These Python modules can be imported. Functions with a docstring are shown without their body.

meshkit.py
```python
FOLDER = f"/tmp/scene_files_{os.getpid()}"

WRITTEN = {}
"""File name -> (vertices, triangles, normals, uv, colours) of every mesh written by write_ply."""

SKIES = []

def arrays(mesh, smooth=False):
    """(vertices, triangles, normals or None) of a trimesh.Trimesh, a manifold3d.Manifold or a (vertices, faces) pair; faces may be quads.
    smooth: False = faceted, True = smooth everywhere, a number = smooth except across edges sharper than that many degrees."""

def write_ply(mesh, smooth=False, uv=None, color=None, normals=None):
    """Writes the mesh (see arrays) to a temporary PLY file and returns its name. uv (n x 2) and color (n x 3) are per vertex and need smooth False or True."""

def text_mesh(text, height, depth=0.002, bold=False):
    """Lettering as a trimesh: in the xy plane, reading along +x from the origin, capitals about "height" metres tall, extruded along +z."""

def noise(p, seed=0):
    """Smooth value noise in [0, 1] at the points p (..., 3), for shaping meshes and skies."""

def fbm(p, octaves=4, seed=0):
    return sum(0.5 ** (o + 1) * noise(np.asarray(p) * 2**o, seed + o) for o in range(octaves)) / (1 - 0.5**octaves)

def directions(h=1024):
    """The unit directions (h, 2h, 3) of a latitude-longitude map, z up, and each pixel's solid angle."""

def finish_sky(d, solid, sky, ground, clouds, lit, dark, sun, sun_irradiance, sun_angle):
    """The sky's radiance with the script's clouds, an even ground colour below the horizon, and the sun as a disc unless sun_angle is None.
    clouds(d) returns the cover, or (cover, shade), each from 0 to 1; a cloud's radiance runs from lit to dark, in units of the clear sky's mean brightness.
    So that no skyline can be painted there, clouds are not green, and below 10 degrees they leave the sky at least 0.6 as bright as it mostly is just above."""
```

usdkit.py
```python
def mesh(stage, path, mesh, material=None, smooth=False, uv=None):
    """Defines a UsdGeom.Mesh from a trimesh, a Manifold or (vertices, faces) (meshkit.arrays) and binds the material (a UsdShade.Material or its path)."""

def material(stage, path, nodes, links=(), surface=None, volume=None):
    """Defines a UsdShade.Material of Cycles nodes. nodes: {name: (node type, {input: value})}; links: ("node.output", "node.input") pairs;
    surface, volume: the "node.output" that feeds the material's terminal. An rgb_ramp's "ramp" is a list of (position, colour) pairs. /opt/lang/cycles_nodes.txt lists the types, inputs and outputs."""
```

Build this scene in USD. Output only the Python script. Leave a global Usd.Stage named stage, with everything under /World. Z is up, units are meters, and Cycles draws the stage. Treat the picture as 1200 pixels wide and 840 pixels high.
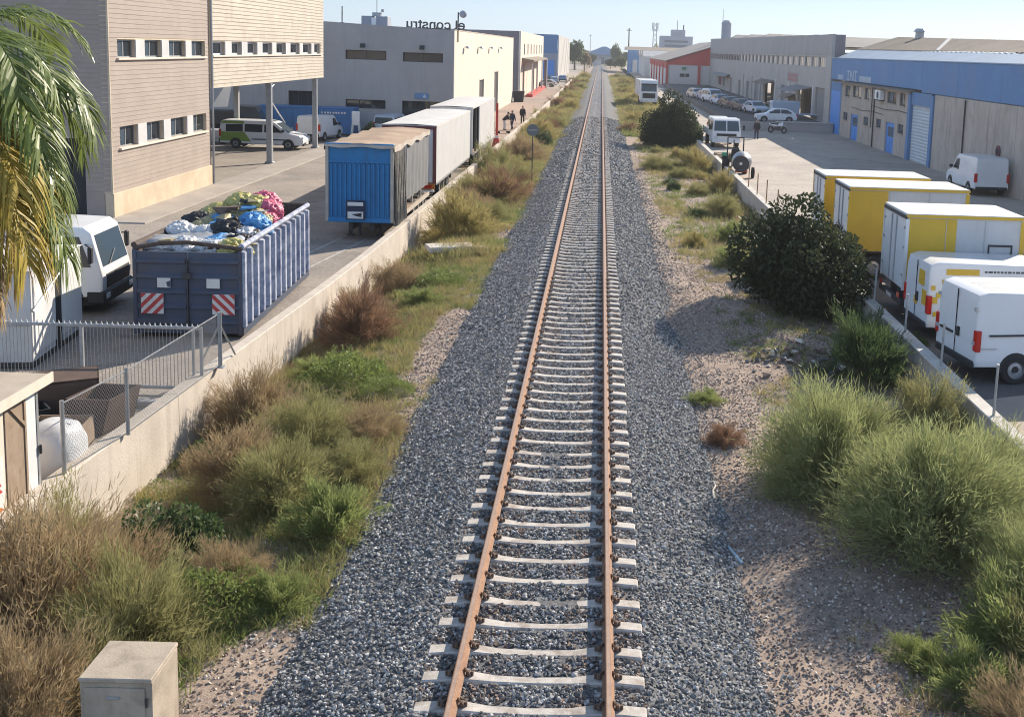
import math, random
import numpy as np, trimesh, manifold3d as m3
from shapely.geometry import Polygon, box as sbox
from pxr import Usd, UsdGeom, UsdShade, UsdLux, Gf, Sdf, Vt
import usdkit, meshkit

stage = Usd.Stage.CreateInMemory()
UsdGeom.SetStageUpAxis(stage, UsdGeom.Tokens.z)
UsdGeom.SetStageMetersPerUnit(stage, 1.0)
UsdGeom.Xform.Define(stage, '/World')
stage.SetDefaultPrim(stage.GetPrimAtPath('/World'))
PI = math.pi
random.seed(7)

# ------------------------------------------------------------------ camera (on the footbridge over the line)
CAM = np.array([0.569, 0.0, 7.069])
YAW, PITCH, ROLL = -0.0186, 0.1405, -0.0335
def camera_axes():
    cy, sy = math.cos(YAW), math.sin(YAW)
    f, r, d = np.array([-sy, cy, 0.]), np.array([cy, sy, 0.]), np.array([0, 0, -1.])
    cp, sp = math.cos(PITCH), math.sin(PITCH)
    f, d = cp * f + sp * d, cp * d - sp * f
    cr, sr = math.cos(ROLL), math.sin(ROLL)
    return cr * r + sr * d, cr * d - sr * r, f
_r, _d, _f = camera_axes()
cam = UsdGeom.Camera.Define(stage, '/World/camera')
m = Gf.Matrix4d(*_r, 0, *(-_d), 0, *(-_f), 0, *CAM, 1)
cam.AddTransformOp().Set(m)
cam.CreateFocalLengthAttr(38.425)
cam.CreateHorizontalApertureAttr(36.0)
cam.CreateVerticalApertureAttr(36.0 * 716 / 1024)
cam.CreateHorizontalApertureOffsetAttr(-3.70)
cam.CreateVerticalApertureOffsetAttr(-5.38)
cam.CreateClippingRangeAttr(Gf.Vec2f(0.1, 20000))
cam.CreateExposureAttr(0.78)

# ------------------------------------------------------------------ sky and sun
SUN_TO = np.array([1.10, 1.42, 1.0]); SUN_TO /= np.linalg.norm(SUN_TO)
usdkit.material(stage, '/World/Looks/sky_look', {
    'sky': ('sky_texture', {'sky_type': 'single_scattering', 'sun_disc': False, 'sun_elevation': float(math.asin(SUN_TO[2])),
                            'sun_rotation': float(math.atan2(SUN_TO[0], SUN_TO[1])), 'air_density': 1.1, 'aerosol_density': 0.12}),
    'soft': ('hsv', {'saturation': 0.75}), 'tint': ('mix_color', {'blend_type': 'multiply', 'fac': 1.0, 'b': (0.80, 0.95, 1.2), 'use_clamp': False}),
    'veil': ('mix_color', {'fac': 0.55, 'b': (2.75, 3.95, 5.9), 'use_clamp': False}),
    'bg': ('background_shader', {'strength': 0.075})}, [('sky.color', 'soft.color'), ('soft.color', 'tint.a'), ('tint.result', 'veil.a'), ('veil.result', 'bg.color')], surface='bg.background')
dome = UsdLux.DomeLight.Define(stage, '/World/sky')
UsdShade.MaterialBindingAPI.Apply(dome.GetPrim()).Bind(UsdShade.Material.Get(stage, '/World/Looks/sky_look'))
dome.GetPrim().SetCustomDataByKey('kind', 'structure')
sun = UsdLux.DistantLight.Define(stage, '/World/sun')
sun.CreateIntensityAttr(1.25); sun.CreateAngleAttr(0.5); sun.CreateColorAttr(Gf.Vec3f(1.0, 0.89, 0.74))
sun.CreateNormalizeAttr(True)
zax = Gf.Vec3d(*SUN_TO)
rot = Gf.Rotation(Gf.Vec3d(0, 0, 1), zax)
sun.AddTransformOp().Set(Gf.Matrix4d(rot, Gf.Vec3d(0, 0, 60)))

# ------------------------------------------------------------------ materials
def mat(name, c, c2=None, scale=2.0, rough=0.8, bump=0.0, bscale=30.0, metal=0.0, spec=0.4, island=0.0, streak=None, dirt=None, coat=0.0, spots=None):
    """Principled surface: colour between c and c2 by noise, fine relief by a bump, optional rain streaks and dirt patches."""
    c2 = c2 or tuple(min(1, x * 0.8) for x in c)
    n = {'g': ('geometry', {}), 'n': ('noise_texture', {'scale': scale, 'detail': 6.0, 'roughness': 0.62}),
         'r': ('rgb_ramp', {'ramp': [(0.3, c), (0.7, c2)]}),
         'p': ('principled_bsdf', {'roughness': rough, 'metallic': metal, 'specular_ior_level': spec, 'coat_weight': coat})}
    l = [('g.position', 'n.vector'), ('n.fac', 'r.fac')]
    out = 'r.color'
    if streak:
        n['m'] = ('mapping', {'scale': (2.6, 2.6, 0.16)}); n['sn'] = ('noise_texture', {'scale': 1.4, 'detail': 5.0, 'roughness': 0.65})
        n['sr'] = ('map_range', {'from_min': 0.5, 'from_max': 0.78, 'to_min': 0.0, 'to_max': streak[1], 'clamp': True})
        n['sm'] = ('mix_color', {'b': streak[0]})
        l += [('g.position', 'm.vector'), ('m.vector', 'sn.vector'), ('sn.fac', 'sr.value'), ('sr.result', 'sm.fac'), (out, 'sm.a')]; out = 'sm.result'
    if dirt:
        n['dn'] = ('noise_texture', {'scale': dirt[2] if len(dirt) > 2 else 0.35, 'detail': 7.0, 'roughness': 0.68, 'distortion': 0.6})
        n['dr'] = ('map_range', {'from_min': 0.47, 'from_max': 0.66, 'to_min': 0.0, 'to_max': dirt[1], 'clamp': True})
        n['dm'] = ('mix_color', {'b': dirt[0]})
        l += [('g.position', 'dn.vector'), ('dn.fac', 'dr.value'), ('dr.result', 'dm.fac'), (out, 'dm.a')]; out = 'dm.result'
    if spots:
        n['pn'] = ('noise_texture', {'scale': spots[2], 'detail': 4.0, 'roughness': 0.7, 'distortion': 1.2}); n['pr'] = ('map_range', {'from_min': 0.60, 'from_max': 0.70, 'to_min': 0.0, 'to_max': spots[1], 'clamp': True}); n['pmx'] = ('mix_color', {'b': spots[0]})
        n['fn'] = ('noise_texture', {'scale': spots[2] * 22, 'detail': 3.0, 'roughness': 0.7}); n['fr'] = ('map_range', {'from_min': 0.3, 'from_max': 0.7, 'to_min': 0.72, 'to_max': 1.28, 'clamp': True}); n['fh'] = ('hsv', {})
        l += [('g.position', 'pn.vector'), ('pn.fac', 'pr.value'), ('pr.result', 'pmx.fac'), (out, 'pmx.a'), ('g.position', 'fn.vector'), ('fn.fac', 'fr.value'), ('fr.result', 'fh.value'), ('pmx.result', 'fh.color')]; out = 'fh.color'
    if island:
        n['ir'] = ('map_range', {'to_min': 1 - island, 'to_max': 1 + island})
        n['ih'] = ('hsv', {})
        l += [('g.random_per_island', 'ir.value'), ('ir.result', 'ih.value'), (out, 'ih.color')]; out = 'ih.color'
    l.append((out, 'p.base_color'))
    if bump:
        n['bn'] = ('noise_texture', {'scale': bscale, 'detail': 5.0, 'roughness': 0.6})
        n['b'] = ('bump', {'strength': bump, 'distance': 0.02})
        l += [('g.position', 'bn.vector'), ('bn.fac', 'b.height'), ('b.normal', 'p.normal')]
    return usdkit.material(stage, '/World/Looks/' + name, n, l, surface='p.BSDF')

def leafmat(name, c1, c2, c3=None, trans=0.35, rough=0.6, spec=0.25):
    c3 = c3 or c1
    n = {'g': ('geometry', {}), 'o': ('object_info', {}), 'n': ('noise_texture', {'scale': 1.7, 'detail': 3.0}),
         'a': ('math', {'math_type': 'multiply_add', 'value2': 0.45}), 'o2': ('math', {'math_type': 'multiply_add', 'value2': 0.7, 'value3': -0.2}),
         'r': ('rgb_ramp', {'ramp': [(0.05, c2), (0.5, c1), (0.95, c3)]}),
         'p': ('principled_bsdf', {'roughness': rough, 'specular_ior_level': spec}), 't': ('translucent_bsdf', {}), 'x': ('mix_closure', {'fac': trans})}
    l = [('g.position', 'n.vector'), ('n.fac', 'o2.value1'), ('g.random_per_island', 'a.value1'), ('o2.value', 'a.value3'), ('a.value', 'r.fac'),
         ('r.color', 'p.base_color'), ('r.color', 't.color'), ('p.BSDF', 'x.closure1'), ('t.BSDF', 'x.closure2')]
    return usdkit.material(stage, '/World/Looks/' + name, n, l, surface='x.closure')

def glassmat(name, c=(0.02, 0.025, 0.03), rough=0.04):
    return usdkit.material(stage, '/World/Looks/' + name, {'p': ('principled_bsdf', {'base_color': c, 'roughness': rough, 'specular_ior_level': 0.6})}, surface='p.BSDF')

M = {}
M['glass'] = glassmat('window_glass')
M['glass_blue'] = glassmat('window_glass_bluish', (0.06, 0.085, 0.11), 0.06)
M['screen'] = glassmat('windscreen_glass', (0.05, 0.07, 0.08), 0.05)
M['reflection_cream'] = mat('painted_cream_reflection', (0.85, 0.70, 0.58), (0.66, 0.52, 0.42), 0.8, 0.6)  # pane colour with the reflection of the sunlit buildings opposite painted in
M['tyre'] = mat('tyre_rubber', (0.018, 0.018, 0.019), (0.03, 0.028, 0.026), 6, 0.85)
M['rim'] = mat('wheel_rim', (0.42, 0.42, 0.43), (0.3, 0.3, 0.31), 9, 0.4, metal=0.6)
M['black'] = mat('black_plastic', (0.015, 0.015, 0.017), (0.028, 0.028, 0.03), 5, 0.6)
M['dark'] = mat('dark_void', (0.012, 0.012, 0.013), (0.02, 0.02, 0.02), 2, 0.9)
M['white'] = mat('white_paint', (0.74, 0.745, 0.75), (0.68, 0.68, 0.68), 0.9, 0.35, coat=0.3, dirt=((0.45, 0.42, 0.38), 0.25))
M['white_panel'] = mat('white_panel_paint', (0.60, 0.595, 0.59), (0.51, 0.505, 0.50), 0.7, 0.5, streak=((0.4, 0.38, 0.35), 0.3))
M['roof_white'] = mat('white_van_roof', (0.70, 0.68, 0.65), (0.58, 0.55, 0.50), 1.5, 0.5, dirt=((0.5, 0.44, 0.36), 0.4, 1.2))
M['yellow'] = mat('yellow_paint', (0.68, 0.43, 0.04), (0.58, 0.36, 0.035), 0.8, 0.45, dirt=((0.4, 0.25, 0.06), 0.3))
M['red_light'] = mat('red_lamp', (0.5, 0.02, 0.015), (0.4, 0.015, 0.01), 5, 0.2)
M['orange_light'] = mat('orange_lamp', (0.5, 0.17, 0.03), (0.35, 0.1, 0.02), 4, 0.3)
M['lamp'] = mat('headlamp', (0.65, 0.68, 0.7), (0.5, 0.52, 0.55), 6, 0.1)
M['silver'] = mat('silver_paint', (0.45, 0.46, 0.47), (0.4, 0.41, 0.42), 1, 0.3, coat=0.4, metal=0.2)
M['blue_car'] = mat('blue_car_paint', (0.2, 0.3, 0.46), (0.16, 0.25, 0.4), 1, 0.3, coat=0.4)
M['dark_car'] = mat('dark_car_paint', (0.05, 0.055, 0.07), (0.04, 0.045, 0.055), 1, 0.3, coat=0.4)
M['grey_car'] = mat('pale_blue_car_paint', (0.4, 0.48, 0.58), (0.34, 0.42, 0.52), 1, 0.3, coat=0.4)
M['green_paint'] = mat('lime_green_paint', (0.22, 0.33, 0.05), (0.18, 0.28, 0.04), 1, 0.4, coat=0.2)
M['tractor_green'] = mat('tractor_green_paint', (0.06, 0.26, 0.11), (0.05, 0.2, 0.09), 3, 0.45)
M['red_paint'] = mat('red_paint', (0.45, 0.04, 0.03), (0.35, 0.035, 0.03), 3, 0.5)
M['galv'] = mat('galvanised_steel', (0.42, 0.43, 0.44), (0.3, 0.31, 0.32), 7, 0.45, metal=0.5)
M['steel_dark'] = mat('dark_steel', (0.07, 0.07, 0.075), (0.05, 0.045, 0.045), 5, 0.6, metal=0.3)
M['rail_side'] = mat('rusty_rail_steel', (0.37, 0.21, 0.125), (0.24, 0.13, 0.08), 14, 0.75, bump=0.3, bscale=120, dirt=((0.20, 0.11, 0.07), 0.6, 3))
M['rail_top'] = mat('rail_running_surface', (0.51, 0.36, 0.26), (0.40, 0.265, 0.185), 9, 0.4, metal=0.35)
M['clip'] = mat('rail_clip_steel', (0.11, 0.07, 0.05), (0.16, 0.10, 0.07), 20, 0.7)
M['sleeper'] = mat('sleeper_concrete', (0.66, 0.615, 0.56), (0.49, 0.45, 0.405), 9, 0.9, bump=0.4, bscale=60, dirt=((0.27, 0.20, 0.15), 0.7, 2.6), island=0.14)
M['concrete'] = mat('wall_concrete', (0.58, 0.515, 0.445), (0.47, 0.415, 0.355), 1.3, 0.9, bump=0.4, bscale=22, streak=((0.30, 0.26, 0.22), 0.55), dirt=((0.42, 0.36, 0.30), 0.5, 0.6))
M['concrete_white'] = mat('pale_coping_concrete', (0.62, 0.585, 0.54), (0.46, 0.43, 0.39), 2.5, 0.9, bump=0.4, bscale=30, dirt=((0.3, 0.26, 0.22), 0.5, 1.5))
M['curtain_grey'] = mat('grey_tarpaulin', (0.2, 0.2, 0.21), (0.15, 0.15, 0.155), 1.5, 0.6, streak=((0.3, 0.28, 0.25), 0.4))
M['camo'] = mat('dirty_tarpaulin', (0.2, 0.18, 0.155), (0.07, 0.065, 0.06), 2.6, 0.7, dirt=((0.34, 0.29, 0.23), 0.7, 1.7))
M['tarp_tan'] = mat('tan_roof_tarpaulin', (0.46, 0.33, 0.22), (0.37, 0.26, 0.175), 1.1, 0.7, bump=0.3, bscale=6, dirt=((0.3, 0.2, 0.13), 0.55, 0.7))
M['tarp_pale'] = mat('pale_tarpaulin_edge', (0.50, 0.44, 0.37), (0.36, 0.31, 0.26), 2, 0.7)
M['trailer_blue'] = mat('trailer_blue_paint', (0.015, 0.19, 0.43), (0.012, 0.15, 0.34), 1.5, 0.45, streak=((0.04, 0.1, 0.2), 0.6))
M['trailer_frame'] = mat('dark_red_frame', (0.17, 0.05, 0.05), (0.12, 0.04, 0.04), 3, 0.5)
M['skip_blue'] = mat('skip_navy_paint', (0.062, 0.085, 0.135), (0.05, 0.066, 0.105), 2.5, 0.55, bump=0.2, bscale=8, streak=((0.09, 0.09, 0.11), 0.7), dirt=((0.10, 0.075, 0.065), 0.5, 1.3))
M['skip_worn'] = mat('skip_rib_worn_paint', (0.52, 0.53, 0.58), (0.2, 0.24, 0.36), 4.5, 0.6, dirt=((0.075, 0.10, 0.19), 0.75, 2.0))
M['skip_inner'] = mat('skip_rusty_inside', (0.12, 0.08, 0.06), (0.05, 0.04, 0.035), 3, 0.8)
M['bin_blue'] = mat('bin_blue_paint', (0.06, 0.19, 0.42), (0.05, 0.15, 0.34), 1.5, 0.5)
M['plate_white'] = mat('plate_white', (0.7, 0.69, 0.67), (0.6, 0.58, 0.56), 8, 0.5)
M['plate_red'] = mat('plate_red', (0.5, 0.06, 0.06), (0.4, 0.05, 0.05), 8, 0.5)
M['skin'] = mat('skin', (0.42, 0.25, 0.17), (0.36, 0.21, 0.14), 10, 0.6)
M['cloth_black'] = mat('black_cloth', (0.02, 0.02, 0.022), (0.03, 0.03, 0.034), 10, 0.9)
M['cloth_navy'] = mat('navy_cloth', (0.025, 0.03, 0.06), (0.035, 0.04, 0.07), 10, 0.9)
M['cloth_pale'] = mat('pale_grey_cloth', (0.5, 0.5, 0.52), (0.4, 0.4, 0.43), 10, 0.9)
M['hair'] = mat('dark_hair', (0.015, 0.012, 0.01), (0.03, 0.022, 0.016), 30, 0.7)
M['wood'] = mat('weathered_wood', (0.34, 0.26, 0.19), (0.25, 0.18, 0.125), 5, 0.85, streak=((0.16, 0.12, 0.09), 0.5))
M['brown_board'] = mat('brown_board', (0.13, 0.085, 0.065), (0.09, 0.06, 0.045), 2.5, 0.75)
M['lettering'] = mat('dark_lettering', (0.1, 0.1, 0.11), (0.08, 0.08, 0.085), 3, 0.6)
# ------------------------------------------------------------------ object helpers
_count = {}
def upath(parent, name):
    k = parent + '/' + name
    i = _count.get(k, 0); _count[k] = i + 1
    return k if i == 0 else f'{k}_{i:03d}'

class T:
    """A placed thing: its path and the world position of its base (parts given in world metres are shifted by it)."""
    def __init__(s, path, off=(0, 0, 0)): s.path, s.off = path, np.array(off, float)

def tag(path, label=None, cat=None, group=None, kind=None):
    p = stage.GetPrimAtPath(path)
    for k, v in (('label', label), ('category', cat), ('group', group), ('kind', kind)):
        if v: p.SetCustomDataByKey(k, v)

def thing(name, label, cat, loc=(0, 0, 0), deg=0.0, group=None, kind=None, world=False):
    path = upath('/World', name)
    x = UsdGeom.Xform.Define(stage, path)
    x.AddTranslateOp().Set(Gf.Vec3d(*map(float, loc)))
    if deg: x.AddRotateZOp().Set(float(deg))
    tag(path, label, cat, group, kind)
    return T(path, loc if world else (0, 0, 0))

def arr(mesh):
    if isinstance(mesh, (list,)): mesh = cat(*mesh)
    return mesh

def obj(name, mesh, mt, parent=None, smooth=False, label=None, cat_=None, group=None, kind=None):
    pp = parent.path if parent else '/World'
    path = upath(pp, name)
    mesh = arr(mesh)
    if parent is not None and np.any(parent.off):
        v, f, _ = meshkit.arrays(mesh); mesh = (v - parent.off, f)
    usdkit.mesh(stage, path, mesh, M[mt] if isinstance(mt, str) else mt, smooth=smooth)
    tag(path, label, cat_, group, kind)
    return T(path, parent.off if parent else (0, 0, 0))

def dup(src, loc, deg=0.0, label=None, group=None, scale=None, name=None):
    p = stage.GetPrimAtPath(src.path)
    base = name or src.path.rsplit('/', 1)[1]
    if base[-4:-3] == '_' and base[-3:].isdigit(): base = base[:-4]
    path = upath('/World', base)
    x = UsdGeom.Xform.Define(stage, path)
    x.GetPrim().GetReferences().AddInternalReference(src.path)
    x.ClearXformOpOrder()
    for nm in ('xformOp:translate', 'xformOp:rotateZ', 'xformOp:scale'):
        pass
    x.AddTranslateOp(opSuffix='place').Set(Gf.Vec3d(*map(float, loc)))
    x.AddRotateZOp(opSuffix='place').Set(float(deg))
    if scale is not None: x.AddScaleOp(opSuffix='place').Set(Gf.Vec3f(*map(float, scale)))
    x.GetPrim().SetInstanceable(True)
    d = p.GetCustomData()
    tag(path, label or d.get('label'), d.get('category'), group or d.get('group'))
    return T(path)

# ------------------------------------------------------------------ mesh helpers
def cat(*ms):
    vs, fs, n = [], [], 0
    for q in ms:
        if isinstance(q, (list,)): q = cat(*q)
        v, f, _ = meshkit.arrays(q)
        vs.append(v); fs.append(f + n); n += len(v)
    return (np.vstack(vs), np.vstack(fs))

BOXF = np.array([[0, 3, 2, 1], [4, 5, 6, 7], [0, 1, 5, 4], [1, 2, 6, 5], [2, 3, 7, 6], [3, 0, 4, 7]])
def box(x0, x1, y0, y1, z0, z1):
    v = np.array([[x0, y0, z0], [x1, y0, z0], [x1, y1, z0], [x0, y1, z0], [x0, y0, z1], [x1, y0, z1], [x1, y1, z1], [x0, y1, z1]], float)
    return meshkit.arrays((v, BOXF))[:2]

def cbox(x0, x1, y0, y1, z0, z1, c=0.02):
    """A box with chamfered edges."""
    p = []
    for a, ax in ((x0, 1), (x1, -1)):
        for b, bx in ((y0, 1), (y1, -1)):
            for d, dx in ((z0, 1), (z1, -1)):
                p += [(a + ax * c, b + bx * c, d), (a + ax * c, b, d + dx * c), (a, b + bx * c, d + dx * c)]
    h = trimesh.convex.convex_hull(np.array(p))
    return (np.array(h.vertices), np.array(h.faces))

def hull(p):
    h = trimesh.convex.convex_hull(np.array(p, float)); return (np.array(h.vertices), np.array(h.faces))

def tube(p0, p1, r, n=6, r1=None):
    p0, p1 = np.array(p0, float), np.array(p1, float); r1 = r if r1 is None else r1
    d = p1 - p0; d /= np.linalg.norm(d)
    a = np.cross(d, [0, 0, 1] if abs(d[2]) < 0.9 else [1, 0, 0]); a /= np.linalg.norm(a); b = np.cross(d, a)
    t = np.linspace(0, 2 * PI, n, endpoint=False)
    ring = np.cos(t)[:, None] * a + np.sin(t)[:, None] * b
    v = np.vstack([p0 + ring * r, p1 + ring * r1, [p0], [p1]])
    i = np.arange(n); j = (i + 1) % n
    f = np.vstack([np.stack([i, j, n + j], 1), np.stack([i, n + j, n + i], 1), np.stack([j, i, np.full(n, 2 * n)], 1), np.stack([n + i, n + j, np.full(n, 2 * n + 1)], 1)])
    return (v, f)

def path_tube(pts, radii, n=6):
    pts = np.array(pts, float); k = len(pts)
    radii = np.broadcast_to(radii, k)
    vs = []
    for i in range(k):
        d = pts[min(i + 1, k - 1)] - pts[max(i - 1, 0)]; d /= max(np.linalg.norm(d), 1e-9)
        a = np.cross(d, [0.13, 0.2, 1]); a /= max(np.linalg.norm(a), 1e-9); b = np.cross(d, a)
        t = np.linspace(0, 2 * PI, n, endpoint=False)
        vs.append(pts[i] + radii[i] * (np.cos(t)[:, None] * a + np.sin(t)[:, None] * b))
    f = []
    for i in range(k - 1):
        for q in range(n):
            f.append([i * n + q, i * n + (q + 1) % n, (i + 1) * n + (q + 1) % n]); f.append([i * n + q, (i + 1) * n + (q + 1) % n, (i + 1) * n + q])
    return (np.vstack(vs), np.array(f))

def move(mesh, d=(0, 0, 0), deg=0.0):
    v, f, _ = meshkit.arrays(mesh); a = math.radians(deg)
    R = np.array([[math.cos(a), -math.sin(a), 0], [math.sin(a), math.cos(a), 0], [0, 0, 1]])
    return (v @ R.T + np.array(d, float), f)

def extrude(poly, th):
    e = trimesh.creation.extrude_polygon(poly, th, engine='earcut'); return np.array(e.vertices), np.array(e.faces)
def slab_x(poly, x, th):
    """A (y, z) outline as a slab from x to x + th."""
    v, f = extrude(poly, abs(th)); return (np.stack([v[:, 2] + min(x, x + th), v[:, 0], v[:, 1]], 1), f)
def slab_y(poly, y, th):
    """An (x, z) outline as a slab from y to y + th."""
    v, f = extrude(poly, abs(th)); return (np.stack([v[:, 0], v[:, 2] + min(y, y + th), v[:, 1]], 1), f[:, ::-1])
def slab_z(poly, z, th):
    v, f = extrude(poly, abs(th)); v = v.copy(); v[:, 2] += min(z, z + th); return (v, f)
def holes(u0, u1, z0, z1, hs):
    p = sbox(u0, z0, u1, z1)
    for h in hs: p = p.difference(sbox(h[0], h[2], h[1], h[3]))
    return p

def revolve(profile, n=18):
    """Profile of (radius, height) turned round z."""
    e = trimesh.creation.revolve(np.array(profile, float), sections=n); return (np.array(e.vertices), np.array(e.faces))

def gridmesh(X, Y, Z):
    h, w = X.shape
    v = np.stack([X.ravel(), Y.ravel(), Z.ravel()], 1)
    i = np.arange(h * w).reshape(h, w)
    q = np.stack([i[:-1, :-1].ravel(), i[:-1, 1:].ravel(), i[1:, 1:].ravel(), i[1:, :-1].ravel()], 1)
    return meshkit.arrays((v, q))[:2]

def instancer(name, protos, mats, P, S, A, idx, label, cat_, tilt=None):
    """Scattered stuff: prototypes drawn at points P with scale S and turn A (plus an optional random tilt)."""
    path = upath('/World', name)
    pi = UsdGeom.PointInstancer.Define(stage, path)
    rel = pi.CreatePrototypesRel()
    for k, (pr, mt) in enumerate(zip(protos, mats)):
        pp = path + '/piece' + ('' if k == 0 else f'_{k:03d}')
        usdkit.mesh(stage, pp, pr, M[mt]); rel.AddTarget(pp)
    pi.CreatePositionsAttr(Vt.Vec3fArray.FromNumpy(np.asarray(P, np.float32)))
    pi.CreateScalesAttr(Vt.Vec3fArray.FromNumpy(np.asarray(S, np.float32)))
    pi.CreateProtoIndicesAttr(Vt.IntArray.FromNumpy(np.asarray(idx, np.int32)))
    n = len(P); tilt = np.zeros((n, 2)) if tilt is None else tilt
    ca, sa = np.cos(A / 2), np.sin(A / 2); cx, sx = np.cos(tilt[:, 0] / 2), np.sin(tilt[:, 0] / 2); cy, sy = np.cos(tilt[:, 1] / 2), np.sin(tilt[:, 1] / 2)
    w = ca * cx * cy + sa * sx * sy; x = ca * sx * cy - sa * cx * sy; y = ca * cx * sy + sa * sx * cy; z = sa * cx * cy - ca * sx * sy
    pi.CreateOrientationsAttr(Vt.QuathArray([Gf.Quath(float(a), float(b), float(c), float(d)) for a, b, c, d in zip(w, x, y, z)]))
    tag(path, label, cat_, kind='stuff')
# ------------------------------------------------------------------ ground
GL, GR = -0.35, -0.40          # yard levels left and right of the line
LW = np.array([(-20, -8.2), (10, -8.0), (17, -7.78), (25, -7.4), (34, -7.02), (50, -6.85), (66, -6.72), (130, -6.15), (245, -6.15), (300, -6.2)])  # y, outer face x of the left wall
def lwx(y): return np.interp(y, LW[:, 0], LW[:, 1])

def fb(x, y, s, seed=0, o=4): return meshkit.fbm(np.stack([np.asarray(x) * s, np.asarray(y) * s, np.zeros_like(np.asarray(x, float))], -1), o, seed) - 0.5
MOUNDS = [(4.35, 31.2, 1.5, 1.3, 0.75), (6.2, 29.4, 1.3, 1.0, 0.35), (5.9, 17.5, 2.0, 2.6, 0.25), (-5.2, 41.5, 0.9, 1.2, 0.25), (6.5, 33.5, 2.5, 2.5, 0.3)]
def soil_z(x, y):
    a = np.abs(x)
    z = np.interp(a, [0, 2.6, 3.4, 5.0, 9.0], [-0.75, -0.75, -0.72, -0.80, -0.85]) + 0.14 * fb(x, y, 0.8, 3) + 0.05 * fb(x, y, 4.0, 5)
    z = z - np.where(x < 0, np.interp(-x, [4.6, 6.6], [0, 0.42]), 0)
    for mx, my, rx, ry, h in MOUNDS:
        z = z + h * np.exp(-(((x - mx) / rx) ** 2 + ((y - my) / ry) ** 2) * 1.4) * (1 + 0.35 * fb(x, y, 2.5, 9))
    return z
def ballast_z(x, y):
    a = np.abs(x + 0.12 + 0.35 * fb(x * 0.2, y, 0.5, 11))
    return np.interp(a, [0, 1.15, 1.5, 2.95, 3.15, 3.4], [-0.245, -0.245, -0.27, -0.70, -0.82, -1.1]) + 0.05 * fb(x, y, 2.2, 13) + 0.02 * fb(x, y, 9, 15)

def sheet(fz, xs, ys):
    X, Y = np.meshgrid(xs, ys); return gridmesh(X, Y, fz(X, Y))
ysn, ysf = np.arange(2, 62.01, 0.16), np.concatenate([np.arange(62, 140, 0.8), np.arange(140, 541, 3.0)])

M['soil'] = mat('stony_soil', (0.36, 0.275, 0.215), (0.195, 0.148, 0.118), 7.5, 0.95, bump=0.9, bscale=26, dirt=((0.46, 0.355, 0.28), 0.6, 1.6))
M['ballast'] = mat('ballast_bed', (0.075, 0.075, 0.08), (0.205, 0.203, 0.203), 15, 0.9, bump=1.0, bscale=16, dirt=((0.05, 0.05, 0.055), 0.7, 9.0))
M['stone_grey'] = mat('ballast_stone', (0.30, 0.295, 0.288), (0.195, 0.192, 0.19), 12, 0.85, island=0.2)
M['stone_pale'] = mat('ballast_stone_pale', (0.50, 0.49, 0.475), (0.36, 0.352, 0.342), 12, 0.85)
M['stone_dark'] = mat('ballast_stone_dark', (0.10, 0.099, 0.10), (0.145, 0.143, 0.142), 12, 0.85)
M['stone_pink'] = mat('pinkish_gravel', (0.40, 0.30, 0.245), (0.25, 0.185, 0.155), 9, 0.9)
M['stone_buff'] = mat('buff_gravel', (0.50, 0.41, 0.33), (0.36, 0.28, 0.22), 9, 0.9)
M['stone_rust'] = mat('rust_stained_stone', (0.27, 0.205, 0.165), (0.18, 0.125, 0.095), 9, 0.9)
M['stone_cream'] = mat('cream_gravel', (0.66, 0.58, 0.50), (0.5, 0.43, 0.37), 9, 0.9)
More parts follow.
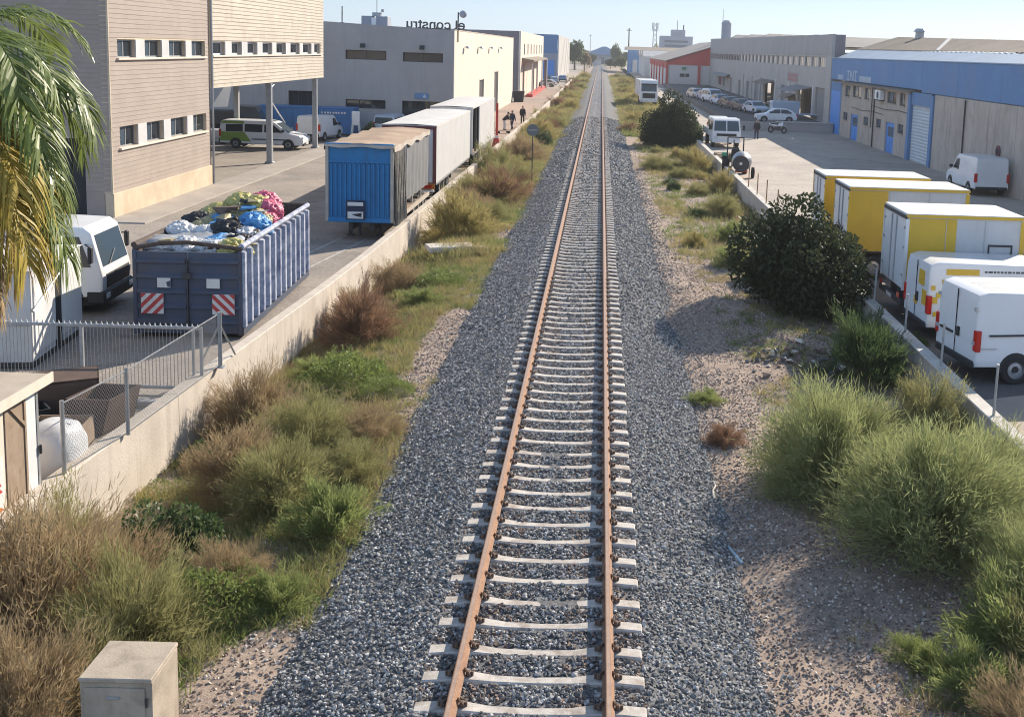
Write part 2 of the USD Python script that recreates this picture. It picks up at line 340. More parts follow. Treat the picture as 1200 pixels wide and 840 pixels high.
M['stone_brown'] = mat('brown_gravel', (0.20, 0.14, 0.11), (0.13, 0.095, 0.08), 9, 0.9)
M['asphalt_l'] = mat('worn_yard_paving', (0.33, 0.285, 0.245), (0.255, 0.222, 0.192), 0.5, 0.9, bump=0.35, bscale=45, dirt=((0.16, 0.142, 0.126), 0.6, 0.22), spots=((0.09, 0.08, 0.072), 0.7, 0.55))
M['asphalt_r'] = mat('dusty_yard_concrete', (0.44, 0.385, 0.33), (0.355, 0.31, 0.268), 0.35, 0.9, bump=0.35, bscale=40, dirt=((0.22, 0.19, 0.168), 0.55, 0.16), spots=((0.13, 0.115, 0.10), 0.6, 0.42))
M['asphalt_dark'] = mat('dark_asphalt', (0.15, 0.14, 0.132), (0.11, 0.104, 0.098), 0.8, 0.9, bump=0.4, bscale=50, spots=((0.05, 0.047, 0.045), 0.7, 0.8))
M['pave'] = mat('pavement_concrete', (0.40, 0.355, 0.31), (0.32, 0.285, 0.25), 0.8, 0.9, bump=0.3, bscale=30, dirt=((0.22, 0.19, 0.165), 0.4, 0.5))
M['field'] = mat('dry_scrub_field', (0.20, 0.17, 0.09), (0.12, 0.12, 0.06), 0.05, 0.95)
M['line'] = mat('faded_line_paint', (0.5, 0.49, 0.46), (0.3, 0.28, 0.26), 5, 0.8)

obj('terrain', slab_z(sbox(-6000, -3000, 6000, 9000), -1.75, -0.2), 'field', kind='structure')
xs = np.arange(-8.1, 9.01, 0.16)
obj('ground', cat(sheet(soil_z, xs, ysn), sheet(soil_z, np.arange(-8.1, 9.01, 0.5), ysf)), 'soil', smooth=True, kind='structure')
xb = np.arange(-3.5, 3.31, 0.10)
obj('ballast_bed', cat(sheet(ballast_z, xb, ysn), sheet(ballast_z, np.arange(-3.5, 3.31, 0.3), ysf)), 'ballast', smooth=True, kind='structure')
yl = [-20] + [p[0] for p in LW[1:]] + [540]
lp = [(float(lwx(y)) - 0.12, y) for y in yl]
obj('left_yard', slab_z(Polygon(lp + [(-260, 540), (-260, -20)]), GL, -0.25), 'asphalt_l', kind='structure')
obj('right_yard', slab_z(Polygon([(8.62, -20), (260, -20), (260, 540), (10.5, 540), (10.5, 170), (8.62, 92)]), GR, -0.25), 'asphalt_r', kind='structure')
obj('pavement', cat(cbox(-19.0, -17.3, 43, 90, GL - 0.1, GL + 0.05, 0.015)), 'pave', kind='structure')
obj('forecourt_paving', slab_z(Polygon([(-11.4, 86), (-6.9, 84), (-6.4, 200), (-11.4, 200)]), GL + 0.008, -0.05), mat('reddish_forecourt', (0.36, 0.26, 0.205), (0.28, 0.21, 0.17), 0.5, 0.9, dirt=((0.2, 0.155, 0.13), 0.4, 0.3)), kind='structure')
obj('parking_asphalt', slab_z(Polygon([(8.85, -10), (60, -10), (60, 25.4), (13.5, 25.2), (8.85, 23.3)]), GR + 0.004, -0.05), mat('buff_concrete_apron', (0.43, 0.35, 0.28), (0.33, 0.27, 0.22), 0.6, 0.9, dirt=((0.22, 0.19, 0.16), 0.4, 0.4)), kind='structure')
obj('parking_bays', slab_z(Polygon([(8.86, 23.31), (13.5, 25.21), (60, 25.41), (60, 41.5), (8.86, 42.5)]), GR + 0.008, -0.05), 'asphalt_dark', kind='structure')
obj('lane_lines', cat(slab_z(Polygon([(-10.2, 33), (-10.1, 33), (-9.0, 42), (-9.1, 42)]), GL + 0.004, -0.01), slab_z(Polygon([(-8.9, 35.6), (-8.82, 35.6), (-8.15, 41), (-8.23, 41)]), GL + 0.004, -0.01)), 'line', kind='structure')

# ------------------------------------------------------------------ railway track
track = thing('railway_track', 'single railway line of rusty rails on pale concrete sleepers running straight to the horizon', 'railway track')
RP = Polygon([(-0.07, -0.165), (0.07, -0.165), (0.07, -0.153), (0.022, -0.138), (0.009, -0.125), (0.009, -0.048), (0.036, -0.036), (0.037, -0.008), (0.030, -0.001), (0.024, 0),
              (-0.024, 0), (-0.030, -0.001), (-0.037, -0.008), (-0.036, -0.036), (-0.009, -0.048), (-0.009, -0.125), (-0.022, -0.138), (-0.07, -0.153)])
for sx in (-0.8675, 0.8675):
    v, f = slab_y(RP, 4.0, 520.0); v = v.copy(); v[:, 0] += sx
    r = obj('rail', (v, f), 'rail_side', track)
    obj('running_surface', box(sx - 0.021, sx + 0.021, 4.0, 524.0, -0.0015, 0.0012), 'rail_top', r)

def sleeper_mesh(y, sub=1, rnd=None):
    st = [(-1.30, .095, -.225), (-1.285, .10, -.212), (-1.02, .098, -.192), (-0.72, .094, -.192), (-0.45, .075, -.224), (0, .068, -.236), (0.45, .075, -.224), (0.72, .094, -.192), (1.02, .098, -.192), (1.285, .10, -.212), (1.30, .095, -.225)]
    if sub == 0: st = [st[0], st[3], st[5], st[7], st[10]]
    V = []
    for x, w, z in st:
        V += [(x, y - w - .03, -.42), (x, y - w - 0.006, z - .016), (x, y - w + .012, z), (x, y + w - .012, z), (x, y + w + 0.006, z - .016), (x, y + w + .03, -.42)]
    V = np.array(V); F = []
    for i in range(len(st) - 1):
        for k in range(5):
            a, b = i * 6 + k, i * 6 + k + 1; F.append([a, b, b + 6, a + 6])
    e = len(st) - 1
    F += [[0, 5, 4, 1], [1, 4, 3, 2], [e * 6, e * 6 + 1, e * 6 + 4, e * 6 + 5], [e * 6 + 1, e * 6 + 2, e * 6 + 3, e * 6 + 4]]
    v, f, _ = meshkit.arrays((V, np.array(F)))
    if rnd is not None:
        dy, dx, rz, dz = rnd; v = v.copy(); v[:, 0] += dx; v[:, 1] += dy + rz * v[:, 0]; v[:, 2] += dz
    return v, f
rs = np.random.default_rng(5)
SY = 11.277 + 0.6 * np.arange(-7, 850)
SY = SY[SY < 522]
for i, y in enumerate(SY[:300]):
    rnd = (rs.normal(0, .008), rs.normal(0, .012), rs.normal(0, .004), rs.normal(0, .004))
    s = obj('sleeper', sleeper_mesh(y, 1 if i < 120 else 0, rnd), 'sleeper', track, smooth=False)
    if i < 46:
        for sx in (-0.8675, 0.8675):
            for q in (-1, 1):
                x = sx + q * 0.105
                obj('rail_clip', cat(cbox(x - .028, x + .028, y - .045, y + .045, -.192, -.145, .012), tube((x, y - .05, -.13), (x - q * .05, y + .05, -.135), .014, 5), tube((x + q * .045, y, -.192), (x + q * .045, y, -.14), .018, 6)), 'clip', s)
rest = [sleeper_mesh(y, 0) for y in SY[300:]]
obj('sleeper', cat(*rest), 'sleeper', track, kind='stuff')
far_clips = []
for y in SY[46:190]:
    for sx in (-0.8675, 0.8675):
        for q in (-1, 1):
            x = sx + q * 0.105; far_clips.append(box(x - .028, x + .028, y - .042, y + .042, -.192, -.145))
obj('rail_clip', cat(*far_clips), 'clip', track, kind='stuff')

# ------------------------------------------------------------------ loose stones
def stone(seed, flat=0.75):
    r = np.random.default_rng(seed); p = r.normal(size=(11, 3)); p /= np.linalg.norm(p, axis=1)[:, None]
    return hull(p * r.uniform(0.75, 1.1, (11, 1)) * [1, r.uniform(.7, 1), flat])
protos = [stone(i) for i in range(10)]
pm = ['stone_grey', 'stone_dark', 'stone_pale', 'stone_grey', 'stone_dark', 'stone_pale', 'stone_grey', 'stone_dark', 'stone_rust', 'stone_rust']
def scatter(n, x0, x1, y0, y1, seed, power=1.0):
    r = np.random.default_rng(seed); u = r.random(n)
    y = y0 + (y1 - y0) * u ** power
    return r.uniform(x0, x1, n), y, r
P, S, A, I, TL = [], [], [], [], []
for n, y0, y1, smin, smax, sd in ((80000, 8.6, 28, .021, .038, 1), (42000, 28, 60, .028, .046, 2), (16000, 60, 120, .05, .085, 8)):
    x, y, r = scatter(n, -3.2, 3.1, y0, y1, sd, 1.15)
    z = ballast_z(x, y)
    k = (np.abs(((y - 11.277) / 0.6 + 0.5) % 1 - 0.5) * 0.6 < 0.095) & (np.abs(x) < 1.32)
    keep = ~k & (z > soil_z(x, y) - 0.03) & (np.abs(np.abs(x) - 0.8675) > 0.06)
    x, y, z = x[keep], y[keep], z[keep]; m = len(x)
    s = r.uniform(smin, smax, m) * np.where(r.random(m) < .12, 1.35, 1)
    inside = np.abs(x) < 1.25
    z = z + np.where(inside, 0.010, 0.004) + r.uniform(-.01, .012, m)
    P.append(np.stack([x, y, z], 1)); S.append(np.stack([s, s, s], 1)); A.append(r.uniform(0, 6.28, m)); I.append(np.where((np.abs(np.abs(x) - .8) < .5) & (r.random(m) < .3), r.integers(8, 10, m), r.integers(0, 8, m))); TL.append(r.uniform(-.9, .9, (m, 2)))
for n, sg, sd in ((3600, 1, 61), (4500, -1, 62)):
    r = np.random.default_rng(sd); x = sg * (2.75 + np.abs(r.normal(0, .42, n))); y = 8.6 + 62 * r.random(n) ** 1.3
    z = np.maximum(soil_z(x, y), ballast_z(x, y)); s = r.uniform(.018, .04, n) * np.where(y > 35, 1.4, 1)
    P.append(np.stack([x, y, z + .006], 1)); S.append(np.stack([s, s, s], 1)); A.append(r.uniform(0, 6.28, n)); I.append(r.integers(0, 8, n)); TL.append(r.uniform(-.9, .9, (n, 2)))
instancer('ballast_stones', protos, pm, np.vstack(P), np.vstack(S), np.concatenate(A), np.concatenate(I), 'loose grey crushed stone between and beside the sleepers', 'ballast', np.vstack(TL))

P, S, A, I, TL = [], [], [], [], []
for n, x0, x1, y0, y1, smin, smax, sd in ((52000, 2.5, 6.8, 8.6, 40, .012, .034, 3), (9000, 2.6, 7.5, 40, 90, .025, .05, 4), (17000, -4.6, -2.5, 8.6, 40, .012, .034, 6), (4000, -6.6, -4.4, 9, 40, .015, .035, 7)):
    x, y, r = scatter(n, x0, x1, y0, y1, sd, 1.2)
    z = soil_z(x, y)
    keep = (z > ballast_z(x, y) - .06) & (fb(x, y, .9, 21) + r.normal(0, .16, n) > -.14)
    x, y, z = x[keep], y[keep], z[keep]; m = len(x)
    s = r.uniform(smin, smax, m)
    P.append(np.stack([x, y, z + s * .2], 1)); S.append(np.stack([s, s, s], 1)); A.append(r.uniform(0, 6.28, m)); I.append(r.integers(0, 6, m)); TL.append(r.uniform(-.9, .9, (m, 2)))
instancer('verge_gravel', [stone(40 + i) for i in range(6)], ['stone_brown', 'stone_buff', 'stone_pink', 'stone_grey', 'stone_cream', 'stone_brown'], np.vstack(P), np.vstack(S), np.concatenate(A), np.concatenate(I), 'pinkish stony gravel strewn over the bare verges of the line', 'gravel', np.vstack(TL))

# ------------------------------------------------------------------ boundary walls
wall = thing('concrete_wall', 'long weathered concrete retaining wall between the left yard and the railway verge', 'wall')
ys = np.concatenate([np.arange(6, 66, 5.0), np.arange(66, 300, 9.0)])
for a, b in zip(ys[:-1], ys[1:]):
    xa, xb_ = lwx(a), lwx(b - .015)
    top = 0.06
    pts = []
    for y, x in ((a, xa), (b - .015, xb_)):
        pts += [(x - .30, y, -1.6), (x + .02, y, -1.6), (x, y, top - .02), (x - .02, y, top), (x - .26, y, top), (x - .28, y, top - .02)]
    obj('panel', hull(pts), 'concrete', wall)
fw = thing('low_wall', 'low concrete boundary wall with a white top along the right-hand yard', 'wall')
ys = np.concatenate([np.arange(5, 93, 4.0)])
for a, b in zip(ys[:-1], ys[1:]):
    obj('wall_panel', box(8.56, 8.80, a, b - .012, -1.3, 0.0), 'concrete', fw)
    obj('coping', cbox(8.52, 8.84, a + .003, b - .009, 0.0, 0.06, 0.012), 'concrete_white', fw)
post0 = None
for k, y in enumerate((30.85, 27.6, 24.55, 21.1, 17.9, 48.6, 51.9, 55.0, 58.3)):
    h = (1.02, 1.0, .98, 1.03, 1.0, 1.05, 1.1, 1.05, 1.0)[k]
    lab = ('thin bare steel post on the white wall top, left of the flower-printed van', 'thin steel post on the wall top in front of the printed van bumper', 'thin steel post on the wall top before the plain white van tail', 'thin steel post on the wall top nearest the plain white van wheel',
           'thin steel post on the wall top at the right edge of the picture', 'farthest group of rusty posts on the wall beyond the dark bush')[min(k, 5)]
    if k < 5: lb, gp = lab, None
    else: lb, gp = 'thin rusty post on the wall between the dark bush and the tractor', 'rusty posts beyond the dark bush'
    p = thing('fence_post', lb, 'post', (8.68, y, 0.05), group=gp)
    obj('shaft', tube((0, 0, 0), (0.01, 0, h), .028, 8), 'galv' if k < 5 else 'rail_side', p)
    obj('cap', revolve([(0, 0), (.034, 0), (.034, .03), (.015, .045), (0, .047)], 8) if False else tube((0.01, 0, h), (0.01, 0, h + .03), .033, 8), 'galv' if k < 5 else 'rail_side', p)

r = np.random.default_rng(77); n = 170
x = 6.2 + r.normal(0, .75, n); y = 27.6 + r.normal(0, .55, n); sz = r.uniform(.05, .17, n)
instancer('rubble', [stone(60), stone(61), stone(62)], ['stone_dark', 'stone_brown', 'stone_cream'], np.stack([x, y, soil_z(x, y) + sz * .3], 1), np.stack([sz, sz, sz * .8], 1), r.uniform(0, 6.28, n), r.choice([0, 0, 1, 1, 2], n), 'dark broken rubble dumped on the right verge before the big bush', 'rubble', r.uniform(-.9, .9, (n, 2)))
# ------------------------------------------------------------------ building helpers
def siding(u0, u1, z0, z1, hs, course, proud, plane):
    """Lap boards: each course leans out at its foot; boards stop at the openings. plane(u, d, z) places a point d metres proud."""
    V, F = [], []
    zs = np.arange(z0, z1, course); r = np.random.default_rng(int(u0 * 10 + z0 * 7) % 99991)
    for z in zs:
        zt = min(z + course, z1); cuts = [(u0, u1)]
        for h in hs:
            if h[2] < zt - 0.01 and h[3] > z + 0.01:
                cuts = [c for a, b in cuts for c in ((a, min(b, h[0])), (max(a, h[1]), b)) if c[1] - c[0] > 0.02]
        for a, b in cuts:
            n = max(1, int((b - a) / 3.0)); us = np.linspace(a, b, n + 1)
            for k in range(n):
                p = proud * (0.8 + 0.4 * r.random()); q = proud * 0.15 * (0.5 + r.random())
                i = len(V)
                V += [plane(us[k], 0, z), plane(us[k + 1], 0, z), plane(us[k + 1], p, z + .004), plane(us[k], p, z + .004), plane(us[k + 1], q, zt), plane(us[k], q, zt)]
                F += [[i, i + 1, i + 2, i + 3], [i + 3, i + 2, i + 4, i + 5]]
    return meshkit.arrays((np.array(V, float), np.array(F)))[:2]

def window(parent, axis, c, s, u0, u1, z0, z1, depth=0.14, mull=2, frame='galv', pane='glass', sill=None, fw=0.06, vary=None):
    """A recessed window in a wall whose face is axis = c; s = +1/-1 is the outward side. Frame (> pane), with mull panes, and a sill."""
    def bx(ua, ub, da, db, za, zb):
        lo, hi = sorted((c - s * da, c - s * db))
        return box(lo, hi, ua, ub, za, zb) if axis == 'x' else box(ua, ub, lo, hi, za, zb)
    bars = [bx(u0, u1, depth - .05, depth, z0, z0 + fw), bx(u0, u1, depth - .05, depth, z1 - fw, z1), bx(u0, u0 + fw, depth - .05, depth, z0 + fw, z1 - fw), bx(u1 - fw, u1, depth - .05, depth, z0 + fw, z1 - fw)]
    for k in range(1, mull):
        u = u0 + (u1 - u0) * k / mull; bars.append(bx(u - fw / 2, u + fw / 2, depth - .05, depth, z0 + fw, z1 - fw))
    f = obj('window', cat(*bars), frame, parent)
    ed = np.linspace(u0 + fw, u1 - fw, mull + 1)
    for k in range(mull):
        pm_ = pane if vary is None else vary[k % len(vary)]
        obj('pane', bx(ed[k] + fw / 2, ed[k + 1] - fw / 2, depth - .03, depth - .018, z0 + fw, z1 - fw), pm_, f)
    if sill:
        obj('sill', bx(u0 - .06, u1 + .06, -.07, depth - .05, z0 - .07, z0), sill, parent)
    return f

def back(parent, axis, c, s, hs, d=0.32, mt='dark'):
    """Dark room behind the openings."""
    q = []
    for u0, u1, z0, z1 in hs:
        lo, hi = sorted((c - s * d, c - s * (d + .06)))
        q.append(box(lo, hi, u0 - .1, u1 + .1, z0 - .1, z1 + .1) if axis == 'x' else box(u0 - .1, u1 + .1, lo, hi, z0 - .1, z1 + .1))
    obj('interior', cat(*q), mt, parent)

M['tan_board'] = mat('tan_cladding_board', (0.385, 0.32, 0.275), (0.33, 0.272, 0.232), 0.9, 0.75, island=0.05, dirt=((0.28, 0.22, 0.19), 0.3, 0.4))
M['cream_board'] = mat('cream_cladding_board', (0.56, 0.495, 0.41), (0.47, 0.41, 0.34), 1.1, 0.75, island=0.1, dirt=((0.36, 0.3, 0.235), 0.4, 0.6))
M['plinth'] = mat('cream_plinth_render', (0.60, 0.50, 0.37), (0.5, 0.41, 0.30), 1.0, 0.85, dirt=((0.42, 0.31, 0.2), 0.5, 0.7))
M['grey_render'] = mat('grey_render', (0.36, 0.36, 0.365), (0.31, 0.31, 0.315), 0.35, 0.9, bump=0.2, bscale=20, streak=((0.22, 0.22, 0.22), 0.35), dirt=((0.27, 0.27, 0.27), 0.4, 0.2))
M['cream_render'] = mat('cream_render', (0.72, 0.62, 0.525), (0.64, 0.545, 0.455), 0.4, 0.9, bump=0.2, bscale=18, streak=((0.44, 0.36, 0.29), 0.4))
M['brown_render'] = mat('brownish_render', (0.24, 0.21, 0.22), (0.2, 0.175, 0.18), 0.5, 0.9, streak=((0.15, 0.13, 0.13), 0.4))
M['roof_grey'] = mat('grey_roof_sheet', (0.22, 0.21, 0.2), (0.17, 0.16, 0.155), 0.5, 0.8)
M['roof_brown'] = mat('weathered_fibre_cement_roof', (0.30, 0.245, 0.195), (0.215, 0.18, 0.145), 0.5, 0.9, streak=((0.13, 0.115, 0.1), 0.5), dirt=((0.18, 0.15, 0.12), 0.5, 0.25))
M['roof_blue'] = mat('pale_blue_sheet', (0.36, 0.44, 0.53), (0.29, 0.37, 0.47), 0.6, 0.6, dirt=((0.3, 0.33, 0.36), 0.4, 0.4))
M['wall_blue'] = mat('blue_wall_paint', (0.125, 0.245, 0.435), (0.105, 0.205, 0.38), 0.5, 0.75, streak=((0.10, 0.15, 0.23), 0.5), dirt=((0.15, 0.22, 0.33), 0.5, 0.3))
M['door_blue'] = mat('bright_blue_door', (0.07, 0.27, 0.66), (0.06, 0.22, 0.58), 1.0, 0.5)
M['shutter_pale'] = mat('pale_roller_door', (0.52, 0.57, 0.60), (0.46, 0.51, 0.54), 0.8, 0.5, streak=((0.36, 0.38, 0.39), 0.5))
M['stain_wall'] = mat('stained_concrete_panel', (0.49, 0.425, 0.36), (0.40, 0.345, 0.29), 0.6, 0.9, bump=0.35, bscale=20, streak=((0.17, 0.15, 0.13), 0.65), dirt=((0.30, 0.255, 0.21), 0.5, 0.5))
M['grey_wall'] = mat('grey_precast_wall', (0.46, 0.425, 0.385), (0.39, 0.355, 0.32), 0.4, 0.9, streak=((0.25, 0.23, 0.21), 0.4))
M['grey_top'] = mat('grey_brown_parapet', (0.39, 0.36, 0.34), (0.34, 0.315, 0.295), 0.4, 0.9, streak=((0.23, 0.21, 0.2), 0.4))
M['red_wall'] = mat('red_gable_paint', (0.55, 0.085, 0.07), (0.46, 0.07, 0.058), 0.4, 0.7)
M['far_blue'] = mat('far_blue_sheet', (0.14, 0.27, 0.46), (0.12, 0.23, 0.40), 0.2, 0.7)
M['far_white'] = mat('far_white_wall', (0.62, 0.59, 0.56), (0.54, 0.51, 0.48), 0.2, 0.8)
M['far_grey'] = mat('far_grey_wall', (0.34, 0.355, 0.40), (0.28, 0.295, 0.34), 0.2, 0.8)
M['shut_grey'] = mat('grey_roller_door', (0.27, 0.265, 0.26), (0.23, 0.225, 0.22), 0.8, 0.6, streak=((0.16, 0.155, 0.15), 0.4))

# ------------------------------------------------------------------ tan clad office block (left, near)
X0 = -19.0
b = thing('office_block', 'tan board-clad office block with two rows of small windows and a cream plinth', 'building', (X0, 44.05, GL), world=True)
W1 = [(44.9, 46.6, 6.1, 6.85), (47.5, 49.35, 6.1, 6.85), (50.15, 52.15, 6.1, 6.85), (52.9, 54.75, 6.1, 6.85)]
W2 = [(44.9, 46.6, 2.45, 3.32), (47.5, 49.35, 2.45, 3.32), (50.15, 52.15, 2.45, 3.32), (52.9, 54.75, 2.45, 3.32)]
bands = [(44.9, 54.75, 6.1, 6.85), (44.9, 54.75, 2.45, 3.32)]
obj('wall', slab_x(holes(44.05, 55.35, 0.65, 12.0, W1 + W2), X0 - .02, -0.3), 'plinth', b)
obj('siding', siding(44.05, 55.35, 0.65, 12.0, bands, 0.19, 0.016, lambda u, d, z: (X0 + d - .018, u, z)), 'tan_board', b, kind='stuff')
for w in W1 + W2: window(b, 'x', X0, 1, *w, depth=.2, mull=2, frame='galv', pane='glass', vary=['glass_blue', 'glass'])
for row in (W1, W2):
    for q, r_ in zip(row[:-1], row[1:]):
        obj('window_pier', box(X0 - .28, X0 + .03, q[1] + .002, r_[0] - .002, q[2] + .002, q[3] - .002), 'white_panel', b)
    obj('sill', cbox(X0 - .1, X0 + .1, 44.8, 54.8, row[0][2] - .09, row[0][2] - .002, .012), 'cream_render', b)
back(b, 'x', X0, 1, W1 + W2, .36)
obj('plinth', cbox(X0 - .3, X0 + .06, 44.03, 55.38, GL - .1, 0.66, .015), 'plinth', b)
door = [(-21.6, -20.2, GL, 3.0)]
obj('end_wall', slab_y(holes(-42, X0 - .32, -.5, 12.0, [(-23.2, -20.05, -.6, 2.86)]), 44.05, 0.3), 'tan_board', b)
obj('siding', siding(-42, X0 + .012, .75, 12.0, [(-23.2, -20.05, -.6, 2.86)], 0.19, 0.014, lambda u, d, z: (u, 44.05 - d + .004, z)), 'tan_board', b, kind='stuff')
obj('interior', box(-23.4, -19.9, 44.9, 45, -.4, 3), 'dark', b)
obj('dark_door', cat(*[box(-23.2 + .64 * k, -23.2 + .64 * k + .6, 44.22, 44.28, GL, 2.82) for k in range(5)]), 'black', b)
obj('roof', box(-42, X0 - .02, 44.35, 55.35, 11.7, 11.9), 'roof_grey', b)
obj('corner_trim', box(X0 - .03, X0 + .045, 44.005, 44.06, .66, 12), 'plinth', b)
obj('downpipe', cat(tube((X0 + .09, 55.42, GL), (X0 + .09, 55.42, 12), .06, 8)), 'galv', b)

# ------------------------------------------------------------------ cream storey raised on columns
b = thing('raised_building', 'cream board-clad storey with eight small square windows carried on columns over parked vehicles', 'building', (X0, 55.6, GL), world=True)
px = [(57.67 - 2.0, 55.9)]
WC = [(55.85, 57.6, 6.15, 6.85), (58.6, 60.25, 6.15, 6.85), (61.2, 62.95, 6.15, 6.85), (63.9, 65.75, 6.15, 6.85), (66.6, 68.6, 6.15, 6.85), (69.6, 71.7, 6.15, 6.85), (72.5, 74.6, 6.15, 6.85), (75.3, 77.0, 6.15, 6.85)]
obj('wall', slab_x(holes(55.6, 77.9, 4.5, 12.0, WC), X0 - .02, -0.3), 'cream_board', b)
obj('siding', siding(55.6, 77.9, 4.5, 12.0, [(55.8, 77.1, 6.15, 6.85)], 0.2, 0.032, lambda u, d, z: (X0 + d - .018, u, z)), 'cream_board', b, kind='stuff')
for w in WC: window(b, 'x', X0, 1, *w, depth=.22, mull=1, frame='white', pane='glass', fw=.1)
for q, r_ in zip(WC[:-1], WC[1:]):
    obj('window_pier', box(X0 - .28, X0 + .03, q[1] + .002, r_[0] - .002, 6.152, 6.848), 'white_panel', b)
obj('sill', cbox(X0 - .1, X0 + .09, 55.7, 77.3, 6.06, 6.148, .012), 'cream_render', b)
back(b, 'x', X0, 1, WC, .38)
obj('end_wall', box(-34, X0 - .32, 77.6, 77.9, 4.5, 12), 'cream_board', b)
obj('soffit', box(-34, X0 - .33, 55.6, 77.58, 4.5, 4.62), 'grey_render', b)
obj('roof', box(-34, X0 - .33, 55.6, 77.58, 11.6, 11.8), 'roof_grey', b)
for x, y in ((X0 - .2, 65.8), (X0 - .2, 76.3), (-24.6, 76.3), (-24.6, 65.8), (-30, 76.3)):
    obj('column', cat(cbox(x - .16, x + .16, y - .16, y + .16, GL, 4.5, .02), cbox(x - .24, x + .24, y - .24, y + .24, GL, GL + .12, .02)), 'galv' if x > -20 else 'grey_render', b)
obj('brace', cat(tube((X0 - .2, 66, 4.1), (X0 - .2, 67.2, 4.5), .05, 6), tube((X0 - .3, 66.0, 3.6), (X0 - 3.2, 79.5, 1.1), .05, 6)), 'white', b)

# ------------------------------------------------------------------ grey and cream warehouse with rooftop lettering
Y0, XE = 90.0, -11.45
b = thing('warehouse', 'grey and cream rendered warehouse with long slit windows and roof lettering', 'building', (XE, Y0, GL), world=True)
WW = [(-20.25, -16.95, 5.65, 6.4), (-15.6, -12.35, 5.6, 6.35), (-27.5, -22.3, 5.7, 6.45)]
WL = [(-20.25, -17.0, 1.68, 2.4), (-15.65, -12.35, .6, 2.42), (-24.9, -22.6, 1.7, 2.95)]
obj('front_wall', slab_y(Polygon([(-36, -.5), (XE, -.5), (XE, 8.22), (-22, 8.62), (-36, 8.2)]).difference(sbox(-1, -1, 0, 0)).difference(sbox(*[WW[0][i] for i in (0, 2, 1, 3)])).difference(sbox(*[WW[1][i] for i in (0, 2, 1, 3)])).difference(sbox(*[WW[2][i] for i in (0, 2, 1, 3)])).difference(sbox(*[WL[0][i] for i in (0, 2, 1, 3)])).difference(sbox(*[WL[1][i] for i in (0, 2, 1, 3)])).difference(sbox(*[WL[2][i] for i in (0, 2, 1, 3)])), Y0, .3), 'grey_render', b)
for w in WW + WL: window(b, 'y', Y0, -1, *w, depth=.22, mull=2 if w in WW else 3, frame='steel_dark', pane='glass')
back(b, 'y', Y0, -1, WW + WL, .4)
DS = [(109.0, 113.0, -.5, 3.7), (124.2, 128.5, -.5, 4.2)]
obj('side_wall', slab_x(holes(Y0 + .31, 150, -.5, 8.25, DS), XE, -.3), 'cream_render', b)
for d in DS:
    obj('door', box(XE - .2, XE - .14, d[0], d[1], GL, d[3]), 'steel_dark', b)
    obj('door_frame', cat(box(XE - .12, XE + .03, d[0] - .12, d[0] - .002, GL, d[3] + .1), box(XE - .12, XE + .03, d[1] + .002, d[1] + .12, GL, d[3] + .1)), 'cream_render', b)
obj('roof', cat(hull([(-36, Y0 + .35, 7.9), (XE - .35, Y0 + .35, 7.9), (-36, 150, 7.9), (XE - .35, 150, 7.9), (-22, Y0 + .35, 8.5), (-22, 150, 8.5)])), 'roof_grey', b)
obj('rear_wall', box(-36, XE - .31, 149.7, 150, -.5, 8.2), 'grey_render', b)
obj('parapet_cap', box(XE - .34, XE + .04, Y0 + .32, 150, 8.252, 8.3), 'cream_render', b)
for k, y in enumerate((96.5, 107.5, 118, 129)):
    obj('wall_lamp', cat(tube((XE, y, 6.9), (XE + .35, y, 6.95), .03, 6), hull([(XE + .2, y - .5, 6.82), (XE + .55, y - .5, 6.78), (XE + .2, y + .5, 6.82), (XE + .55, y + .5, 6.78), (XE + .2, y - .4, 7.0), (XE + .4, y + .4, 7.0), (XE + .2, y + .4, 7.0), (XE + .4, y - .4, 7.0)])), 'galv', b)
for x in (-18.8, -14.0):
    obj('floodlight', cat(box(x - .05, x + .05, Y0 - .35, Y0, 6.75, 6.81), hull([(x - .2, Y0 - .5, 6.6), (x + .2, Y0 - .5, 6.6), (x - .2, Y0 - .3, 6.95), (x + .2, Y0 - .3, 6.95), (x - .2, Y0 - .25, 6.7), (x + .2, Y0 - .25, 6.7)])), 'black', b)
s = obj('number_sign', cbox(-14.6, -13.5, Y0 - .1, Y0 - .02, 2.62, 3.08, .01), 'wall_blue', b)
v, f, _ = meshkit.arrays(meshkit.text_mesh('4', .3, .012, True)); obj('digit', (np.stack([v[:, 0] - 13.95, Y0 - .104 - v[:, 2], v[:, 1] + 2.7], 1), f), 'plate_white', s)
# lettering read from behind
v, f, _ = meshkit.arrays(meshkit.text_mesh('el constru', .74, .14, True))
v = v - [v[:, 0].min(), 0, 0]; sc_ = 5.1 / v[:, 0].max()
let = thing('roof_lettering', 'dark roof letters seen from behind along the warehouse parapet', 'sign', (-11.45, 97, 8.2), world=True)
L3 = (np.stack([-11.45 - v[:, 0] * sc_, 97 - v[:, 2], v[:, 1] + 8.42], 1), f)
obj('letters', L3, 'lettering', let)
obj('support_rail', cat(box(-16.6, -11.4, 97.02, 97.08, 8.4, 8.46), *[box(x, x + .06, 97.02, 97.3, 7.9, 8.6) for x in np.arange(-16.4, -11.4, 1.2)]), 'steel_dark', let)
lp_ = thing('roof_lamp', 'globe lamp on a thin mast at the warehouse roof corner', 'lamp', (-11.38, 91.8, 7.2), world=True)
obj('mast', tube((-11.38, 91.8, 7.3), (-11.38, 91.8, 9.75), .055, 8), 'steel_dark', lp_)
obj('arm', tube((-11.38, 91.8, 9.65), (-11.1, 91.8, 9.65), .04, 6), 'steel_dark', lp_)
e = trimesh.creation.icosphere(2, .31); obj('globe', (np.array(e.vertices) + [-10.98, 91.8, 9.6], np.array(e.faces)), 'far_grey', lp_, smooth=True)
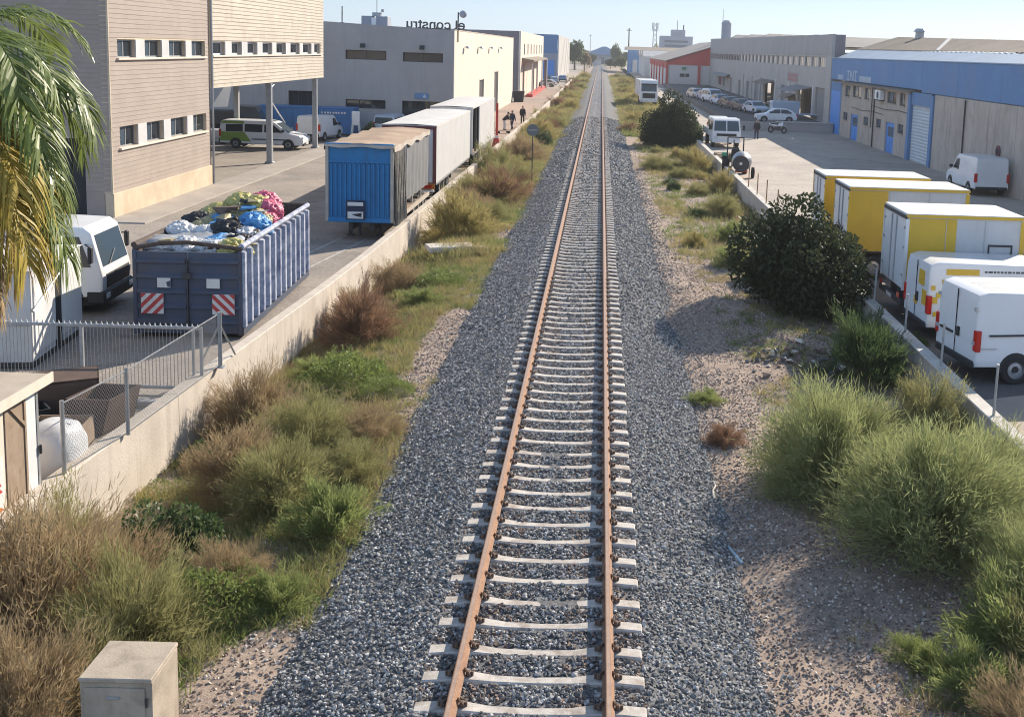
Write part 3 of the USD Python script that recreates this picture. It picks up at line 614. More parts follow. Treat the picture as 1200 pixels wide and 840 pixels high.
pl = thing('rooftop_plant', 'white and grey rooftop cooling plant with an aerial on the warehouse', 'roof plant', (-23, 115, 8), world=True)
obj('casing', cat(cbox(-24.4, -23.3, 115, 117, 8.7, 9.75, .03), cbox(-22.9, -21.7, 115, 117, 8.7, 9.75, .03)), 'far_grey', pl)
obj('white_unit', cbox(-23.35, -22.85, 114.9, 117, 8.8, 9.6, .03), 'white', pl)
obj('deck', cbox(-24.5, -21.6, 114.8, 117.2, 8.3, 8.7, .02), 'far_white', pl)
obj('fan_cowl', cat(tube((-23.0, 116, 9.75), (-23.0, 116, 10.15), .5, 12), tube((-22.4, 116, 10.2), (-22.4, 116, 10.5), .15, 8)), 'galv', pl)
obj('aerial', tube((-23, 116, 10.1), (-23, 116, 12.3), .03, 5), 'steel_dark', pl)
pm_ = thing('roof_mast', 'thin aerial mast at the left end of the warehouse roof', 'mast', (-20.6, 91, 8), world=True)
obj('pole', tube((-20.75, 91, 8.2), (-20.75, 91, 9.9), .05, 6), 'steel_dark', pm_); obj('foot', cbox(-20.9, -20.6, 90.85, 91.15, 8.1, 8.6, .02), 'steel_dark', pm_)

# ------------------------------------------------------------------ second and third left warehouses
b = thing('warehouse', 'pale warehouse with an entrance canopy behind the grey and cream one', 'building', (-11.4, 163, GL), world=True)
obj('front_wall', box(-36, -11.72, 163, 163.3, -.5, 9.4), 'brown_render', b)
WS = [(y, y + 2.2, 5.9, 7.6) for y in (170, 178, 186, 194, 202, 210, 218)]
obj('side_wall', slab_x(holes(163, 226, -.5, 9.4, WS + [(168, 172, -.6, 4.6), (192, 197, -.6, 4.6)]), -11.4, -.3), 'cream_render', b)
for w in WS: window(b, 'x', -11.4, 1, *w, depth=.2, mull=1, frame='far_white', pane='glass')
back(b, 'x', -11.4, 1, WS + [(168, 172, -.5, 4.6), (192, 197, -.5, 4.6)], .5)
obj('roof', box(-36, -11.72, 163.32, 226, 8.9, 9.1), 'roof_grey', b)
obj('canopy', hull([(-11.38, 166, 5.1), (-11.38, 166, 5.5), (-9.6, 166, 4.95), (-9.6, 166, 5.2), (-11.38, 208, 5.1), (-11.38, 208, 5.5), (-9.6, 208, 4.95), (-9.6, 208, 5.2)]), 'roof_brown', b)
for y in (167, 180, 194): obj('canopy_post', cbox(-9.95, -9.75, y - .1, y + .1, GL, 4.98, .02), 'far_white', b)
obj('canopy_pier', box(-10.1, -9.6, 205.5, 208, GL, 4.95), 'brown_render', b)
obj('red_kerb', box(-10.6, -9.7, 166, 204, GL, GL + .45), 'red_wall', b)
b = thing('warehouse', 'farthest left warehouse with a bright blue front and pale ribbed side', 'building', (-9.7, 262, GL), world=True)
obj('front_wall', cat(box(-34, -9.95, 262, 262.3, 5.9, 10.3)), 'wall_blue', b)
obj('lower_front', box(-34, -9.95, 262.02, 262.3, -.5, 5.895), 'far_grey', b)
obj('side_wall', cat(*[box(-9.9, -9.7 if k % 2 else -9.64, 262 + 3 * k, 262 + 3 * k + 2.96, -.5, 10.2) for k in range(30)]), 'far_white', b)
obj('roof', box(-34, -9.95, 262.32, 352, 9.8, 10), 'roof_grey', b)
obj('blue_door', box(-13.4, -10.6, 261.9, 261.99, GL, 4.2), 'door_blue', b)

# ------------------------------------------------------------------ right: blue and stained concrete hall
XF = 24.0
b = thing('blue_hall', 'long industrial hall with a blue upper wall above stained concrete panels', 'building', (XF, 45, GR), world=True)
UW = [(y0, y1, z0, z1) for y0, y1, z0, z1 in ((102.9, 104.9, 3.5, 4.5), (98.5, 101.7, 3.55, 4.55), (95.3, 97.1, 3.55, 4.5), (86.6, 89.4, 3.6, 4.5), (84.0, 85.6, 3.55, 4.5))]
LWn = [(103.4, 105.3, 1.25, 1.95), (95.3, 97.0, 1.3, 2.0), (90.9, 92.5, 1.4, 2.1), (84.1, 85.7, 1.42, 2.1)]
LD = [(99.1, 102.0, -.6, 1.95), (86.7, 89.3, -.6, 2.05)]
BD = [(77.2, 82.2, -.6, 3.75)]
obj('office_wall', slab_x(holes(82.9, 106.4, -.6, 4.72, UW + LWn + LD), XF + .3, -.3), 'stain_wall', b)
for w in UW + LWn: window(b, 'x', XF, -1, *w, depth=.16, mull=2, frame='steel_dark', pane='glass', sill='stain_wall', vary=['glass', 'glass_blue'])
back(b, 'x', XF, -1, UW + LWn, .34)
for d in LD:
    o = obj('door', box(XF + .1, XF + .16, d[0], d[1], GR, d[3]), 'door_blue', b)
    obj('door_window', box(XF + .085, XF + .098, d[0] + .5, d[1] - .5, .9, 1.7), 'glass_blue', o)
    obj('door_rail', cat(box(XF + .08, XF + .098, d[0], d[1], .55, .65), box(XF + .08, XF + .098, (d[0] + d[1]) / 2 - .05, (d[0] + d[1]) / 2 + .05, GR, .54)), 'door_blue', o)
for a, c_ in ((82.25, 82.88), (76.6, 77.15)): obj('blue_pillar', cbox(XF - .12, XF + .3, a, c_, GR - .2, 4.6, .02), 'wall_blue', b)
obj('door_lintel', box(XF - .02, XF + .3, 77.2, 82.2, 3.78, 4.72), 'wall_blue', b)
o = obj('roller_door', cat(*[hull([(XF + .14, 77.2, z), (XF + .10, 77.2, z + .12), (XF + .14, 77.2, z + .235), (XF + .14, 82.2, z), (XF + .10, 82.2, z + .12), (XF + .14, 82.2, z + .235)]) for z in np.arange(GR, 3.7, .24)]), 'shutter_pale', b)
o = obj('tall_blue_door', cat(*[box(XF + .02, XF + .08, 107 + k * .85, 107 + k * .85 + .82, GR, 3.85) for k in range(5)]), 'door_blue', b)
obj('blue_end_bay', cat(box(XF + .1, XF + .3, 106.45, 111.9, 3.87, 4.7), box(XF - .02, XF + .3, 106.42, 106.98, -.5, 4.7), box(XF + .1, XF + .3, 111.3, 111.9, -.5, 3.86)), 'wall_blue', b)
pe = [76.58, 73.4, 69.9, 65.6, 61.2, 56.8, 52.4, 48, 43.6, 39.2]
for a, c_ in zip(pe[:-1], pe[1:]):
    obj('wall_panel', cbox(XF, XF + .25, c_ + .02, a - .02, -.6, 4.72, .02), 'stain_wall', b)
obj('panel_backing', box(XF + .27, XF + .32, 39, 76.6, -.6, 4.7), 'dark', b)
obj('canopy_ledge', cat(hull([(XF - .55, 82, 4.72), (XF + .3, 82, 4.75), (XF + .3, 82, 4.9), (XF - .55, 82, 4.78), (XF - .55, 107.5, 4.72), (XF + .3, 107.5, 4.75), (XF + .3, 107.5, 4.9), (XF - .55, 107.5, 4.78)])), 'roof_brown', b)
up = [111.9, 104, 96, 88, 80, 72, 64, 56, 48, 40]
for a, c_ in zip(up[:-1], up[1:]):
    obj('blue_panel', cbox(XF + .02, XF + .22, c_ + .01, a - .01, 4.93 if a > 82 else 4.76, 7.02, .015), 'wall_blue', b)
obj('cap_flashing', cat(box(XF - .02, XF + .3, 39, 111.9, 7.025, 7.09)), 'roof_blue', b)
pat = obj('pale_patch', box(XF + .004, XF + .016, 95.2, 99.6, 4.98, 5.5), 'roof_blue', b)
obj('pale_patch', box(XF + .004, XF + .016, 106.2, 108.6, 4.98, 5.45), 'roof_blue', b)
v, f, _ = meshkit.arrays(meshkit.text_mesh('INI', .92, .012, True)); v = v - [v[:, 0].min(), 0, 0]; k_ = 4.0 / v[:, 0].max()
obj('painted_letters', (np.stack([XF + .016 - v[:, 2], 104.6 - v[:, 0] * k_, v[:, 1] + 4.98], 1), f[:, ::-1]), 'roof_blue', b)
# roofs: pale blue lower slope, brown fibre cement above with pale flashings
def slope(x0, z0, x1, z1, y0, y1, pitch=.9, amp=.05, th=.0):
    ysr = np.arange(y0, y1, pitch / 4); X, Y = np.meshgrid(np.array([x0, x1]), ysr)
    Z = np.where(X == x0, z0, z1) + amp * np.sin(Y / pitch * 2 * PI)
    return gridmesh(X, Y, Z)
def hall_slope(x0, z0, x1, z1, pitch, amp, y0=39, y1=111.8):
    ysr = np.arange(y0, y1, pitch / 4); X, Y = np.meshgrid(np.array([x0, x1]), ysr)
    zz = lambda z: np.interp(Y, (39, 112), z) if np.ndim(z) else z
    return gridmesh(X, Y, np.where(X == x0, zz(z0), zz(z1)) + amp * np.sin(Y / pitch * 2 * PI))
obj('lower_roof', hall_slope(XF + .3, 7.05, 26.5, (7.55, 7.95), 1.1, .02), 'roof_blue', b)
obj('upper_roof', hall_slope(26.5, (7.6, 8.0), 30.5, (8.0, 9.35), .9, .035), 'roof_brown', b)
obj('roof_back', hall_slope(30.5, (8.0, 9.35), 60, 6.5, .9, .035), 'roof_brown', b)
for y in (85, 62.5):
    zr = lambda yy: np.interp(yy, (39, 112), (8.0, 9.35)) + .06
    ze = lambda yy: np.interp(yy, (39, 112), (7.6, 8.0)) + .06
    obj('valley_flashing', hull([(26.6, y, ze(y)), (26.6, y + .8, ze(y)), (30.4, y + 9, zr(y + 9)), (30.4, y + 10, zr(y + 10)), (26.6, y, ze(y) - .05), (30.4, y + 9, zr(y) - .05)]), 'roof_white', b)
for x, y, z in ((30.5, 104, 9.3), (30.5, 72, 8.75)):
    obj('roof_vent', cat(tube((x, y, z - .5), (x, y, z + .45), .4, 10), tube((x, y, z + .45), (x, y, z + .75), .62, 10, .35)), 'galv', b)
obj('gutter_end', box(XF + .25, 60, 111.6, 111.95, -.5, 6.4), 'grey_wall', b)
for y_, z_, r_p in ((93.3, GR, .06), (94.1, 1.2, .04), (69.9, .4, .05)): obj('downpipe', tube((XF - .07, y_, z_), (XF - .07, y_, 4.65), r_p, 6), 'steel_dark', b)
for y_, z_ in ((93.9, 3.1), (101.8, 2.6)): obj('wall_cable', path_tube([(XF - .03, y_, z_), (XF - .03, y_ - 4, z_ - .12), (XF - .03, y_ - 8, z_ + .02), (XF - .03, y_ - 11.5, z_ - .06)], .025, 4), 'black', b)
ac = thing('air_conditioner', 'white air conditioning unit with brackets high on the stained wall', 'air conditioner', (XF - .3, 90.6, 3.5), world=True)
obj('casing', cbox(XF - .42, XF - .04, 90.1, 92.0, 3.75, 4.55, .03), 'white', ac); obj('fan_grille', tube((XF - .43, 90.9, 4.12), (XF - .45, 90.9, 4.12), .3, 14), 'black', ac); obj('bracket', box(XF - .4, XF, 90.2, 91.8, 3.66, 3.74), 'steel_dark', ac)
dr = thing('round_sign', 'dark round sign on the stained wall above the white van', 'sign', (XF - .05, 63.6, 1.9), world=True)
obj('disc', tube((XF - .02, 63.6, 1.95), (XF - .07, 63.6, 1.95), .36, 18), 'trailer_frame', dr); obj('centre', tube((XF - .07, 63.6, 1.95), (XF - .082, 63.6, 1.95), .22, 16), 'cloth_navy', dr)

# ------------------------------------------------------------------ right: grey precast factory
b = thing('grey_factory', 'grey precast factory with a strip of windows above dock doors and awnings', 'building', (XF, 112, GR), world=True)
SW = []
y = 115.0
while y < 236: SW.append((y, y + 3.6, 5.97, 7.12)); y += 4.06
DD = [(114.6, 119.6, .3, 3.85), (121.2, 130.2, .3, 3.5), (131.6, 134.0, .3, 2.3), (139.4, 142.4, .3, 3.4), (148.5, 158.2, .3, 3.3), (163, 167, .3, 3.1), (173, 176.5, .3, 2.9), (184, 187, .3, 2.8), (196.5, 199.5, .3, 2.95), (207, 211, 1.0, 2.95), (214, 219, 1.0, 2.95)]
obj('wall', slab_x(holes(112, 238, -.6, 7.3, SW + DD), XF + .3, -.3), 'grey_wall', b)
obj('parapet', cat(*[cbox(XF - .03, XF + .3, a, a + 8.36, 7.3, 9.45 + .006 * (a - 112), .02) for a in np.arange(112, 238, 8.4)]), 'grey_top', b)
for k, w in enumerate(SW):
    o = window(b, 'x', XF, -1, *w, depth=.14, mull=3, frame='grey_wall', pane='glass', fw=.09, vary=(['reflection_cream', 'glass', 'glass'] if k < 4 else ['reflection_cream', 'reflection_cream', 'glass'] if k < 18 else ['glass']))  # cream panes carry a painted reflection, the rest are plain glass
back(b, 'x', XF, -1, SW, .3)
for k, d in enumerate(DD):
    if k in (0,): obj('roller_door', cat(*[box(XF + .2, XF + .25, d[0], d[1], z, z + .22) for z in np.arange(.3, 3.7, .24)]), 'shut_grey', b)
    elif k in (3, 5, 6, 7, 8): obj('loading_door', box(XF + .2, XF + .26, d[0], d[1], .3, d[3]), 'shut_grey', b)
    elif k in (9, 10): window(b, 'x', XF, -1, *d, depth=.14, mull=2, frame='far_white')
    obj('opening_depth', box(XF + 1.2, XF + 1.3, d[0] - .5, d[1] + .5, .2, 4.2), 'dark', b)
for y in (120.1, 146.5, 136.0, 160.6, 170, 180): obj('pilaster', cbox(XF - .14, XF + .02, y, y + .8, .3, 3.9, .02), 'far_white' if y < 150 else 'grey_wall', b)
def awning(y0, y1, z, out=1.6): return hull([(XF - .04, y0, z + .5), (XF - .04, y1, z + .5), (XF - out, y0, z), (XF - out, y1, z), (XF - .04, y0, z + .42), (XF - .04, y1, z + .42), (XF - out, y0, z - .08), (XF - out, y1, z - .08)])
obj('awning', awning(121.5, 131.5, 3.25, 2.4), 'shut_grey', b); obj('awning', awning(147.5, 159, 3.25, 1.6), 'roof_brown', b); obj('awning', awning(200, 224, 3.0, 1.2), 'shut_grey', b); obj('awning', awning(132, 137, 2.1, 1.2), 'roof_brown', b)
fl = obj('faded_sign', box(XF - .02, XF - .005, 130.6, 138.2, 3.95, 5.15), 'grey_top', b)
rr = np.random.default_rng(3); q = []
for row in (4.12, 4.62):
    y = 131
    while y < 137.6:
        w = rr.uniform(.3, .7); q.append(box(XF - .03, XF - .021, y, y + w, row, row + .09)); q.append(box(XF - .03, XF - .021, y, y + .12, row + .1, row + .34)); q.append(box(XF - .03, XF - .021, y + .14, y + w, row + .25, row + .34)); y += w + .22
obj('faded_red_letters', cat(*q), 'red_wall', fl)
obj('roof', cat(*[hull([(XF + .35, y0, 8.8), (XF + .35, y0 + 20, 8.8), (60, y0, 8.8), (60, y0 + 20, 8.8), (XF + 4, y0 + 10, 10.4 + .01 * (y0 - 150)), (60, y0 + 10, 10.4)]) for y0 in np.arange(172, 216, 21.5)]), 'roof_grey', b)
obj('end_wall', box(XF + .31, XF + 1.3, 112, 112.25, -.6, 9.4), 'brown_render', b); obj('end_wall', box(XF + 1.31, 60, 112, 112.25, -.6, 7.6), 'brown_render', b)
dk = thing('dock_wall', 'low dark dock wall with a pale coping across the end of the right yard', 'wall', (14, 109, GR), world=True)
obj('body', box(14.2, 23.9, 109, 109.35, -.6, .5), 'grey_top', dk); obj('coping', cbox(18.2, 23.95, 108.92, 109.45, .5, .6, .015), 'concrete_white', dk)
obj('raised_yard', box(14.2, 23.97, 109.36, 240, -.6, .3), 'asphalt_dark', kind='structure')

# ------------------------------------------------------------------ red gabled hall, far blocks
b = thing('red_hall', 'pale hall with a red gable and red posts beyond the grey factory', 'building', (14.7, 238, GR), world=True)
obj('gable', slab_y(Polygon([(14.7, 4.4), (34, 4.4), (34, 7.3), (29, 9.9), (14.7, 5.25)]), 238, .3), 'red_wall', b)
obj('front_wall', box(14.72, 33.9, 238.05, 238.3, -.6, 4.4), 'far_white', b)
for x in (14.75, 21.7, 28): obj('red_post', box(x - .25, x + .3, 237.8, 238.04, -.6, 4.4), 'red_wall', b)
obj('side_wall', box(14.7, 15, 238.31, 322, -.6, 3.6), 'far_white', b); obj('side_band', box(14.68, 15, 238.31, 322, 3.6, 5.2), 'red_wall', b)
for y in np.arange(250, 320, 14): obj('side_post', box(14.45, 14.7, y, y + .9, -.6, 4.6), 'red_wall', b)
obj('roof', hull([(14.3, 237.6, 5.25), (29, 237.6, 10.05), (29, 322, 10.05), (14.3, 322, 5.25), (29, 237.6, 9.9), (29, 322, 9.9), (14.3, 322, 5.1), (14.3, 237.6, 5.1)]), 'roof_grey', b); obj('roof', hull([(29.01, 237.6, 10.05), (34.3, 237.6, 7.45), (29.01, 322, 10.05), (34.3, 322, 7.45), (29.01, 237.6, 9.9), (34.3, 237.6, 7.3), (29.01, 322, 9.9), (34.3, 322, 7.3)]), 'roof_grey', b)
obj('window', cat(box(17.6, 18.6, 237.96, 238.04, 1.9, 2.6), box(18.8, 19.6, 237.96, 238.04, 1.9, 2.6)), 'glass', b)
o = obj('small_sign', box(18, 18.9, 237.9, 238.03, 3.4, 4.0), 'tractor_green', b)
b = thing('blue_shed', 'distant blue sheet-clad shed with brown roofs right of the track end', 'building', (11, 390, GR), world=True)
obj('wall', cat(*[box(9.7 + .9 * k, 9.7 + .9 * k + .86, 390, 390.2, -1.0, 7.4) for k in range(13)]), 'far_blue', b)
obj('door', box(11.6, 13.2, 389.86, 389.98, -1, 4), 'far_white', b)
obj('roof', cat(*[hull([(9.4, y0, 7.4), (40, y0, 7.4), (9.4, y0 + 14, 7.4), (40, y0 + 14, 7.4), (9.4, y0 + 7, 8.6), (40, y0 + 7, 8.6)]) for y0 in (390, 405, 420)]), 'roof_brown', b)
b = thing('brown_roof_hall', 'low hall with striped brown and white roofs behind the red one', 'building', (13, 330, GR), world=True)
obj('wall', box(13.4, 50, 330, 380, -1, 5.6), 'far_white', b)
for k in range(6): obj('roof', hull([(13, 330 + 8.4 * k, 5.6), (50, 330 + 8.4 * k, 5.6), (13, 338 + 8.4 * k, 5.6), (50, 338 + 8.4 * k, 5.6), (13, 334 + 8.4 * k, 7.3), (50, 334 + 8.4 * k, 7.3)]), 'roof_brown' if k % 2 else 'roof_white', b)
b = thing('grey_tower_block', 'grey silo-like block with a banded front and rooftop masts on the horizon', 'building', (27, 520, 0), world=True)
obj('wall', box(28, 43.2, 520, 532, -1, 14.6), 'far_grey', b)
obj('upper_block', box(33.3, 39.6, 521, 530, 14.6, 17.6), 'far_grey', b)
for z in (7.5, 9.6, 11.7): obj('window_band', box(30, 41, 519.8, 519.98, z, z + .9), 'glass_blue', b)
obj('mast', cat(tube((36, 525, 17.5), (36, 525, 22), .15, 5), tube((39, 525, 17.5), (39, 525, 20), .3, 6)), 'steel_dark', b)
b = thing('water_tank_tower', 'pale round tower rising behind the grey factory roof', 'tower', (30, 262, 0), world=True)
obj('shaft', revolve([(0, -1), (1.12, -1), (1.12, 14.3), (0, 14.3)], 18) if False else tube((29.9, 262, -1), (29.9, 262, 14.2), 1.15, 20), 'far_grey', b)
obj('domed_top', tube((29.9, 262, 14.2), (29.9, 262, 14.95), 1.28, 20, .7), 'far_grey', b); obj('aerial', tube((29.0, 262, 14.2), (29.0, 262, 17.5), .05, 5), 'steel_dark', b)
for nm, lab, x, y, h, w in (('lattice_mast', 'lattice telecom mast left of the grey tower block', 25.3, 520, 20.5, 2.4),):
    b = thing(nm, lab, 'mast', (x, y, 0), world=True)
    leg = [tube((x + sx * w / 2, y + sy * w / 2, 0), (x + sx * w / 4, y + sy * w / 4, h), .12, 4) for sx in (-1, 1) for sy in (-1, 1)]
    for l_ in leg: obj('leg', l_, 'far_grey', b)
    br = []
    for k in range(9):
        z = h * k / 9; q = w / 2 * (1 - .5 * k / 9); br += [tube((x - q, y - q, z), (x + q, y - q, z + h / 9), .07, 4), tube((x + q, y - q, z), (x - q, y - q, z + h / 9), .07, 4)]
    obj('bracing', cat(*br), 'far_grey', b)
    obj('platform', cat(box(x - 1.6, x + 1.6, y - 1.6, y + 1.6, h - 3.6, h - 3.3), box(x - 1.4, x - 1, y - 1, y + 1, h - 3, h), box(x + 1, x + 1.4, y - 1, y + 1, h - 3, h)), 'far_grey', b)
b = thing('utility_pole', 'tall dark pole standing right of the track near the horizon', 'pole', (10, 400, 0), world=True)
obj('shaft', tube((10.2, 400, -1), (10.2, 400, 15.2), .3, 8, .2), 'steel_dark', b); obj('crossarm', box(9.3, 11.1, 399.9, 400.1, 14.3, 14.55), 'steel_dark', b)
b = thing('utility_pole', 'thin pale pole left of the track near the horizon', 'pole', (-4.5, 470, 0), world=True)
obj('shaft', tube((-4.4, 470, -1), (-4.4, 470, 13.5), .16, 6, .1), 'far_grey', b); obj('crossarm', box(-5.1, -3.7, 469.9, 470.1, 12.9, 13.05), 'far_grey', b)
b = thing('blue_roof_hall', 'wide low hall with a blue roof closing the view at the track end', 'building', (-6, 640, 0), world=True)
obj('wall', box(-9, 12, 640, 660, -1.2, 4.2), 'far_grey', b); obj('roof', hull([(-10, 639, 4.2), (13, 639, 4.2), (-10, 661, 4.2), (13, 661, 4.2), (1, 639, 9.0), (3, 661, 9.0), (3, 639, 9.0), (1, 661, 9.0)]), 'far_blue', b)
obj('door', box(-1, 2, 639.8, 639.98, -1, 3), 'glass_blue', b)
b = thing('track_end_hut', 'small pale hut beside the far end of the rails', 'hut', (-2.2, 500, 0), world=True)
obj('wall', box(-3.4, .4, 530, 533, -1, 2.4), 'far_white', b); obj('roof', box(-3.7, .7, 529.7, 533.3, 2.4, 2.7), 'far_grey', b)
# ------------------------------------------------------------------ vehicles
def body_mesh(prof, w, z0, taper, r=0.07):
    """A side outline (x forward, z up) swept across the width, rounded at the flanks and drawn in above z0."""
    P = np.array(prof, float)
    if Polygon(P).exterior.is_ccw is False: P = P[::-1]
    n = len(P); nrm = np.zeros_like(P)
    for i in range(n):
        d1, d2 = P[i] - P[i - 1], P[(i + 1) % n] - P[i]
        a = np.array([d1[1], -d1[0]]) / np.linalg.norm(d1) + np.array([d2[1], -d2[0]]) / np.linalg.norm(d2)
        nrm[i] = a / max(np.linalg.norm(a), .4)
    zt = P[:, 1].max(); rings = []
    for yy, ins in ((-w / 2, r), (-w / 2 + .3 * r, .35 * r), (-w / 2 + 1.1 * r, 0), (w / 2 - 1.1 * r, 0), (w / 2 - .3 * r, .35 * r), (w / 2, r)):
        q = P - nrm * ins
        s = 1 - taper * np.clip((q[:, 1] - z0) / (zt - z0), 0, 1)
        rings.append(np.stack([q[:, 0], yy * s, q[:, 1]], 1))
    V = np.vstack(rings); F = []
    for k in range(5):
        for i in range(n):
            j = (i + 1) % n; F.append([k * n + i, k * n + j, (k + 1) * n + j]); F.append([k * n + i, (k + 1) * n + j, (k + 1) * n + i])
    pol = Polygon(P - nrm * r)
    tv, tf = trimesh.creation.triangulate_polygon(pol, engine='earcut')
    for tri in tf:
        ids = [int(np.argmin(np.linalg.norm((P - nrm * r) - tv[t], axis=1))) for t in tri]
        F.append(ids); F.append([5 * n + t for t in ids[::-1]])
    F = np.array(F)
    mm = trimesh.Trimesh(V, F, process=False); mm.fix_normals()
    return np.array(mm.vertices), np.array(mm.faces)

def flank(poly, w, z0, zt, taper, side, off=.006, th=.012):
    """A patch lying on the flank of such a body."""
    tv, tf = trimesh.creation.triangulate_polygon(Polygon(poly), engine='earcut')
    s = 1 - taper * np.clip((tv[:, 1] - z0) / (zt - z0), 0, 1)
    a = np.stack([tv[:, 0], side * (w / 2 * s + off), tv[:, 1]], 1); b_ = a.copy(); b_[:, 1] -= side * th
    n = len(tv); k = len(Polygon(poly).exterior.coords) - 1; F = [list(t) for t in tf] + [[x + n for x in t[::-1]] for t in tf]
    return (np.vstack([a, b_]), np.array(F))

def across(p, q, ya, yb, off=.008, th=.02):
    """A pane across the body between side points p and q, half-widths ya at p and yb at q."""
    p, q = np.array(p, float), np.array(q, float); d = q - p; n = np.array([d[1], -d[0]]) / np.linalg.norm(d)
    if n[1] < 0 and abs(n[1]) > .2: n = -n
    pts = []
    for o in (off, off - th):
        for (pt, y) in ((p, ya), (q, yb)):
            e = pt + n * o
            pts += [(e[0], -y, e[1]), (e[0], y, e[1])]
    return hull(pts)

def wheel(parent, x, y, r, wd=.2, rim='rim'):
    s = 1 if y > 0 else -1
    pr = [(r * .55, -wd / 2), (r * .9, -wd / 2), (r, -wd / 2 + .03), (r, wd / 2 - .03), (r * .9, wd / 2), (r * .55, wd / 2)]
    v, f = revolve(pr, 20); v = np.stack([v[:, 0], v[:, 2], v[:, 1]], 1)
    t = obj('wheel', (v + [x, y, r], f[:, ::-1]), 'tyre', parent, smooth=35)
    v, f = revolve([(0, -.03), (r * .2, -.03), (r * .3, .02), (r * .56, 0.0), (r * .6, .04), (r * .6, -.05), (0, -.05)], 16)
    v = np.stack([v[:, 0], v[:, 2] * s, v[:, 1]], 1)
    obj('rim', (v + [x, y + s * (wd / 2 - .02), r], f), rim, t)

def arch(x, r, w, side, zb):
    c = Polygon([(x + math.cos(a) * (r + .07), r + math.sin(a) * (r + .07)) for a in np.linspace(0, 2 * PI, 22)[:-1]]).intersection(sbox(x - 2, zb, x + 2, 3))
    v, f = slab_y(c, 0, .012); v = v.copy(); v[:, 1] += side * (w / 2 + .003) - .006; return v, f

CAR = dict(prof=[(-2.02, .28), (1.98, .24), (2.1, .42), (2.07, .66), (1.85, .8), (1.0, .93), (.32, 1.38), (0.05, 1.46), (-1.0, 1.45), (-1.55, 1.28), (-1.95, .98), (-2.1, .9), (-2.1, .5)], w=1.75, z0=.85, taper=.2,
           wind=((.95, .96), (.36, 1.36)), rear=((-1.93, 1.0), (-1.58, 1.25)), side=[[(.72, .98), (.25, 1.33), (-.35, 1.36), (-.35, .98)], [(-.43, .98), (-.43, 1.36), (-1.05, 1.34), (-1.55, 1.05), (-1.5, .98)]], wx=(1.28, -1.28), wr=.31, lamp=.68)
VAN = dict(prof=[(-2.55, .42), (2.35, .3), (2.52, .45), (2.52, .8), (2.3, 1.02), (1.62, 1.2), (.98, 1.98), (.7, 2.14), (-2.3, 2.2), (-2.52, 2.12), (-2.57, 1.9), (-2.58, .6)], w=1.95, z0=1.0, taper=.1,
           wind=((1.6, 1.24), (1.0, 1.95)), rear=None, side=[[(1.35, 1.25), (.85, 1.85), (.35, 1.88), (.35, 1.22)]], wx=(1.7, -1.55), wr=.35, lamp=.82)
MINIVAN = dict(prof=[(-2.35, .36), (2.2, .28), (2.35, .42), (2.35, .7), (2.12, .95), (1.5, 1.1), (.75, 1.76), (.45, 1.87), (-2.1, 1.88), (-2.3, 1.78), (-2.37, 1.2)], w=1.85, z0=.95, taper=.14,
               wind=((1.46, 1.14), (.8, 1.72)), rear=((-2.36, 1.2), (-2.31, 1.68)), side=[[(1.2, 1.14), (.7, 1.62), (.15, 1.66), (.15, 1.14)], [(.05, 1.14), (.05, 1.66), (-.95, 1.66), (-.95, 1.14)], [(-1.05, 1.14), (-1.05, 1.66), (-2.0, 1.62), (-2.0, 1.14)]], wx=(1.5, -1.45), wr=.33, lamp=.75)

def vehicle(name, label, cat_, loc, deg, K, paint, group=None, lights=True, roof=None):
    t = thing(name, label, cat_, loc, deg, group)
    w, z0, tp = K['w'], K['z0'], K['taper']; P = np.array(K['prof']); zt = P[:, 1].max()
    obj('body', body_mesh(K['prof'], w, z0, tp), paint, t, smooth=28)
    hw = lambda z: w / 2 * (1 - tp * min(max((z - z0) / (zt - z0), 0), 1)) - .11
    p, q = K['wind']; obj('windscreen', across(p, q, hw(p[1]), hw(q[1])), 'screen', t)
    if K['rear']: p, q = K['rear']; obj('rear_window', across(p, q, hw(p[1]), hw(q[1])), 'screen', t)
    for s in (-1, 1):
        for poly in K['side']: obj('side_window', flank(poly, w, z0, zt, tp, s), 'glass', t)
        for x in K['wx']:
            obj('wheel_arch', arch(x, K['wr'], w, s, .3), 'black', t); wheel(t, x, s * (w / 2 - .07), K['wr'])
        xf, xr = P[:, 0].max(), P[:, 0].min()
        obj('headlight', hull([(xf - .02, s * (w / 2 - .08), K['lamp']), (xf - .3, s * (w / 2 - .015), K['lamp'] + .1), (xf - .03, s * (w / 2 - .42), K['lamp']), (xf - .05, s * (w / 2 - .1), K['lamp'] + .13), (xf + .005, s * (w / 2 - .15), K['lamp']), (xf + .005, s * (w / 2 - .4), K['lamp'] + .04)]), 'lamp', t)
        zl = .75 if K is CAR else .8
        obj('tail_light', cbox(xr - .012, xr + .12, s * (w / 2 - .07) - .085, s * (w / 2 - .07) + .08, zl, zl + (.22 if K is CAR else .5), .015), 'red_light', t)
        obj('mirror', cbox(K['wind'][0][0] - .35, K['wind'][0][0] - .2, s * (w / 2 + .12) - .1, s * (w / 2 + .12) + .1, K['wind'][0][1] + .02, K['wind'][0][1] + .2, .03), 'black', t)
    obj('bumper', cat(cbox(P[:, 0].max() - .14, P[:, 0].max() + .03, -w / 2 + .1, w / 2 - .1, .28, .5, .03)), 'black', t)
    obj('rear_bumper', cbox(P[:, 0].min() - .03, P[:, 0].min() + .12, -w / 2 + .08, w / 2 - .08, .38, .56, .03), 'black', t)
    obj('number_plate', box(P[:, 0].max() + .031, P[:, 0].max() + .038, -.26, .26, .36, .47), 'plate_white', t)
    return t

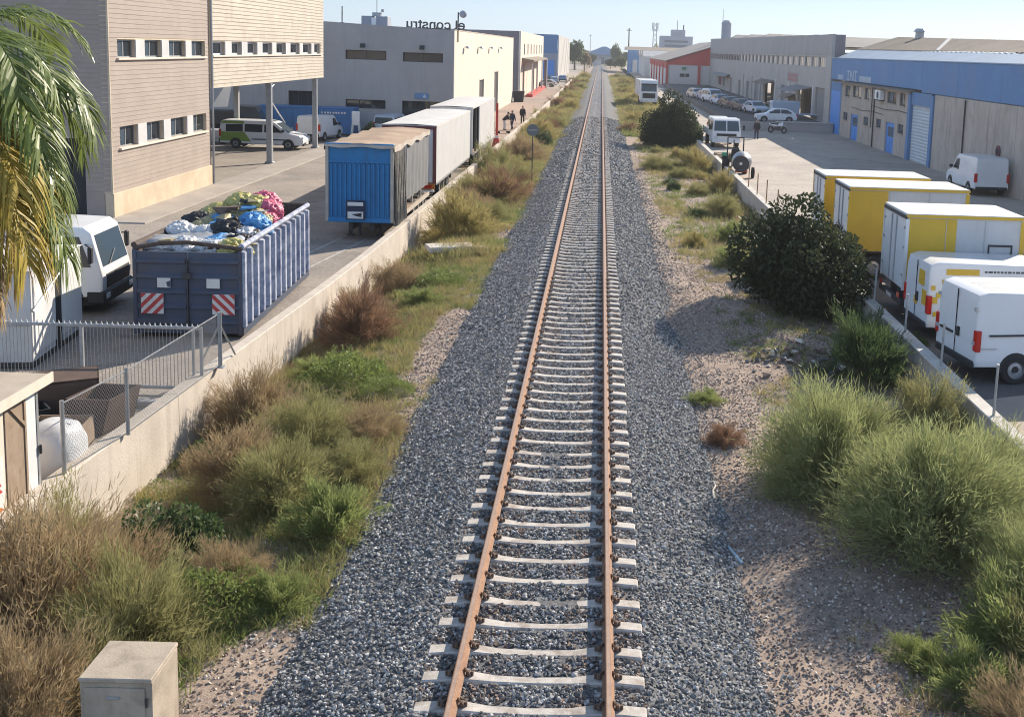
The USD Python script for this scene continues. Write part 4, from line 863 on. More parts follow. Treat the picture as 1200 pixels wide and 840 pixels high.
# -- right yard: plain white van (nearest)
t = vehicle('white_van', 'plain white panel van with a red tail lamp parked nearest, by the wall posts', 'van', (11.85, 26.0, GR), 9.5, {**VAN, 'w': 2.03}, 'white')
for z in (1.18,):
    for s in (-1, 1): obj('slide_rail', cat(flank([(-2.25, 1.16), (-2.25, 1.2), (-.35, 1.2), (-.35, 1.16)], 2.03, 1.0, 2.2, .1, s, .012, .02), flank([(-.36, 1.13), (-.36, 1.22), (-.26, 1.22), (-.26, 1.13)], 2.03, 1.0, 2.2, .1, s, .014, .02)), 'black', t)
for s in (-1, 1):
    for x in (-.3, .32): obj('door_seam', flank([(x, .5), (x, 1.98), (x + .018, 1.98), (x + .018, .5)], 2.03, 1.0, 2.2, .1, s, .004, .01), 'black', t)
    obj('sill_trim', flank([(-.9, .36), (-.9, .55), (1.2, .5), (1.2, .33)], 2.03, 1.0, 2.2, .1, s, .012, .03), 'black', t)
    obj('side_crease', flank([(-2.45, .86), (-2.45, .885), (-2.05, .885), (-2.05, .86)], 2.03, 1.0, 2.2, .1, s, .004, .01), 'silver', t)
obj('rear_door_seam', box(-2.592, -2.57, -.012, .012, .55, 2.1), 'black', t); obj('rear_handle', box(-2.62, -2.57, -.2, -.1, .98, 1.2), 'black', t)
obj('rear_trim_bar', box(-2.61, -2.575, .12, .75, .98, 1.03), 'black', t)
for s in (-1, 1):
    for z in (.95, 1.75): obj('hinge', box(-2.61, -2.56, s * .9 - .05, s * .9 + .05, z, z + .09), 'silver', t)
obj('roof_ribs', cat(*[hull([(-2.2, y - .05, 2.196), (.5, y - .05, 2.135), (-2.2, y + .05, 2.196), (.5, y + .05, 2.135), (-2.1, y, 2.222), (.4, y, 2.162)]) for y in np.linspace(-.7, .7, 6)]), 'roof_white', t, kind='stuff')

# -- printed van
t = vehicle('white_van', 'white van printed with yellow squares and flowers between the plain van and the box trucks', 'van', (11.95, 29.35, GR), 3.0, {**VAN, 'w': 1.9}, 'white')
rr = np.random.default_rng(12)
q = []
for x0, z0_, s in ((-2.5, 1.45, .12), (-2.48, 1.1, .16), (-2.42, .75, .12), (-2.35, 1.25, .14), (-2.2, 1.62, .12), (-1.95, 1.2, .2), (-1.72, 1.32, .22), (-1.6, 1.05, .28), (-1.85, .98, .2), (-1.35, 1.15, .2), (-1.4, .85, .2), (-2.25, .8, .13), (-1.62, .8, .16), (-1.5, 1.45, .16), (-2.1, 1.42, .1), (-1.1, 1.0, .12), (-1.2, 1.35, .1)):
    for sd in (-1, 1): q.append(flank([(x0, z0_), (x0 + s, z0_), (x0 + s, z0_ + s), (x0, z0_ + s)], 1.9, 1.0, 2.2, .1, sd, .004 + .001 * len(q) % .003, .006))
obj('yellow_print', cat(*q), 'yellow', t, kind='stuff')
obj('roof_edge_print', cat(flank([(-2.1, 1.86), (-2.1, 2.02), (-1.2, 2.02), (-1.2, 1.86)], 1.9, 1.0, 2.2, .1, -1, .004, .006)), 'yellow', t)
q = []; x = -1.05
while x < .6:
    wd = rr.uniform(.05, .12); q.append(flank([(x, 1.93), (x, 1.98), (x + wd, 1.98), (x + wd, 1.93)], 1.9, 1.0, 2.2, .1, -1, .004, .006)); x += wd + .03
obj('small_lettering', cat(*q), 'lettering', t, kind='stuff')
obj('red_emblem', cat(flank([(-1.05, 1.55), (-1.05, 1.75), (-.8, 1.75), (-.8, 1.55)], 1.9, 1.0, 2.2, .1, -1, .006, .006)), 'red_paint', t); obj('emblem_centre', flank([(-1.0, 1.6), (-1.0, 1.7), (-.85, 1.7), (-.85, 1.6)], 1.9, 1.0, 2.2, .1, -1, .009, .006), 'plate_white', t)
obj('rear_print', box(-2.595, -2.575, -.6, -.2, 1.5, 1.9), 'yellow', t); obj('rear_print', box(-2.595, -2.575, -.8, -.5, 1.0, 1.4), 'yellow', t); obj('rear_print', box(-2.595, -2.575, -.15, .1, .9, 1.1), 'yellow', t); obj('rear_handle', box(-2.63, -2.57, -.2, -.1, 1.0, 1.25), 'black', t)
obj('rear_door_seam', box(-2.592, -2.57, -.012, .012, .55, 2.1), 'black', t)

def box_truck(label, loc, L, W, yl, kind, deg=0):
    t = thing('box_truck', label, 'truck', loc, deg)
    z0, z1 = .95, 3.12; h = W / 2
    obj('cargo_box', cbox(0, L, -h, h, z0, z1, .03), 'white_panel', t)
    for s in (-1, 1):
        yy = s * (h + .006)
        obj('yellow_panel', box(.05, yl, min(yy, yy - s * .012), max(yy, yy - s * .012), z0 + .02, z1 - .08), 'yellow', t)
    obj('roof', cbox(-.02, L + .02, -h - .02, h + .02, z1 - .005, z1 + .05, .015), 'roof_white', t)
    obj('roof_trim', cat(box(-.03, L + .03, -h - .035, -h - .021, z1 - .055, z1 + .03)), 'yellow', t); obj('roof_trim', box(-.03, L + .03, h + .021, h + .035, z1 - .055, z1 + .03), 'yellow', t)
    obj('corner_post', cat(box(-.035, .06, -h - .02, -h + .05, z0, z1 - .1)), 'yellow' if kind == 1 else 'white', t); obj('corner_post', box(-.035, .06, h - .05, h + .02, z0, z1 - .1), 'yellow' if kind == 1 else 'white', t)
    obj('corner_post', box(L - .1, L + .03, -h - .022, -h + .05, z0, z1 - .1), 'yellow', t)
    obj('rear_door', box(-.02, 0, -h + .07, -.01, z0 + .06, z1 - .12), 'white', t); obj('rear_door', box(-.02, 0, .01, h - .07, z0 + .06, z1 - .12), 'white', t)
    obj('rear_header', box(-.045, .02, -h, h, z1 - .11, z1 - .03), 'steel_dark', t)
    obj('locking_bar', cat(tube((-.04, -.25, z0 + .1), (-.04, -.25, z1 - .15), .02, 6)), 'galv', t); obj('locking_bar', tube((-.04, .25, z0 + .1), (-.04, .25, z1 - .15), .02, 6), 'galv', t)
    if kind == 2:
        a, b_ = 2.35, 3.05
        obj('side_door', cat(*[box(x0, x1, -h - .016, -h - .001, q0, q1) for x0, x1, q0, q1 in ((a, a + .045, 1.05, 2.35), (b_ - .045, b_, 1.05, 2.35), (a + .046, b_ - .046, 2.29, 2.35))]), 'steel_dark', t)
    obj('chassis', cat(box(.1, L + 1.6, -.45, -.3, .55, .9), box(.1, L + 1.6, .3, .45, .55, .9), box(.15, L - .1, -h + .1, h - .1, .88, .945)), 'steel_dark', t)
    obj('rear_bumper', cbox(-.06, .1, -h + .05, h - .05, .5, .68, .02), 'steel_dark', t); obj('number_plate', box(-.075, -.062, -.26, .26, .53, .64), 'plate_white', t); obj('fuel_tank', cbox(L * .45, L * .45 + .7, -h + .12, -h + .55, .45, .86, .05), 'steel_dark', t)
    for k in range(3): obj('side_marker', box(.5 + k * 1.2, .6 + k * 1.2, -h - .02, -h - .001, z0 + .03, z0 + .09), 'orange_light', t)
    for k in (1, 2): obj('panel_joint', box(L * k / 3 - .008, L * k / 3 + .008, -h - .016, -h - .002, z0, z1 - .1), 'silver', t)
    for z in (z0 + .4, z0 + 1.2, z1 - .4):
        for s in (-1, 1): obj('door_hinge', box(-.045, -.021, s * (h - .12) - .09, s * (h - .12) + .03, z, z + .07), 'galv', t)
    for s in (-1, 1): obj('tail_light', box(-.07, -.055, s * (h - .25) - .13, s * (h - .25) + .13, .7, .84), 'red_light', t)
    for x in (.95, L + 1.05):
        for s in (-1, 1): wheel(t, x, s * (h - .18), .4, .26)
    cp = [(L + .12, .5), (L + 1.85, .45), (L + 1.95, .7), (L + 1.9, 1.25), (L + 1.55, 2.25), (L + 1.3, 2.4), (L + .15, 2.4)]
    obj('cab', body_mesh(cp, W - .15, 1.2, .08), 'white', t, smooth=28)
    obj('windscreen', across((L + 1.88, 1.32), (L + 1.57, 2.2), h - .2, h - .26), 'screen', t)
    for s in (-1, 1): obj('side_window', flank([(L + .5, 1.35), (L + .5, 2.1), (L + 1.4, 2.1), (L + 1.65, 1.35)], W - .15, 1.2, 2.4, .08, s), 'glass', t)
    return t
box_truck('white and yellow box truck with a framed side door, nearest of the three', (9.38, 31.72, GR), 3.35, 2.42, 1.42, 2)
box_truck('middle white and yellow box truck, half hidden by the dark bush', (9.15, 37.85, GR), 4.05, 2.35, 1.3, 1)
box_truck('rearmost box truck with only its yellow edge and pale roof showing', (9.0, 41.1, GR), 3.85, 2.2, 3.7, 1)
t = vehicle('white_van', 'white panel van parked against the stained wall of the blue hall', 'van', (22.7, 63.3, GR), 90, {**VAN, 'w': 1.95}, 'white')

# -- right: cars along the factory and yard things
rows = [((16.0, 160.5), 'blue_car', CAR, 'blue car parked farthest along the factory row'), ((16.3, 153.5), 'grey_car', MINIVAN, 'pale blue people carrier second from the far end of the row'), ((16.7, 146.5), 'blue_car', CAR, 'blue car in the middle of the row by the factory'),
        ((17.2, 139.5), 'dark_car', CAR, 'dark car with a low roof in the row by the factory'), ((17.9, 133.5), 'dark_car', CAR, 'second dark car next to the pale hatchback'), ((18.8, 128.0), 'grey_car', CAR, 'pale blue hatchback nearest in the row by the factory'), ((15.2, 168), 'silver', CAR, 'silver car just visible at the far end of the row')]
for (x, y), p, K, lab in rows: vehicle('parked_car', lab, 'car', (x, y, .3), -78 + (y % 5), K, p)
t = thing('flatbed_trailer', 'pale blue boxy trailer standing behind the dock wall', 'trailer', (20.5, 120, .3))
obj('box_body', cbox(-1.2, 1.8, -1, 1, .6, 1.9, .04), 'grey_car', t); obj('deck', cbox(-1.3, 4.2, -1.05, 1.05, .45, .6, .02), 'grey_car', t)
for x in (-.4, .5):
    for s in (-1, 1): wheel(t, x, s * .9, .3)
vehicle('parked_car', 'white saloon standing behind the dock wall beside the motorcycle', 'car', (18.6, 112.2, .3), 180, CAR, 'white')

t = thing('flatbed_truck', 'white flatbed truck facing the camera beside the far dark bush', 'truck', (10.75, 88.6, GR), -88)
obj('cab', body_mesh([(-.9, .5), (.95, .45), (1.05, .7), (1.03, 1.3), (.75, 2.2), (.5, 2.35), (-.9, 2.35)], 2.3, 1.3, .08), 'white', t, smooth=28)
obj('windscreen', across((1.02, 1.36), (.77, 2.14), 1.02, .95), 'screen', t); obj('windscreen_pillar', across((1.02, 1.36), (.77, 2.14), .04, .04, .014), 'white', t)
obj('grille', box(1.04, 1.07, -.8, .8, .95, 1.15), 'black', t); obj('bumper', cbox(.95, 1.12, -1.12, 1.12, .42, .68, .03), 'white', t)
for s in (-1, 1):
    obj('headlight', box(1.05, 1.08, s * .85 - .14, s * .85 + .14, .75, .92), 'lamp', t); obj('mirror', cat(tube((.85, s * 1.1, 1.7), (1.0, s * 1.35, 1.75), .02, 5), cbox(.96, 1.04, s * 1.38 - .08, s * 1.38 + .08, 1.45, 1.85, .02)), 'black', t)
    obj('side_window', flank([(-.5, 1.4), (-.5, 2.1), (.6, 2.1), (.85, 1.4)], 2.3, 1.3, 2.35, .08, s), 'glass', t)
    for x in (.2, -3.2): wheel(t, x, s * .98, .42, .26)
obj('flatbed', cat(cbox(-5, -1, -1.15, 1.15, .85, 1.0, .02), box(-5, -1, -1.15, -1.1, 1.0, 1.4), box(-5, -1, 1.1, 1.15, 1.0, 1.4), box(-1.1, -1, -1.1, 1.1, 1.0, 2.2)), 'white', t)
vehicle('white_van', 'white van with a pale roof behind the flatbed truck', 'van', (11.3, 97.5, GR), -90, {**MINIVAN}, 'white')
t = thing('semi_truck', 'white lorry tractor unit facing the camera on the far right verge', 'truck', (7.4, 157, -.5), -88)
obj('cab', body_mesh([(-1.1, .7), (1.1, .55), (1.18, .9), (1.15, 1.9), (1.02, 3.0), (.85, 3.5), (-1.1, 3.6)], 2.5, 1.9, .06), 'white', t, smooth=28)
obj('windscreen', across((1.14, 1.95), (1.03, 2.9), 1.1, 1.05), 'screen', t); obj('grille', box(1.17, 1.2, -.9, .9, 1.0, 1.7), 'black', t); obj('bumper', cbox(1.05, 1.24, -1.2, 1.2, .45, .85, .03), 'white', t)
obj('sun_visor', cbox(1.05, 1.35, -1.1, 1.1, 2.92, 3.05, .02), 'black', t)
for s in (-1, 1):
    obj('headlight', box(1.22, 1.26, s * .95 - .18, s * .95 + .18, .6, .78), 'lamp', t); obj('mirror', cbox(1.0, 1.1, s * 1.42 - .1, s * 1.42 + .1, 1.9, 2.6, .03), 'white', t)
    for x in (.2, -3.0): wheel(t, x, s * 1.05, .5, .3)
obj('trailer_box', cbox(-10, -1.3, -1.25, 1.25, 1.2, 3.5, .03), 'white_panel', t); obj('chassis', box(-6, 0, -.5, .5, .6, 1.1), 'steel_dark', t)

# -- tractor with a round sprayer tank
t = thing('tractor', 'small green tractor standing against the low wall', 'tractor', (8.0 + 1.35, 69.6, GR), 80)
obj('bonnet', body_mesh([(.1, .75), (1.6, .7), (1.7, .9), (1.62, 1.25), (.1, 1.4)], .7, .9, .12), 'tractor_green', t, smooth=28)
obj('chassis', cat(cbox(-1.0, 1.5, -.22, .22, .45, .8, .03)), 'steel_dark', t)
for s in (-1, 1): wheel(t, -.55, s * .62, .58, .34, 'yellow'); wheel(t, 1.15, s * .58, .36, .24, 'yellow')
for s in (-1, 1):
    obj('mudguard', hull([(-1.05, s * .5, 1.1), (-.1, s * .5, 1.15), (-1.05, s * .85, 1.1), (-.1, s * .85, 1.15), (-.8, s * .5, 1.3), (-.35, s * .85, 1.3), (-.8, s * .85, 1.3), (-.35, s * .5, 1.3)]), 'tractor_green', t)
obj('seat', cat(cbox(-.75, -.3, -.25, .25, 1.0, 1.12, .03), cbox(-.82, -.7, -.25, .25, 1.05, 1.55, .03)), 'black', t)
obj('roll_bar', cat(tube((-.95, -.5, .9), (-.95, -.5, 2.3), .04, 6), tube((-.95, .5, .9), (-.95, .5, 2.3), .04, 6), tube((-.95, -.5, 2.3), (-.95, .5, 2.3), .04, 6)), 'steel_dark', t)
obj('steering_wheel', tube((-.05, 0, 1.45), (-.09, 0, 1.5), .2, 12), 'black', t); obj('exhaust', tube((.9, .2, 1.3), (.9, .2, 2.0), .04, 6), 'steel_dark', t)
t = thing('sprayer_tank', 'round grey sprayer tank on wheels behind the green tractor', 'sprayer', (9.35, 66.6, GR), 80)
e = trimesh.creation.icosphere(3, 1); v = np.array(e.vertices) * [.85, .62, .62]; obj('tank', (v + [0, 0, 1.0], np.array(e.faces)), 'galv', t, smooth=True)
obj('fan_ring', tube((-.75, 0, .95), (-1.0, 0, .95), .5, 20), 'steel_dark', t); obj('fan_hub', tube((-1.0, 0, .95), (-1.05, 0, .95), .09, 12), 'plate_white', t)
for s in (-1, 1): wheel(t, 0, s * .7, .34, .2, 'red_paint')
obj('drawbar', cat(tube((.6, 0, .5), (1.9, 0, .5), .06, 6), cbox(-.6, .7, -.35, .35, .38, .5, .02)), 'red_paint', t)
t = thing('motorcycle', 'white and black motorcycle parked at the dock wall', 'motorcycle', (17.9, 106.3, GR), -35)
for x in (-.7, .7):
    v, f = revolve([(.2, -.06), (.3, -.06), (.33, 0), (.3, .06), (.2, .06)], 18); obj('wheel', (np.stack([v[:, 0] + x, v[:, 2], v[:, 1] + .33], 1), f[:, ::-1]), 'tyre', t)
obj('frame', cat(tube((-.7, 0, .33), (0, 0, .6), .05, 6), tube((.7, 0, .33), (.45, 0, 1.0), .045, 6), cbox(-.3, .3, -.14, .14, .3, .65, .04)), 'steel_dark', t)
obj('fairing', hull([(.1, -.2, .7), (.1, .2, .7), (.65, -.18, .75), (.65, .18, .75), (.62, -.1, 1.15), (.62, .1, 1.15), (.2, -.12, .98), (.2, .12, .98)]), 'white', t); obj('tail', hull([(-.9, -.1, .85), (-.9, .1, .85), (0, -.14, .65), (0, .14, .65), (-.9, 0, .95), (0, -.14, .8), (0, .14, .8)]), 'white', t)
obj('seat', cbox(-.75, .05, -.13, .13, .86, .94, .03), 'black', t); obj('handlebar', tube((.42, -.36, 1.08), (.42, .36, 1.08), .02, 6), 'black', t)
t = thing('pallet_stack', 'low stack of weathered pallets between the wall and the flatbed truck', 'pallets', (9.3, 76.5, GR), 4)
for k in range(4):
    for j in range(5): obj('slat', box(-.6, .6, -.5 + j * .22, -.38 + j * .22, .12 + k * .15, .145 + k * .15), 'wood', t)
    for x in (-.55, 0, .5): obj('bearer', box(x, x + .08, -.5, .5, .01 + k * .15, .115 + k * .15), 'wood', t)

# ------------------------------------------------------------------ left yard: skip and rubbish
t = thing('skip_container', 'open navy steel skip with white-worn ribs and two red and white chevron plates', 'skip', (-8.15, 26.65, GL), 2.4)
L_, W_, H_ = 7.3, 2.62, 2.32
obj('side_wall', box(-.10, -.05, .06, L_, .25, H_), 'skip_blue', t); obj('side_wall', box(-W_ + .05, -W_ + .10, .06, L_, .25, H_), 'skip_blue', t)
obj('front_wall', box(-W_ + .1, -.1, L_ - .06, L_, .25, H_), 'skip_blue', t); obj('floor', box(-W_ + .1, -.1, .06, L_ - .06, .25, .32), 'skip_inner', t)
obj('liner', cat(box(-.112, -.101, .1, L_ - .07, .33, H_ - .02), box(-W_ + .101, -W_ + .112, .1, L_ - .07, .33, H_ - .02), box(-W_ + .12, -.12, L_ - .075, L_ - .062, .33, H_ - .02)), 'skip_inner', t)
for k in range(13):
    y = .12 + k * (L_ - .3) / 12
    obj('side_rib', hull([(-.055, y - .14, .27), (-.055, y + .14, .27), (.06, y - .075, .29), (.06, y + .075, .29), (-.055, y - .14, H_ - .12), (-.055, y + .14, H_ - .12), (.06, y - .075, H_ - .15), (.06, y + .075, H_ - .15)]), 'skip_worn', t)
    obj('side_rib', hull([(-W_ + .055, y - .1, .27), (-W_ + .055, y + .1, .27), (-W_ - .06, y - .06, .29), (-W_ - .06, y + .06, .29), (-W_ + .055, y - .1, H_ - .12), (-W_ + .055, y + .1, H_ - .12), (-W_ - .06, y, H_ - .15)]), 'skip_blue', t)
obj('top_rim', cat(tube((-.02, 0, H_), (-.02, L_, H_), .075, 8)), 'skip_worn', t); obj('top_rim', tube((-W_ + .02, 0, H_), (-W_ + .02, L_, H_), .075, 8), 'skip_inner', t)
obj('front_rim', tube((-W_, L_, H_), (0, L_, H_), .07, 8), 'skip_inner', t); obj('rear_rim', path_tube([(-W_, .02, H_ - .08), (-W_ * .75, .02, H_ + .05), (-W_ * .5, .02, H_ + .08), (-W_ * .25, .02, H_ + .02), (0, .02, H_ - .06)], .055, 8), 'skip_inner', t)
obj('bottom_rail', cat(box(-.12, .02, 0, L_, .08, .26), box(-W_ - .02, -W_ + .12, 0, L_, .08, .26)), 'skip_blue', t)
for s, (a, b_) in enumerate(((-W_ + .02, -W_ / 2 - .012), (-W_ / 2 + .012, -.02))):
    d = obj('rear_door', box(a, b_, 0, .055, .12, H_ - .16), 'skip_blue', t)
    for z in (.34, .72, 1.1, 1.48, 1.86):
        obj('door_rib', hull([(a + .06, .005, z), (b_ - .04, .005, z), (a + .06, -.05, z + .03), (b_ - .04, -.05, z + .03), (a + .06, -.05, z + .1), (b_ - .04, -.05, z + .1), (a + .06, .005, z + .16), (b_ - .04, .005, z + .16)]), 'skip_blue', d)
for x in (-W_ + .03, -.05): obj('corner_post', cbox(x - .05, x + .05, -.035, .03, .1, H_ - .1, .015), 'skip_blue', t)
for x in (-W_ + .18, -.72):
    p = obj('chevron_plate', box(x, x + .54, -.068, -.052, .62, 1.13), 'plate_white', t)
    d = 1 if x < -1.5 else -1
    for k in range(-1, 4):
        a = -.25 + k * .25
        q = Polygon([(a, 0), (a + .125, 0), (a + .125 + .51, .51), (a + .51, .51)]).intersection(sbox(0, 0, .54, .51))
        if q.is_empty or q.area < .002: continue
        v, f = slab_y(q, -.074, .005); v = v.copy(); v[:, 0] = (v[:, 0] if d > 0 else .54 - v[:, 0]) + x; v[:, 2] += .62; obj('red_stripe', (v, f), 'plate_red', p)
for x in (-W_ + .58, -.85):
    p = obj('label_plate', box(x, x + .32, -.07, -.052, 1.28, 1.52), 'plate_white', t)
obj('torn_corner', hull([(-W_ + .83, -.076, 1.3), (-W_ + .9, -.076, 1.3), (-W_ + .9, -.076, 1.46), (-W_ + .8, -.078, 1.42), (-W_ + .83, -.071, 1.3), (-W_ + .9, -.071, 1.46)]), 'skip_blue', t)
obj('door_lock', cat(cbox(-W_ / 2 - .12, -W_ / 2 + .1, -.1, -.05, 1.5, 1.66, .02), tube((-W_ / 2, -.08, .2), (-W_ / 2, -.08, H_ - .3), .022, 6)), 'steel_dark', t)

M['bag_black'] = mat('black_plastic_bag', (0.015, 0.015, 0.017), (0.025, 0.025, 0.028), 6, 0.5)
M['bag_yellow'] = mat('yellow_plastic_bag', (0.52, 0.45, 0.14), (0.38, 0.35, 0.13), 4, 0.5)
M['bag_pink'] = mat('pink_plastic_bag', (0.55, 0.09, 0.17), (0.5, 0.12, 0.2), 5, 0.5)
M['bag_blue'] = mat('blue_plastic_bag', (0.05, 0.22, 0.5), (0.12, 0.33, 0.6), 4, 0.5)
M['bag_white'] = mat('white_plastic_bag', (0.6, 0.6, 0.6), (0.5, 0.52, 0.55), 3, 0.5)
M['bag_buff'] = mat('buff_plastic_bag', (0.45, 0.38, 0.2), (0.33, 0.28, 0.16), 4, 0.5)
M['sheet_grey'] = mat('grey_plastic_sheet', (0.35, 0.36, 0.37), (0.26, 0.27, 0.28), 3, 0.35)
def bag(seed, r):
    e = trimesh.creation.icosphere(4, 1.0); v = np.array(e.vertices)
    n = meshkit.fbm(v * 1.6 + seed * 7.3, 4, seed); n2 = np.abs(meshkit.fbm(v * 3.7 + seed, 3, seed + 9) - .5)
    n3 = np.abs(meshkit.fbm(v * 8 + seed * 2, 2, seed + 3) - .5); v = v * (0.74 + .5 * n - .75 * n2 - .3 * n3)[:, None] * np.array(r); return (v, np.array(e.faces))
TW = lambda lx, ly: (-8.15 + lx * math.cos(math.radians(2.4)) - ly * math.sin(math.radians(2.4)), 26.65 + lx * math.sin(math.radians(2.4)) + ly * math.cos(math.radians(2.4)))
BAGS = [(-.75, 4.1, .5, 'bag_yellow', .6), (-1.2, 4.5, .55, 'bag_yellow', .55), (-1.75, 4.1, .35, 'bag_yellow', .5), (-1.1, 3.6, .4, 'bag_buff', .5), (-.5, 3.4, .3, 'bag_buff', .45), (-1.5, 3.4, .3, 'bag_buff', .45), (-.65, 4.6, .62, 'bag_pink', .5), (-.42, 4.0, .5, 'bag_pink', .48), (-.35, 3.5, .3, 'bag_pink', .4), (-.5, 2.9, .25, 'bag_blue', .55),
        (-1.35, 3.1, .25, 'bag_blue', .45), (-1.0, 2.75, .12, 'bag_blue', .4), (-2.1, 3.3, .2, 'bag_black', .5), (-1.75, 2.9, .15, 'bag_buff', .45), (-1.0, 2.3, .1, 'bag_black', .55), (-.5, 2.2, .02, 'bag_white', .45), (-.4, 1.5, -.02, 'bag_black', .4), (-2.35, 2.7, .1, 'bag_white', .42), (-1.55, 2.2, .05, 'bag_white', .45), (-2.15, 2.2, .05, 'bag_white', .5), (-.9, 1.7, -.05, 'bag_white', .4),
        (-1.9, 3.8, .3, 'bag_yellow', .4), (-.75, 5.2, .35, 'bag_yellow', .5), (-1.5, 5.2, .35, 'bag_buff', .55), (-2.1, 4.9, .2, 'bag_buff', .5), (-.45, .8, -.1, 'bag_yellow', .5), (-.95, .75, -.08, 'bag_white', .48), (-1.6, .8, -.08, 'bag_white', .55), (-2.2, .7, -.1, 'bag_white', .45), (-1.2, 1.4, -.12, 'bag_blue', .45)]
BL = {'bag_yellow': ('crumpled yellow rubbish bag heaped in the navy skip', 'yellow bags in the skip'), 'bag_pink': ('bright pink rubbish bag on top of the heap in the navy skip', 'pink bags in the skip'), 'bag_blue': ('shiny blue rubbish bag in the heap in the navy skip', 'blue bags in the skip'),
      'bag_black': ('black rubbish bag in the heap in the navy skip', 'black bags in the skip'), 'bag_white': ('whitish rubbish bag in the heap in the navy skip', 'white bags in the skip'), 'bag_buff': ('buff rubbish bag in the heap in the navy skip', 'buff bags in the skip')}
for k, (lx, ly, dz, mt, s) in enumerate(BAGS):
    x, y = TW(lx, ly)
    b = thing('rubbish_bag', BL[mt][0], 'rubbish bag', (x, y, GL + 2.1 + dz), 37 * k % 360, BL[mt][1]); obj('bag', bag(k + 1, (s * 1.05, s * .95, s * .8)), mt, b, smooth=True)
    obj('tied_neck', hull([(-.06, -.05, s * .5), (.06, .05, s * .5), (.0, .0, s * .72), (.1, -.06, s * .74), (-.07, .08, s * .75), (.05, -.05, s * .5)]), mt, b)
x, y = TW(-1.85, 1.3)
b = thing('plastic_sheet', 'grey plastic sheet bulging over the near left corner of the skip', 'sheet', (x, y, GL + 2.2), 5)
X, Y = np.meshgrid(np.linspace(-.75, .9, 26), np.linspace(-.95, .9, 26)); Z = .16 - .1 * (X / .85) ** 2 - .1 * (Y / .9) ** 2 + .28 * (meshkit.fbm(np.stack([X * 2, Y * 2, X * 0], -1), 4, 3) - .5)
obj('sheet', gridmesh(X, Y, Z), 'sheet_grey', b, smooth=True)
fillx, filly = TW(-W_ / 2, 3.4)
b = thing('rubbish_heap', 'dark packed rubbish filling the skip under the bags', 'rubbish', (fillx, filly, GL + 1.4), 2.4, kind='stuff')
X, Y = np.meshgrid(np.linspace(-1.18, 1.18, 20), np.linspace(-3.3, 3.6, 48)); obj('heap', gridmesh(X, Y, .35 + .5 * np.exp(-((Y - .2) / 1.8) ** 2) + .5 * (meshkit.fbm(np.stack([X * 3, Y * 3, X * 0], -1), 4, 8) - .5)), 'camo', b, smooth=True)

q = []; rr = np.random.default_rng(31)
SC = {'bag_white': [], 'bag_buff': [], 'bag_blue': [], 'brown_board': [], 'bag_black': []}
for k in range(60):
    lx, ly = rr.uniform(-2.35, -.25), rr.uniform(.4, 5.6); x, y = TW(lx, ly); z = GL + 2.15 + .75 * math.exp(-((ly - 3.9) / 1.5) ** 2) * math.exp(-((lx + .9) / .9) ** 2) + rr.uniform(-.05, .12)
    a = rr.uniform(.08, .2); p = rr.normal(0, a, (9, 3)) * [1, 1, .35] + [x, y, z]; SC[list(SC)[k % 5]].append(hull(p))
for mt, hs in SC.items():
    t = thing('scrap_waste', {'bag_white': 'white scraps of paper and film among the bags in the skip', 'bag_buff': 'buff scraps among the bags in the skip', 'bag_blue': 'small blue scraps among the bags in the skip', 'brown_board': 'brown cardboard scraps among the bags in the skip', 'bag_black': 'torn black film scraps among the bags in the skip'}[mt], 'waste', (-8.9, 29.8, GL + 2.2), world=True, kind='stuff')
    obj('scrap', cat(*hs), mt, t)
# ------------------------------------------------------------------ trailers along the left wall
def trailer_gear(t, L, xs, zc):
    obj('chassis', cat(box(-1.75, -1.6, .3, L - .2, zc - .35, zc), box(-.95, -.8, .3, L - .2, zc - .35, zc)), 'steel_dark', t)
    for y in xs:
        for x in (-2.3, -.25):
            s = 1 if x > -1 else -1
            v, f = revolve([(.25, -.15), (.43, -.15), (.47, -.1), (.47, .1), (.43, .15), (.25, .15)], 18); w_ = obj('wheel', (np.stack([v[:, 2] + x, v[:, 0] + y, v[:, 1] + .47], 1), f), 'tyre', t, smooth=35)
            v, f = revolve([(0, 0), (.12, .03), (.26, 0), (.27, -.05), (0, -.05)], 14); obj('rim', (np.stack([s * (v[:, 2] + .1) + x, v[:, 0] + y, v[:, 1] + .47], 1), f), 'rim', w_)
TX = -7.05
t = thing('curtain_trailer', 'old curtain-sided trailer with a blue ribbed headboard and tan sagging roof sheet', 'trailer', (TX, 40.7, GL))
z0, z1, W_, L_ = .83, 3.66, 2.55, 8.4
obj('headboard', box(-W_ + .1, -.1, 0.02, .08, z0, z1 - .08), 'trailer_blue', t)
for k in range(13):
    x = -W_ + .22 + k * (W_ - .44) / 12
    obj('headboard_rib', hull([(x - .05, .021, z0 + .1), (x + .05, .021, z0 + .1), (x - .025, -.03, z0 + .1), (x + .025, -.03, z0 + .1), (x - .05, .021, z1 - .72), (x + .05, .021, z1 - .72), (x - .025, -.03, z1 - .74), (x + .025, -.03, z1 - .74)]), 'trailer_blue', t)
obj('headboard_band', box(-W_ + .12, -.12, -.028, .019, z1 - .7, z1 - .64), 'trailer_blue', t); obj('bottom_beam', cbox(-W_ + .05, -.05, -.04, .1, z0 - .12, z0 + .06, .02), 'trailer_blue', t)
for x in (-W_ + .03, -.1): obj('corner_post', cbox(x - .03, x + .09, -.05, .12, z0 - .1, z1 - .05, .02), 'tarp_pale', t)
obj('top_beam', cbox(-W_, 0, -.06, .1, z1 - .1, z1 + .02, .02), 'trailer_blue', t)
X, Y = np.meshgrid(np.linspace(-W_ - .03, .03, 14), np.linspace(-.08, L_, 40))
